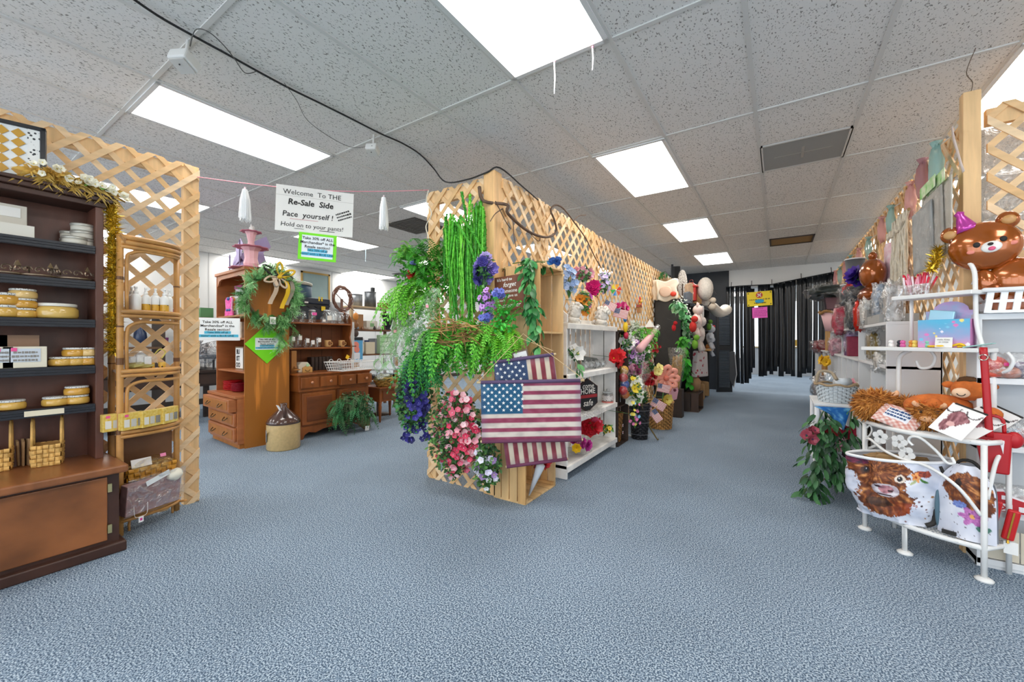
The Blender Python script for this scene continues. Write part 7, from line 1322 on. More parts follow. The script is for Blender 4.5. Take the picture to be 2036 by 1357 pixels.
def cow_hamper(s, q):
    X, Y = 50 + s * 1250, 250 + q * 880; bgc = mixc((.93, .93, .96), (.8, .82, .88), .5 + fbm(s * 3, q * 3)); n = 1 + .35 * fbm(X * .012, Y * .012, 2) + .25 * fbm(X * .05, Y * .03, 5); col = bgc
    if min(ellq(X, Y, 430, 400, 390, 190), ellq(X, Y, 490, 620, 290, 240), ellq(X, Y, 520, 850, 370, 210)) < n:
        col = fur_col(X, Y, 450, 400)
        if Y > 820 and ellq(X, Y, 520, 850, 370, 210) < n: col = mixc(col, hexc('a03a18'), max(0, min(.7, (X - 480) / 500)))
        if ellq(X, Y, 440, 870, 170, 80) < n * .8: col = mixc(col, hexc('24160f'), .6)
    if ellq(X, Y, 960, 400, 110, 45) < n: col = mixc(hexc('c0502a'), hexc('5a1a18'), fbm(X * .03, Y * .06) + .5)
    if X < 330 and ellq(X, Y, 150, 300, 170, 60) < n: col = mixc(hexc('8a3050'), hexc('3a2a3a'), fbm(X * .02, Y * .04) + .5)
    for ex, ey in ((270, 425), (685, 490)):
        e = ellq(X, Y, ex, ey, 62, 56)
        if e < 1: col = hexc('e8d8c8') if ex > 400 else hexc('4a2a1c')
        if ellq(X, Y, ex, ey, 34, 36) < 1: col = hexc('1c1c24') if ellq(X, Y, ex - 8, ey - 10, 9, 9) > 1 else (.9, .9, .95)
    if ellq(X, Y, 525, 680, 175, 95) < 1 + .1 * fbm(X * .02, Y * .02): col = mixc(hexc('e8e2e4'), hexc('b8a8b0'), .5 + fbm(X * .01, Y * .02))
    if ellq(X, Y, 530, 665, 90, 58) < 1: col = mixc(hexc('c88a90'), hexc('8a5a66'), .4 + fbm(X * .02, Y * .02))
    for nx, ny in ((440, 630), (585, 680)):
        if ellq(X, Y, nx, ny, 30, 18) < 1: col = hexc('3a1c22')
    if ellq(X, Y, 510, 745, 120, 9) < 1: col = hexc('4a2a30')
    e = math.hypot(X - 870, Y - 450); a = math.atan2(Y - 450, X - 870)
    if e < 58 + 14 * math.cos(5 * a): col = mixc(hexc('f08a3a'), hexc('f8c890'), fbm(a * 2, e * .05) + .4)
    if e < 16: col = hexc('b84a1a')
    for lx, ly, ra in ((960, 490, .5), (830, 520, 2.2), (980, 500, .2)):
        dx, dy = X - lx, Y - ly; u_ = dx * math.cos(ra) + dy * math.sin(ra); w_ = -dx * math.sin(ra) + dy * math.cos(ra)
        if (u_ / 45) ** 2 + (w_ / 18) ** 2 < 1: col = hexc('4a7a3a') if lx != 830 else hexc('b0b888')
    for k, (px_, py_, r) in enumerate(((865, 735, 11), (1025, 700, 18), (905, 785, 13), (955, 838, 13), (1007, 770, 8), (1025, 880, 12), (1070, 965, 10), (1040, 1008, 11), (150, 565, 10), (180, 555, 9), (180, 605, 8), (790, 1092, 12), (935, 705, 6), (1080, 850, 5), (1045, 915, 9))):
        if math.hypot(X - px_, (Y - py_)) < r: col = (hexc('3a2a30'), hexc('a8784a'), hexc('7a4a4a'))[k % 3]
    return col
# laundry hamper on the rack base
hc = rl(-.08, -.03, ZD); t = thing('cow_hamper', 'white collapsible hamper printed with a shaggy cow on the rack base', 'hamper', hc, -.12); HW, HD, HH = .212, .125, .335
def hs_(a, q): k = .8 + .2 * min(1, q * 1.8) + .05 * math.sin(q * 3); b = .02 * fbm(math.cos(a) * 2, q * 3, 1); return Vector((HW * k * math.cos(a), HD * k * math.sin(a) - .012, q * HH + .02 * math.cos(a) * q)) * 1 + Vector((b, b, 0))
printed('front', lambda s, q: hs_(2 * PI - math.acos(max(-1, min(1, 2 * s - 1))), 1 - q), 130, 90, cow_hamper, t, .6)
part('back', MB().sheet(lambda s, q: hs_(s * PI, q), 24, 14), M('dfe0e6', .6), t, True); part('bottom', MB().lathe([(0, .012), (.8, .012)], 24, T=Matrix.Diagonal((HW, HD, 1, 1))), M('d0d2d8', .6), t)
part('rim', MB().tube([hs_(2 * PI * i / 32, 1) for i in range(32)], .009, 8, True), M('f0f0f2', .5), t, True)
part('tissue', MB().ell((.02, 0, HH - .03), (.15, .085, .04), 18, 10, nz=.35, fr=3), M('9a7a52', .9, bump=.5, scale=12), t); part('strap', MB().tube(spline([hs_(5.6, .95), hs_(5.75, .75) * 1.04, hs_(5.9, .5) * 1.06, hs_(6.1, .45) * 1.05], 5), .008, 6), INK, t, True); part('charm', MB().ell(hs_(6.2, .42) * 1.08, .014), M('c83050', .4), t, True)
def cow_pack(s, q):
    X, Y = s * 520, q * 900; n = 1 + .4 * fbm(X * .015, Y * .012, 4); col = mixc((.93, .93, .96), (.84, .85, .9), .5 + fbm(s * 3, q * 3))
    if min(ellq(X, Y, 250, 280, 190, 200), ellq(X, Y, 380, 380, 140, 240)) < n: col = fur_col(X, Y, 150, 150, 9.)
    if ellq(X, Y, 200, 230, 35, 70) < n: col = hexc('2a1a18')
    e = math.hypot(X - 330, Y - 600); a = math.atan2(Y - 600, X - 330)
    if e < 100 + 26 * math.cos(6 * a): col = mixc(hexc('d888c8'), hexc('a85aa0'), fbm(a * 3, e * .03) + .5)
    if e < 24: col = hexc('f0b060')
    if ellq(X, Y, 220, 480, 60, 40) < n: col = mixc(hexc('8aa0dc'), hexc('5a6ab0'), fbm(X * .04, Y * .04) + .5)
    if ellq(X, Y, 420, 730, 60, 40) < 1: col = hexc('4a7a6a')
    if fbm(X * .05, Y * .05, 11) > .62: col = hexc('4a3a40')
    return col
bc_ = rl(.19, .03, ZD); t = thing('cow_backpack', 'white backpack printed with a cow and pink flower beside the hamper', 'backpack', bc_, -.45)
def pk(s, q, o=0.): w3 = .1 * (1 - .12 * (1 - q) ** 3) * (math.sin(min(1, q * 2.6 + .08) * PI / 2) ** .5 if q < .4 else 1); return ((s - .5) * 2 * w3, -.05 * math.cos((s - .5) * 2.6) * (.5 + .5 * min(1, q * 4)) - .005 + o, .36 * (1 - q) + .004)
printed('front', pk, 60, 70, cow_pack, t, .6); part('back', MB().sheet(lambda s, q: (pk(s, q)[0], .045 * math.cos((s - .5) * 2.6), pk(s, q)[2]), 12, 14), M('c8ccd4', .6), t, True)
part('handle', MB().tube(arc((0, .01, .345), .04, 0, PI, 8, 'xz'), .008, 6), INK, t, True); part('strap', MB().tube(spline([(-.1, .0, .3), (-.125, .0, .2), (-.11, -.01, .05), (-.14, -.03, .012)], 5), .012, 6), INK, t, True); part('side_pocket', MB().ell((-.1, 0, .12), (.012, .04, .11)), M('54707e', .6), t, True); part('buckle', MB().box((-.05, -.06, .02), (.05, .012, .018)), INK, t)
# pot holder pillow and pouches
t = thing('text_pillow', 'red plaid mini pillow printed with blue words among the plush cows', 'pillow', rl(-.07, -.03, ZC + .05), YAW - .1); orient(t, -.2, -.8, .45)
def plaid(s, q):
    if abs(s - .5) < .3 and abs(q - .5) < .24: return (.93, .93, .95)
    return mixc(hexc('c8786a'), hexc('f0e4dc'), .5 + .5 * math.sin(s * 40) * math.sin(q * 40) + .4 * fbm(s * 9, q * 9))
printed('front', lambda s, q: ((s - .5) * .19, -.03 * math.sin(PI * s) ** .5 * math.sin(PI * q) ** .5, (.5 - q) * .14), 40, 30, plaid, t); part('back', MB().sheet(lambda s, q: ((s - .5) * .19, .025 * math.sin(PI * s) ** .5 * math.sin(PI * q) ** .5, (.5 - q) * .14), 12, 10), M('b85a50', .8), t, True); squig(t, (0, -.031, .0), .1, .06, 3, M('2a4a7a', .6))
def cowpouch(s, q):
    X, Y = s * 100, q * 100; col = (.93, .92, .91); n = 1 + .3 * fbm(X * .06, Y * .06)
    if ellq(X, Y, 45, 45, 26, 26) < n or ellq(X, Y, 32, 70, 16, 22) < n or ellq(X, Y, 68, 42, 12, 8) < n: col = mixc(hexc('b07a80'), hexc('6a3a40'), .5 + fbm(X * .12, Y * .05))
    if ellq(X, Y, 42, 66, 12, 8) < 1: col = hexc('d8a8a4')
    for sg in (-1, 1):
        if abs(math.hypot(X - 45 - sg * 30, Y - 8) - 22) < 2 and Y > 10: col = hexc('4a3a3c')
    return col
for k, (x, y, a, b) in enumerate(((.1, -.045, .55, .0), (.155, -.02, .6, .25), (.2, .01, .65, .5))):
    t = thing('zip_pouch', ('white zip pouch printed with a highland cow on top of the fanned pouches', 'white zip pouch in the middle of the fanned pouches', 'white zip pouch lowest of the fan with a dark horn print')[k], 'pouch', P((1903, 1938, 1968)[k], (838, 843, 838)[k], 2.0 + .02 * k), YAW); orient(t, -.2, -.75, (.5, .75, .65)[k])
    printed('front', lambda s, q: ((s - .5) * .125, -.006 * math.sin(PI * s) * math.sin(PI * q), (.5 - q) * .19), 34, 40, cowpouch, t); part('back', MB().sheet(lambda s, q: ((s - .5) * .125, .006 * math.sin(PI * s) * math.sin(PI * q) + .002, (.5 - q) * .19), 8, 8), M('e0deda', .7), t, True); part('zipper', MB().bx(-.054, .056, -.003, .004, .09, .098), INK, t); part('pull', MB().ell((.058, 0, .094), (.008, .004, .006)), INK, t)
# carton of blind toys, note card, trinkets, pens
t = thing('toy_display_box', 'sky blue to pink toy display carton with arched header on the rack', 'box', rl(.05, .13, ZB + .001), -.55); BWd, BHt = .2, .15
def dispc(s, q):
    col = mixc(hexc('5ab8dc'), hexc('e89ac8'), q ** 1.2 + .15 * fbm(s * 3, q * 3))
    for k in range(16):
        if math.hypot((s - (k * .37 % 1)) * 1.3, q - (k * .61 % 1)) < .02 + .02 * (k % 3): col = ((.98, .95, 1), (.98, .9, .5), (.9, .5, .75), (.5, .8, .9))[k % 4]
    return col
printed('front', lambda s, q: ((s - .5) * BWd, -.05, BHt * (1 - q)), 50, 40, dispc, t, .4); part('carton', MB().box((0, 0, BHt / 2), (BWd, .098, BHt)), M('d890c4', .5), t)
part('header', MB().prism([(-BWd / 2, BHt), (BWd / 2, BHt), (BWd / 2, BHt + .05), *[(.07 * math.cos(a), BHt + .05 + .05 * math.sin(a)) for a in [k * PI / 8 for k in range(9)]], (-BWd / 2, BHt + .05)], .004, TR(0, .045, 0)), M('9ac8e8', .4, c2='d8a8dc', scale=14.), t); part('foil_packet', MB().box((-.02, 0, BHt + .02), (.1, .02, .06), T=RY(.15)), M('a8d8e8', .25, .3), t, bevel=.004)
t = thing('price_note', 'small white handwritten note card leaning on the toy carton', 'card', rl(.075, .065, ZB + .001), -.5); part('card', MB().box((0, 0, .027), (.065, .002, .054), T=RX(-.15)), M('f2efe8', .6), t)
for i, s in enumerate(('Hello Kitty', 'or minis')): text(t, s, (0, -.004, .042 - i * .012), .011, INK, (PI / 2 - .15, 0, 0))
squig(t, (0, -.002, .013), .05, .014, 1, INK)
random.seed(12)
for k in range(9):
    x = -.1 + k * .03; c = ('f4f0ea', '2a2a34', 'd860a0', 'f0a040', 'f0d060', 'e8507a', '8ad0b0', 'e04038', '7a60b8')[k]
    t = thing('mini_figure', 'tiny ' + ('white', 'black', 'magenta', 'orange', 'yellow', 'rose', 'mint', 'red', 'violet')[k] + ' rubber trinket in front of the toy carton', 'trinket', rl(x - .08, .075 + .02 * (k % 2), ZB + .001), rnd(-.5, .5)); part('body', MB().lathe([(.011, 0), (.014, .008), (.01, .02)], 10), M(c, .4), t, True); part('top', MB().ell((0, 0, .028), (.013, .011, .012)), M(c, .4), t, True)
solo('yellow_lanyard', MB().tube(spline([(-.05, 0, .006), (0, -.01, .008), (.04, 0, .01), (.07, -.005, .02), (.085, 0, .01), (.06, .005, .006)], 5), .006, 6), M('f0c020', .5), 'yellow lanyard loop lying before the note card', 'lanyard', rl(.06, .07, ZB + .001), -.5, smooth=True)
solo('folded_booklet', MB().prism([(-.05, 0), (.05, .022), (.05, .026), (-.05, .006)], .06), M('9ac8c0', .5), 'pale green folded booklet at the end of the rack shelf', 'booklet', rl(.19, .11, ZB + .001), -.5)
t = thing('pen_box', 'clear tub crammed with red and pink novelty pens on the top rack shelf', 'pen box', rl(-.085, .13, ZA + .001), -.6); part('tub', MB().bx(-.07, .07, -.045, -.043, 0, .06).bx(-.07, .07, .043, .045, 0, .06).bx(-.07, -.068, -.045, .045, 0, .06).bx(.068, .07, -.045, .045, 0, .06).bx(-.07, .07, -.045, .045, 0, .003), Mfilm('f0f0f2', .35, .05, .2, 30.), t)
for k in range(34): x, y = rnd(-.06, .06), rnd(-.035, .035); part('pen', MB().tube([(x * .8, y, .004), (x * 1.2 + rnd(-.02, .02), y, rnd(.09, .13))], .0048, 6), M(('e03048', 'f4a8bc', 'f6e8ec', 'd81838', 'f07090')[k % 5], .4), t, True)
# ---- basket with bear balloon
t = thing('laundry_basket', 'white plastic basket with rows of cutouts on top of the end cubby', 'basket', (1.16, 3.085, 1.286)); LB = M('f0f0f0', .35); lw_, ld_, lh = .56, .16, .115
part('rim', MB().tube([(-lw_ / 2 - .02, -ld_ / 2 - .01, lh), (lw_ / 2 + .02, -ld_ / 2 - .01, lh), (lw_ / 2 + .02, ld_ / 2, lh), (-lw_ / 2 - .02, ld_ / 2, lh)], .011, 8, True), LB, t, True); part('base', MB().bx(-lw_ / 2, lw_ / 2, -ld_ / 2, ld_ / 2, 0, .008), LB, t)
mb = MB()
for zz in (0, lh / 2 - .006, lh - .014): mb.bx(-lw_ / 2, lw_ / 2, -ld_ / 2 - .004, -ld_ / 2, zz, zz + .014); mb.bx(-lw_ / 2 - .004, -lw_ / 2, -ld_ / 2, ld_ / 2, zz, zz + .014)
for k in range(13): x = -lw_ / 2 + k * lw_ / 12; mb.box((x, -ld_ / 2 - .002, lh / 2), (.024, .008, lh), T=RY(.12))
for k in range(16): y = -ld_ / 2 + k * ld_ / 15; mb.bx(-lw_ / 2 - .004, -lw_ / 2, y, y + .005, 0, lh)
mb.bx(-lw_ / 2, lw_ / 2, ld_ / 2 - .004, ld_ / 2, 0, lh); mb.bx(lw_ / 2, lw_ / 2 + .004, -ld_ / 2, ld_ / 2, 0, lh); part('slotted_wall', mb, LB, t); part('filler', MB().ell((0, 0, .055), (.275, .078, .052), 26, 14, nz=.2, fr=5, sq=.6), M('cf8464', .5, var=.3, scale=20), t, True)
FOIL = M('a8581a', .18, .45, coat=.8); FOILD = M('8a4414', .2, .4)
def PD(u, v, d=2.03): return P(u, v, d)
hb = PD(1957, 490, 2.08); t = thing('bear_balloon', 'shiny brown foil bear balloon with a pink party hat in the white basket', 'balloon', hb, YAW); orient(t, -.3, 0, -.2); S = 2.08 / FPX
part('head', MB().ell((0, 0, 0), (50 * S, .07, 49 * S), 28, 18), FOIL, t, True)
def hf(x, z): return -.07 * math.sqrt(max(.05, 1 - (x / 50) ** 2 - (z / 49) ** 2))
for sg in (-1, 1): e = part('ear', MB().ell((sg * 38 * S, .0, 39 * S), (16 * S, .03, 17 * S), 16, 10), FOIL, t, True); part('ear_lining', MB().ell((sg * 39 * S, -.022, 38 * S), (10 * S, .012, 9 * S), 12, 8), M('c8945a', .4), e, True); part('eye', MB().ell(((sg * 17 + 8) * S, hf(sg * 17 + 8, 2), 2 * S), (5 * S, .008, 5.5 * S), 12, 8), INK, t, True); part('cheek', MB().ell(((sg * 27 + 8) * S, hf(sg * 27 + 8, -9), -9 * S), (6 * S, .004, 4 * S), 12, 8), M('e88a78', .4), t, True)
m = part('muzzle', MB().ell((8 * S, -.068, -8 * S), (14 * S, .01, 11 * S), 16, 10), M('f0ece4', .3), t, True); part('nose', MB().ell((8 * S, -.080, -3 * S), (4 * S, .005, 3 * S), 10, 6), INK, m, True); part('mouth', MB().ell((8 * S, -.078, -12 * S), (5 * S, .004, 4 * S), 10, 6), M('e05a80', .4), m, True)
part('hat', MB().lathe([(19 * S, 0), (15 * S, 10 * S), (6 * S, 34 * S), (8 * S, 40 * S), (0, 46 * S)], 16, T=TR(-14 * S, 0, 38 * S) @ RY(-.12)), M('c84aa8', .2, .4), t, True)
part('body', MB().ell((30 * S, .01, -78 * S), (44 * S, .055, 42 * S), 22, 14), FOIL, t, True)
for sg in (-1, 1): part('arm', MB().ell((sg * 38 * S + 26 * S, -.015, -72 * S), (17 * S, .03, 26 * S), 14, 10), FOIL, t, True)
part('foot', MB().ell((-8 * S, -.02, -92 * S), (18 * S, .03, 20 * S), 16, 10, nz=.08), FOILD, t, True)
t = thing('spotted_balloon', 'white foil balloon with blue pink and yellow spots stuffed in the basket', 'balloon', PD(2014, 556, 2.05), -.25); part('body', MB().ell((0, 0, 0), (.07, .04, .07), 18, 12, nz=.06), M('d8dce8', .2, .4), t, True); part('tail', MB().tube([(-.05, -.01, -.01), (-.1, -.01, .0), (-.135, -.01, .01)], [.03, .02, .024], 10), M('d8dce8', .2, .4), t, True)
for k, (x, z, c) in enumerate(((.03, -.03, '2a60c0'), (.0, .015, 'e060b0'), (.05, .03, 'e8a030'), (-.12, .008, 'd83050'), (-.02, -.0, 'e8d040'))): part('spot', MB().ell((x, -.036 if x > -.1 else -.03, z), (.014, .006, .014), 10, 7), M(c, .3), t, True)
part('purple_base', MB().ell((.03, 0, -.08), (.06, .03, .03)), M('b848b0', .25, .3), t, True)
# ---- goods in the end cubby
def ec(u, z, y=3.07): p = ony(u, 700, y); return (p.x, y, z)
t = thing('mesh_bag', 'coral red mesh produce bag in clear wrap on the end cubby', 'mesh bag', ec(1975, EZ[1] + .001, 3.06)); part('bag', MB().ell((0, 0, .055), (.055, .04, .055), 18, 12), M('d83a28', .4, c2='f08a70', tex='voronoi', scale=60.), t, True); part('fold', MB().ell((.0, -.01, .02), (.06, .035, .02)), M('e05a40', .4), t, True); part('wrap', MB().ell((0, 0, .06), (.065, .05, .075), 16, 10, nz=.15), Mfilm(fac=.15), t, True); part('sticker', MB().box((.03, -.045, .07), (.016, .002, .016)), M('f03a90', .5), t)
t = thing('copper_bag', 'clear bag of rose copper fringe lying at the cubby front', 'bag', ec(1995, EZ[1] + .001, 3.04)); part('fringe', MB().ell((0, 0, .03), (.06, .03, .03), 16, 10, nz=.25, fr=5), M('c07860', .35, .3, var=.3, scale=40), t, True); part('wrap', MB().ell((.01, 0, .032), (.08, .036, .036), 16, 10, nz=.2), Mfilm(fac=.25), t, True)
for k, (u, z, c, lb) in enumerate(((2025, EZ[1], '6a4a70', 'clear pouch of purple trinkets on the end cubby'), (2010, EZ[2], '1f8ab8', 'turquoise foil pouch on the second end cubby shelf'), (1985, EZ[2], 'e07a60', 'coral tissue pouch on the second end cubby shelf'), (2030, EZ[2], 'a84030', 'rust red wrapped pouch on the second end cubby shelf'), (2020, EZ[3], 'b8a8a8', 'grey clear wrapped bundle on the lower end cubby shelf'), (1985, EZ[3], 'c8b8a8', 'beige clear wrapped bundle on the lower end cubby shelf'))):
    t = thing('wrapped_pouch', lb, 'pouch', ec(u, z + .001, 3.075)); part('contents', MB().ell((0, 0, .04), (.05, .03, .04), 14, 10, nz=.3, fr=4), M(c, .35, var=.3, scale=30), t, True); part('wrap', MB().ell((0, 0, .06), (.07, .045, .07), 16, 10, nz=.25, fr=3), Mfilm(fac=.28), t, True)
REDL = M('b8121c', .4)
q = PD(1955, 780, 1.99); t = thing('red_strap', 'long red belt strap hanging on the end cubby edge', 'strap', q, -.25); part('strap', MB().sheet(lambda s, w_: ((s - .5) * .026 + .02 * w_, -.003 * math.sin(PI * s), (.5 - w_) * .44), 4, 16), REDL, t, True, solid=.004); part('ring', MB().tube(arc((-.0, -.006, .17), .014, 0, 2 * PI, 14, 'xz')[:-1], .0025, 6, True), M('d8d0c0', .25, .9), t)
q = PD(1978, 900, 1.985); t = thing('red_tote', 'bright red fabric tote hanging in front of the end cubby', 'tote bag', q, -.2); part('bag', MB().prism([(-.07, .1), (.055, .1), (.045, -.1), (-.04, -.1)], .04), REDL, t, bevel=.008); part('flap', MB().ell((.06, 0, .07), (.03, .02, .04)), REDL, t, True); part('tag', MB().prism([(-.008, .03), (.008, .035), (.004, -.03)], .002, TR(.02, -.024, .03)), M('f0ecec', .5), t); part('strap', MB().tube(spline([(-.05, 0, .1), (-.04, 0, .17), (.02, 0, .17), (.03, 0, .1)], 5), .008, 6), REDL, t, True)
q = PD(1987, 1035, 1.97); t = thing('red_purse', 'pair of red zipped wristlet purses hanging by a gold chain', 'purse', q, -.25)
for k, (x, z) in enumerate(((-.02, .02), (.035, -.01))):
    b = part('pouch', MB().box((x, -.006 * k, z), (.042, .022, .15), T=RY(.16)), M('c81a1e', .35), t, bevel=.008); part('zipper', MB().box((x, -.014 - .006 * k, z), (.006, .003, .13), T=RY(.16)), M('c89a40', .3, .8), b); part('pull', MB().lathe([(.003, 0), (.006, -.015), (0, -.02)], 6, (x - .01, -.02, z - .07)), M('d8a840', .3, .8), b)
part('chain', MB().tube(spline([(-.04, 0, .09), (-.05, 0, .13), (-.03, 0, .18), (-.02, 0, .22)], 5), .004, 5), M('d8a840', .3, .8), t); tagcard(t, (.035, -.01, -.12), .045)
q = PD(2012, 1010, 1.995); t = thing('barn_cutout', 'red and white felt barn cutout standing in the end cubby', 'cutout', (q.x, q.y, EZ[3] + .0), -.1); B_ = [(-.07, 0), (.07, 0), (.07, .045), (.05, .07), (.0, .085), (-.03, .115), (-.055, .11), (-.075, .07)]
part('backing', MB().prism(B_, .006), M('f0eef0', .6), t); part('red_front', MB().prism([(x * .85 - .002, z * .85 + .005) for x, z in B_], .004, TR(0, -.005, 0)), M('b8202a', .6), t); part('door', MB().bx(-.045, .0, -.009, -.007, .008, .045), M('f0eef0', .6), t); part('door_cross', MB().box((-.022, -.01, .027), (.05, .001, .005), T=RY(.7)).box((-.022, -.01, .027), (.05, .001, .005), T=RY(-.7)), M('b8202a', .6), t); part('loft', MB().bx(-.035, -.012, -.009, -.007, .065, .085), M('f0eef0', .6), t); part('window', MB().bx(.02, .045, -.009, -.007, .015, .04), M('f0eef0', .6), t)
# ---- wicker stand with garland and white basket
t = thing('wicker_stand', 'white painted wicker stand below the cubbies wrapped in leafy garland', 'stand', (.24, 3.757, 0)); WK = M('e2e4e6', .6); sw, sl = .24, .5
for x in (0, sw):
    for y in (0, sl): part('leg', MB().tube([(x, y, 0), (x, y, .67)], .017, 8), WK, t, True)
part('top', MB().bx(-.02, sw + .02, -.02, sl + .02, .665, .683), WK, t, bevel=.004)
for axis in (0, 1): mb = MB(); weave(mb, (lambda s, q: ((s * sw, 0, .2 + q * .25), (0, -1, 0))) if axis else (lambda s, q: ((0, sl - s * sl, .2 + q * .25), (-1, 0, 0))), 14 if axis else 26, 14, .005); part('wicker_panel', mb, WK, t)
for z in (.2, .45): part('rail', MB().tube([(0, sl, z), (0, 0, z), (sw, 0, z)], .011, 6), WK, t)
part('brace', MB().tube([(0, 0, .08), (.1, 0, .19)], .006, 5).tube([(sw, 0, .06), (.14, 0, .19)], .006, 5), M('b8a890', .7), t)
OL = [leaf_mesh(.07, .014, M(c, .45)) for c in ('2f5a34', '3f7040', '4f8450', '24482a')]
garland('dark olive leaf garland hung over the wicker stand', [P(1640, 812, 3.0), P(1625, 850, 2.96), P(1632, 900, 2.95), P(1615, 950, 2.95), P(1622, 972, 2.96)], 190, .12, meshes=OL, sc=(.9, 1.3)); garland('olive leaf garland strand trailing along the stand top', [P(1640, 820, 2.95), P(1665, 860, 2.92), P(1660, 910, 2.92), P(1668, 940, 2.92)], 130, .1, meshes=OL, sc=(.9, 1.3)); garland('olive leaves spilling beside the blue pennant', [P(1695, 812, 2.9), P(1690, 850, 2.88), P(1700, 870, 2.88)], 34, .07, meshes=OL)
for k, (u, v, c1, c2, lb) in enumerate(((1650, 862, 'c03040', '7a1a24', 'crimson silk flowers within the stand garland'), (1672, 880, 'e0a8b4', 'b84a60', 'pink silk flowers within the stand garland'), (1685, 865, 'c82a48', '801428', 'rose red felt bag behind the stand garland'), (1683, 900, '3a2a34', 'c8a030', 'dark beaded pennant behind the stand garland'), (1612, 865, 'a84a5a', '3a3a5a', 'mauve silk flowers at the stand edge'))): c = P(u, v, 2.93); bunch(lb, c, .04, .04, .05, [F_(c1, c2, .035, 5, 2)], 8, stems=True)
t = thing('blue_pennant', 'bright blue triangular pennant hanging from the wicker stand', 'pennant', P(1655, 805, 2.9)); o = t.location.copy(); a, b, c = [P(u, v, 2.89) - o for u, v in ((1632, 805), (1692, 812), (1676, 858))]; d = P(1618, 808, 2.95) - o
def penn(s, q): return d.lerp(b, s) * (1 - q) + (a.lerp(c, .3 + .7 * s)) * q - _F * (.012 * math.sin(s * 9) * q)
printed('cloth', penn, 30, 16, lambda s, q: mixc(hexc('1f6ab8'), hexc('8ac8e8'), fbm(s * 6, q * 5) * 1.2 + .1), t, .4)
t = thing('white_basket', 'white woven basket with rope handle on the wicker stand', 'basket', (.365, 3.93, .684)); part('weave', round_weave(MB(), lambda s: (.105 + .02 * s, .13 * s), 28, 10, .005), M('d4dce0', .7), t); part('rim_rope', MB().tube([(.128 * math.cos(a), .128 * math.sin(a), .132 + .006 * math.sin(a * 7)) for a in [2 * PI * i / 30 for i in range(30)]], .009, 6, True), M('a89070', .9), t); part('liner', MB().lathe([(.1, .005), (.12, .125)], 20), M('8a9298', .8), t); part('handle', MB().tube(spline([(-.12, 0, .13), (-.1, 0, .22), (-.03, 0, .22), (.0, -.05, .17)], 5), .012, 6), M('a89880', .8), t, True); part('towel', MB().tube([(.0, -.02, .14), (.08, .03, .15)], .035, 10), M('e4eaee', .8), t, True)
# ---- goods in and on the wall cubbies
def film_bag(label, u, v, x, r, col, name='wrapped_bundle', cat='bundle', film=.22, flat=.5):
    p = onx(u, v, x); t = thing(name, label, cat, p); part('contents', MB().ell((0, 0, 0), (r[0] * flat, r[0], r[1]), 26, 18, nz=.3, fr=2.6, seed=u * .37, sq=.62), M(col, .4, var=.35, scale=18, bump=.6), t, True); part('wrap', MB().ell((0, 0, 0), (r[0] * flat * 1.2, r[0] * 1.12, r[1] * 1.12), 26, 18, nz=.42, fr=3., seed=u, sq=.6), Mfilm(fac=film), t, True); return t
for (u, v, x, r, c, lb, f_) in ((1652, 582, .62, (.45, .09), '26302c', 'dark green garment in shiny plastic lying on top of the far cubby goods', .16), (1697, 590, .62, (.2, .1), '2a2e34', 'black garment in shiny plastic draped on the cubby top', .16), (1702, 628, .6, (.13, .13), '30343a', 'black crumpled plastic parcel on the cubby top', .18), (1728, 625, .62, (.1, .12), 'd8d8d4', 'clear bag of white lace on the cubby top beside red foil', .35), (1752, 605, .64, (.09, .14), '8a9cb0', 'clear bag with a blue grey cloth on the cubby top', .35), (1775, 610, .66, (.09, .14), 'd4d4d4', 'clear bag of white tissue behind the rack', .4), (1694, 678, .66, (.13, .13), 'b49acb', 'lilac lace bundle in clear wrap inside a cubby', .3), (1735, 690, .64, (.07, .1), '8a7440', 'clear bag of gold ribbon inside the near cubby', .28), (1757, 722, .62, (.09, .06), 'd8d4cc', 'clear bag of crosses hanging from the near cubby shelf', .4), (1640, 690, .62, (.3, .1), '8a2a30', 'red boxed ornament set on the far cubby', .2), (1635, 770, .5, (.2, .14), 'a8a0a4', 'clear wrapped doll hanging at the far cubby end', .4), (1650, 772, .36, (.07, .12), 'b8c8d4', 'pale blue clear parcel behind the white basket', .4)): film_bag(lb, u, v, x, r, c, film=f_)
t = thing('red_foil_parcel', 'bright red foil parcel on the cubby top', 'parcel', onx(1712, 630, .6)); part('foil', MB().ell((0, 0, 0), (.05, .08, .12), 24, 16, nz=.4, fr=3, sq=.7), M('d02a18', .25, .3), t, True); part('tie', MB().ell((0, 0, .1), (.02, .03, .03)), M('e03a20', .3), t, True)
p = onx(1735, 545, .66); t = thing('amber_balloon', 'amber brown foil balloon figure on the cubby goods', 'balloon', p); part('head', MB().ell((0, 0, .0), (.09, .13, .13), 18, 12), FOIL, t, True); part('knot', MB().ell((0, 0, .15), (.03, .035, .035)), FOIL, t, True); part('base', MB().ell((0, -.02, -.19), (.1, .22, .09), 18, 12), FOILD, t, True); part('base', MB().lathe([(.05, -.28), (.06, -.15)], 12), FOILD, t)
for k, (u, v, h) in enumerate(((1700, 538, .22), (1690, 580, .14))): p = onx(u, v, .64); t = thing('paper_cup', ('tall grey paper cup with white rim behind the purple rose', 'short grey paper cup beside the tall one')[k], 'cup', p); part('cup', MB().lathe([(.06, -h * .6), (.08, h * .5)], 18), M('5a5c60', .6), t, True); part('rim', MB().tube(arc((0, 0, h * .5), .08, 0, 2 * PI, 20)[:-1], .007, 6, True), M('e8e8e8', .5), t, True)
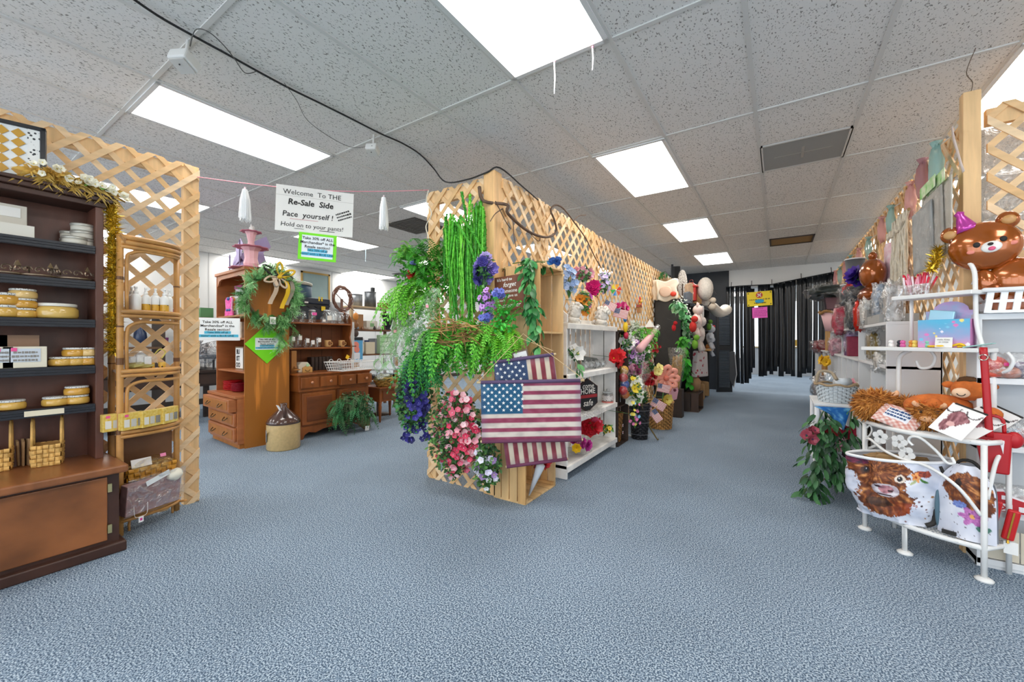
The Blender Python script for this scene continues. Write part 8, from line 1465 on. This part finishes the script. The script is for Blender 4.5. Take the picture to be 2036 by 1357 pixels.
xb2 = bunch('purple silk rose with leaves tucked by the grey cups', onx(1703, 555, .58), .04, .05, .05, [rose('4a2a9a', '2f1a70', .07)], 4, leaf=SL, nl=6, facing=(-1, -.8, .2)); bunch('red silk rose on the black garment', onx(1690, 578, .58), .03, .06, .03, [rose('d02028', '90101a', .06)], 3, facing=(-1, -.8, .2))
carton('cubby_riser', 'grey carton carrying the balloon figure on the cubby', (.68, 5.3, 1.271), (.2, 2.2, .12), M('9a9894', .7)); carton('cubby_riser', 'second grey carton under the wrapped garments on the cubby', (.68, 3.95, 1.271), (.2, .45, .06), M('a8a6a2', .7))
t = thing('wooden_wine_box', 'light wooden box with wire handle on the far cubby unit', 'box', (.6, 7.3, 1.001)); part('box', MB().bx(-.02, .2, -.25, .3, 0, .55), M('c89a5c', .6, var=.15, scale=4), t, bevel=.004); part('handle', MB().tube(spline([(.03, -.256, .42), (.03, -.26, .5), (.14, -.26, .5), (.14, -.256, .42)], 4), .006, 5), M('3a3a3a', .4), t)
for k in range(2): carton('kraft_carton', ('small kraft carton in the far cubby below the wooden box', 'larger kraft carton in the far cubby beside the dividers')[k], (.62, 7.15 + .35 * k, .621), (.16, .26, .2 + .06 * k), M('b8854a', .7))
p = onx(1652, 650, .58); t = thing('pink_bucket', 'pink fabric bucket with twig rim full of dark papers on the cubby', 'bucket', (.62, p.y, 1.271)); part('bucket', MB().lathe([(.1, 0), (.15, .24)], 18), M('e4b8bc', .6), t, True); part('twig_rim', MB().tube([(.16 * math.cos(a), .16 * math.sin(a), .25 + .015 * math.sin(a * 5)) for a in [2 * PI * i / 24 for i in range(24)]], .018, 6, True), M('9a7444', .9), t)
for k in range(6): part('paper', MB().box((rnd(-.05, .05), -.06 + k * .03, .36), (.18, .012, .26), T=RX(-.9 + .06 * k)), M(('5a4048', '3a3238', '6a5458')[k % 3], .6), t)
for k in range(7): solo('candle_box', MB().box((0, 0, .1), (.12, .05, .2 + .01 * (k % 2))), M(('8a2440', '7a2a4a', '6a3060', '5a3064', '8a2a3a', 'c04a5a', '6a2a50')[k], .5, var=.1, scale=30), 'slim plum candle box standing in the cubby row', 'box', (.66, 5.42 + k * .075, .986), 0, 'plum candle boxes in the cubby', bevel=.003)
film_bag('pink striped stick packs in clear wrap above the plum boxes', 1670, 640, .56, (.12, .14), 'c04058', film=.15); film_bag('pink wrapped soap set in the far cubby', 1661, 690, .6, (.12, .1), 'd898a8', film=.25)
bunch('white and pink silk roses resting in the lower cubby', onx(1690, 780, .56), .06, .16, .09, [rose('f2eee6', 'd8ccb8', .07), rose('e8a8b4', 'c05a78', .06), rose('c02a58', '80143a', .05)], 12, leaf=SL, nl=14, facing=(-1, -.7, .3)); bunch('yellow silk tulips hanging in the far cubby', onx(1640, 720, .5), .04, .14, .06, [F_('e8b820', 'b88010', .06, 5, 2)], 5, facing=(-1, -.7, .1))
t = thing('woven_box', 'dark brown patterned tall box of rolled papers in the near lower cubby', 'box', (.66, 4.36, .301)); part('box', MB().box((0, 0, .15), (.14, .16, .3)), M('3a2e26', .6, c2='8a7a64', tex='voronoi', scale=50.), t)
for k in range(6): part('paper_roll', MB().tube([(0, -.06 + k * .024, .3), (-.03, -.06 + k * .024, .38)], .011, 7), M(('2a2a2e', 'c8c0b4', '4a4a50')[k % 3], .5), t)
for k in range(3): solo('white_bowl', MB().lathe([(.03, 0), (.05, .006), (.1, .06), (.105, .062), (.095, .055), (.03, .012)], 20), M('f0f0ee', .25), 'white ceramic bowl in the stack inside the near cubby', 'bowl', (.66, 3.86, .301 + k * .035), group='white bowls in the cubby', smooth=True)
carton('magazine_stack', 'tall glossy magazine stack seen beneath the rack shelf', (.66, 3.62, .301), (.14, .16, .25), M('6a5248', .4, var=.4, scale=16)); carton('candle_cylinder', 'cream pillar candle beside the magazine stack', (.66, 3.74 - .02, .061), (.1, .1, .2), M('eee6cc', .5), 0, None, 'candle', .04)
# ---- hung on the lattice wall
GAUZ = {'t': M('9fd0cb', .5, alpha=.6), 'p': M('e6a8a8', .5, alpha=.6), 'm': M('b8808a', .6, alpha=.65)}
for k, (u, v, c, s) in enumerate(((1861, 330, 't', .145), (1834, 352, 'm', .12), (1810, 395, 'p', .12), (1771, 437, 't', .12), (1753, 455, 'p', .11), (1727, 492, 't', .11), (1708, 512, 'p', .11), (1691, 524, 't', .11), (1680, 536, 'p', .11), (1670, 546, 't', .12), (1661, 555, 'p', .14))):
    p = onx(u, v, .80); col = {'t': 'pale teal', 'p': 'blush pink', 'm': 'mauve'}[c]; nth = ('first', 'second', 'third', 'fourth', 'fifth', 'sixth', 'seventh', 'eighth', 'ninth', 'tenth', 'eleventh')[k]
    t = thing('gauze_bag', f'{col} gauze bag on the lattice wall, {nth} from the corner post', 'gauze bag', p); part('bag', MB().ell((0, 0, -s * .2), (.03, s * .55, s), 14, 10, nz=.3, fr=3, seed=k), GAUZ[c], t, True); part('neck', MB().lathe([(.012, s * .7), (.03, s * 1.0)], 10), GAUZ[c], t, True); part('tie', MB().tube([(0, 0, s * .75), (.072, 0, s * 1.15)], .004, 5), M('e8e0d8', .5), t)
q = onx(1793, 495, .78); t = thing('macrame_hanging', 'cream macrame wall hanging with long fringe on the lattice wall', 'macrame', q); MAC = M('d8cfbc', .9, var=.15, scale=30); z1, z0 = onx(1793, 430, .78).z - q.z, onx(1793, 565, .78).z - q.z
part('dowel', MB().tube([(0, -.2, z1), (0, .22, z1)], .01, 7), M('a88a5a', .7), t)
for k in range(44): y = -.19 + k * .0092; L = rnd(.75, 1.0); part('cord', MB().tube([(rnd(-.02, .01), y, z1), (rnd(-.03, 0), y + rnd(-.015, .015), z1 * .4), (rnd(-.03, 0), y + rnd(-.02, .02), z0 * .3), (rnd(-.03, 0), y + rnd(-.02, .02), z0 * L)], .006, 4), MAC, t)
for k in range(5): part('knot_row', MB().tube([(-.03, -.19 + .095 * k, z1 * .7 - .05 * (k % 2)), (-.035, -.14 + .095 * k, z1 * .5), (-.03, -.1 + .095 * k, z1 * .7)], .012, 6), MAC, t)
for k, (u, v, du, dv, c, lb) in enumerate(((1868, 440, 22, 70, 'c9c2b4', 'beige bagged tea towel with green header hanging beside the corner post'), (1852, 450, 18, 66, 'bdb8ae', 'grey beige bagged tea towel hanging in the middle of the towel row'), (1832, 485, 18, 62, 'aeb0ae', 'grey bagged tea towel with printed lines hanging nearest the macrame'), (1879, 425, 8, 70, 'c6bca8', 'tan bagged tea towel folded against the corner post'))):
    p = onx(u, v, (.77, .758, .746, .80)[k]); w3 = (onx(u - du, v, .77) - onx(u + du, v, .77)).length; zt, zb = onx(u, v - dv, .77).z - p.z, onx(u, v + dv, .77).z - p.z
    t = thing('tea_towel', lb, 'towel', p); part('towel', MB().sheet(lambda s, q: (.012 * math.sin(s * 5 + k) * q, (s - .5) * w3, zt + (zb - zt) * q), 10, 12), M(c, .85, var=.08, scale=12), t, True, solid=.006); part('bag', MB().sheet(lambda s, q: (-.014 + .012 * fbm(s * 4, q * 4, k), (s - .5) * w3 * 1.06, zt + (zb - zt) * q), 12, 14), Mfilm(fac=.16), t, True)
    if k in (0, 1): part('header_card', MB().box((-.018, 0, zt + .02), (.003, w3 * .8, .07)), M('6ac83a', .5, c2='e8f0d0', scale=18.), t)
    part('hook', MB().tube([(0, 0, zt), (.05, 0, zt + .04)], .003, 5), M('c8c8c8', .3, .6), t)
a = [onx(1893, 252, .78), onx(1896, 275, .77), onx(1903, 300, .775), onx(1910, 325, .77), onx(1916, 342, .78)]
solo('curling_ribbon', MB().sheet(lambda s, q: spline(a, 8)[min(32, int(q * 32))] + Vector((0, (s - .5) * .03, 0)), 1, 32), M('ecdcd4', .4), 'pale satin ribbon hanging down beside the knotty corner post', 'ribbon', smooth=True, solid=.001)
tinsel('gold foil tinsel tail hanging below the tea towels', [onx(1865, 495, .74), onx(1862, 515, .72), onx(1852, 535, .7)], .05, 500)
solo('pink_scarf', MB().sheet(lambda s, q: (.76 + .02 * math.sin(s * 8), onx(1758 + 14 * s, 520, .76).y, 1.95 - q * .6), 8, 10), M('e8b8c4', .7, c2='f6e6ea', scale=20.), 'pink and white scarf hanging between the gauze bags and macrame', 'scarf', smooth=True, solid=.004)
wire('thin_wire', 'thin kinked wire from the ceiling down to the knotty corner post', [Vector((.87, 3.2, 2.49)), Vector((.88, 3.21, 2.55)), Vector((.86, 3.22, 2.62)), Vector((.9, 3.24, CEIL))], .0022, M('6a5a4a', .5))
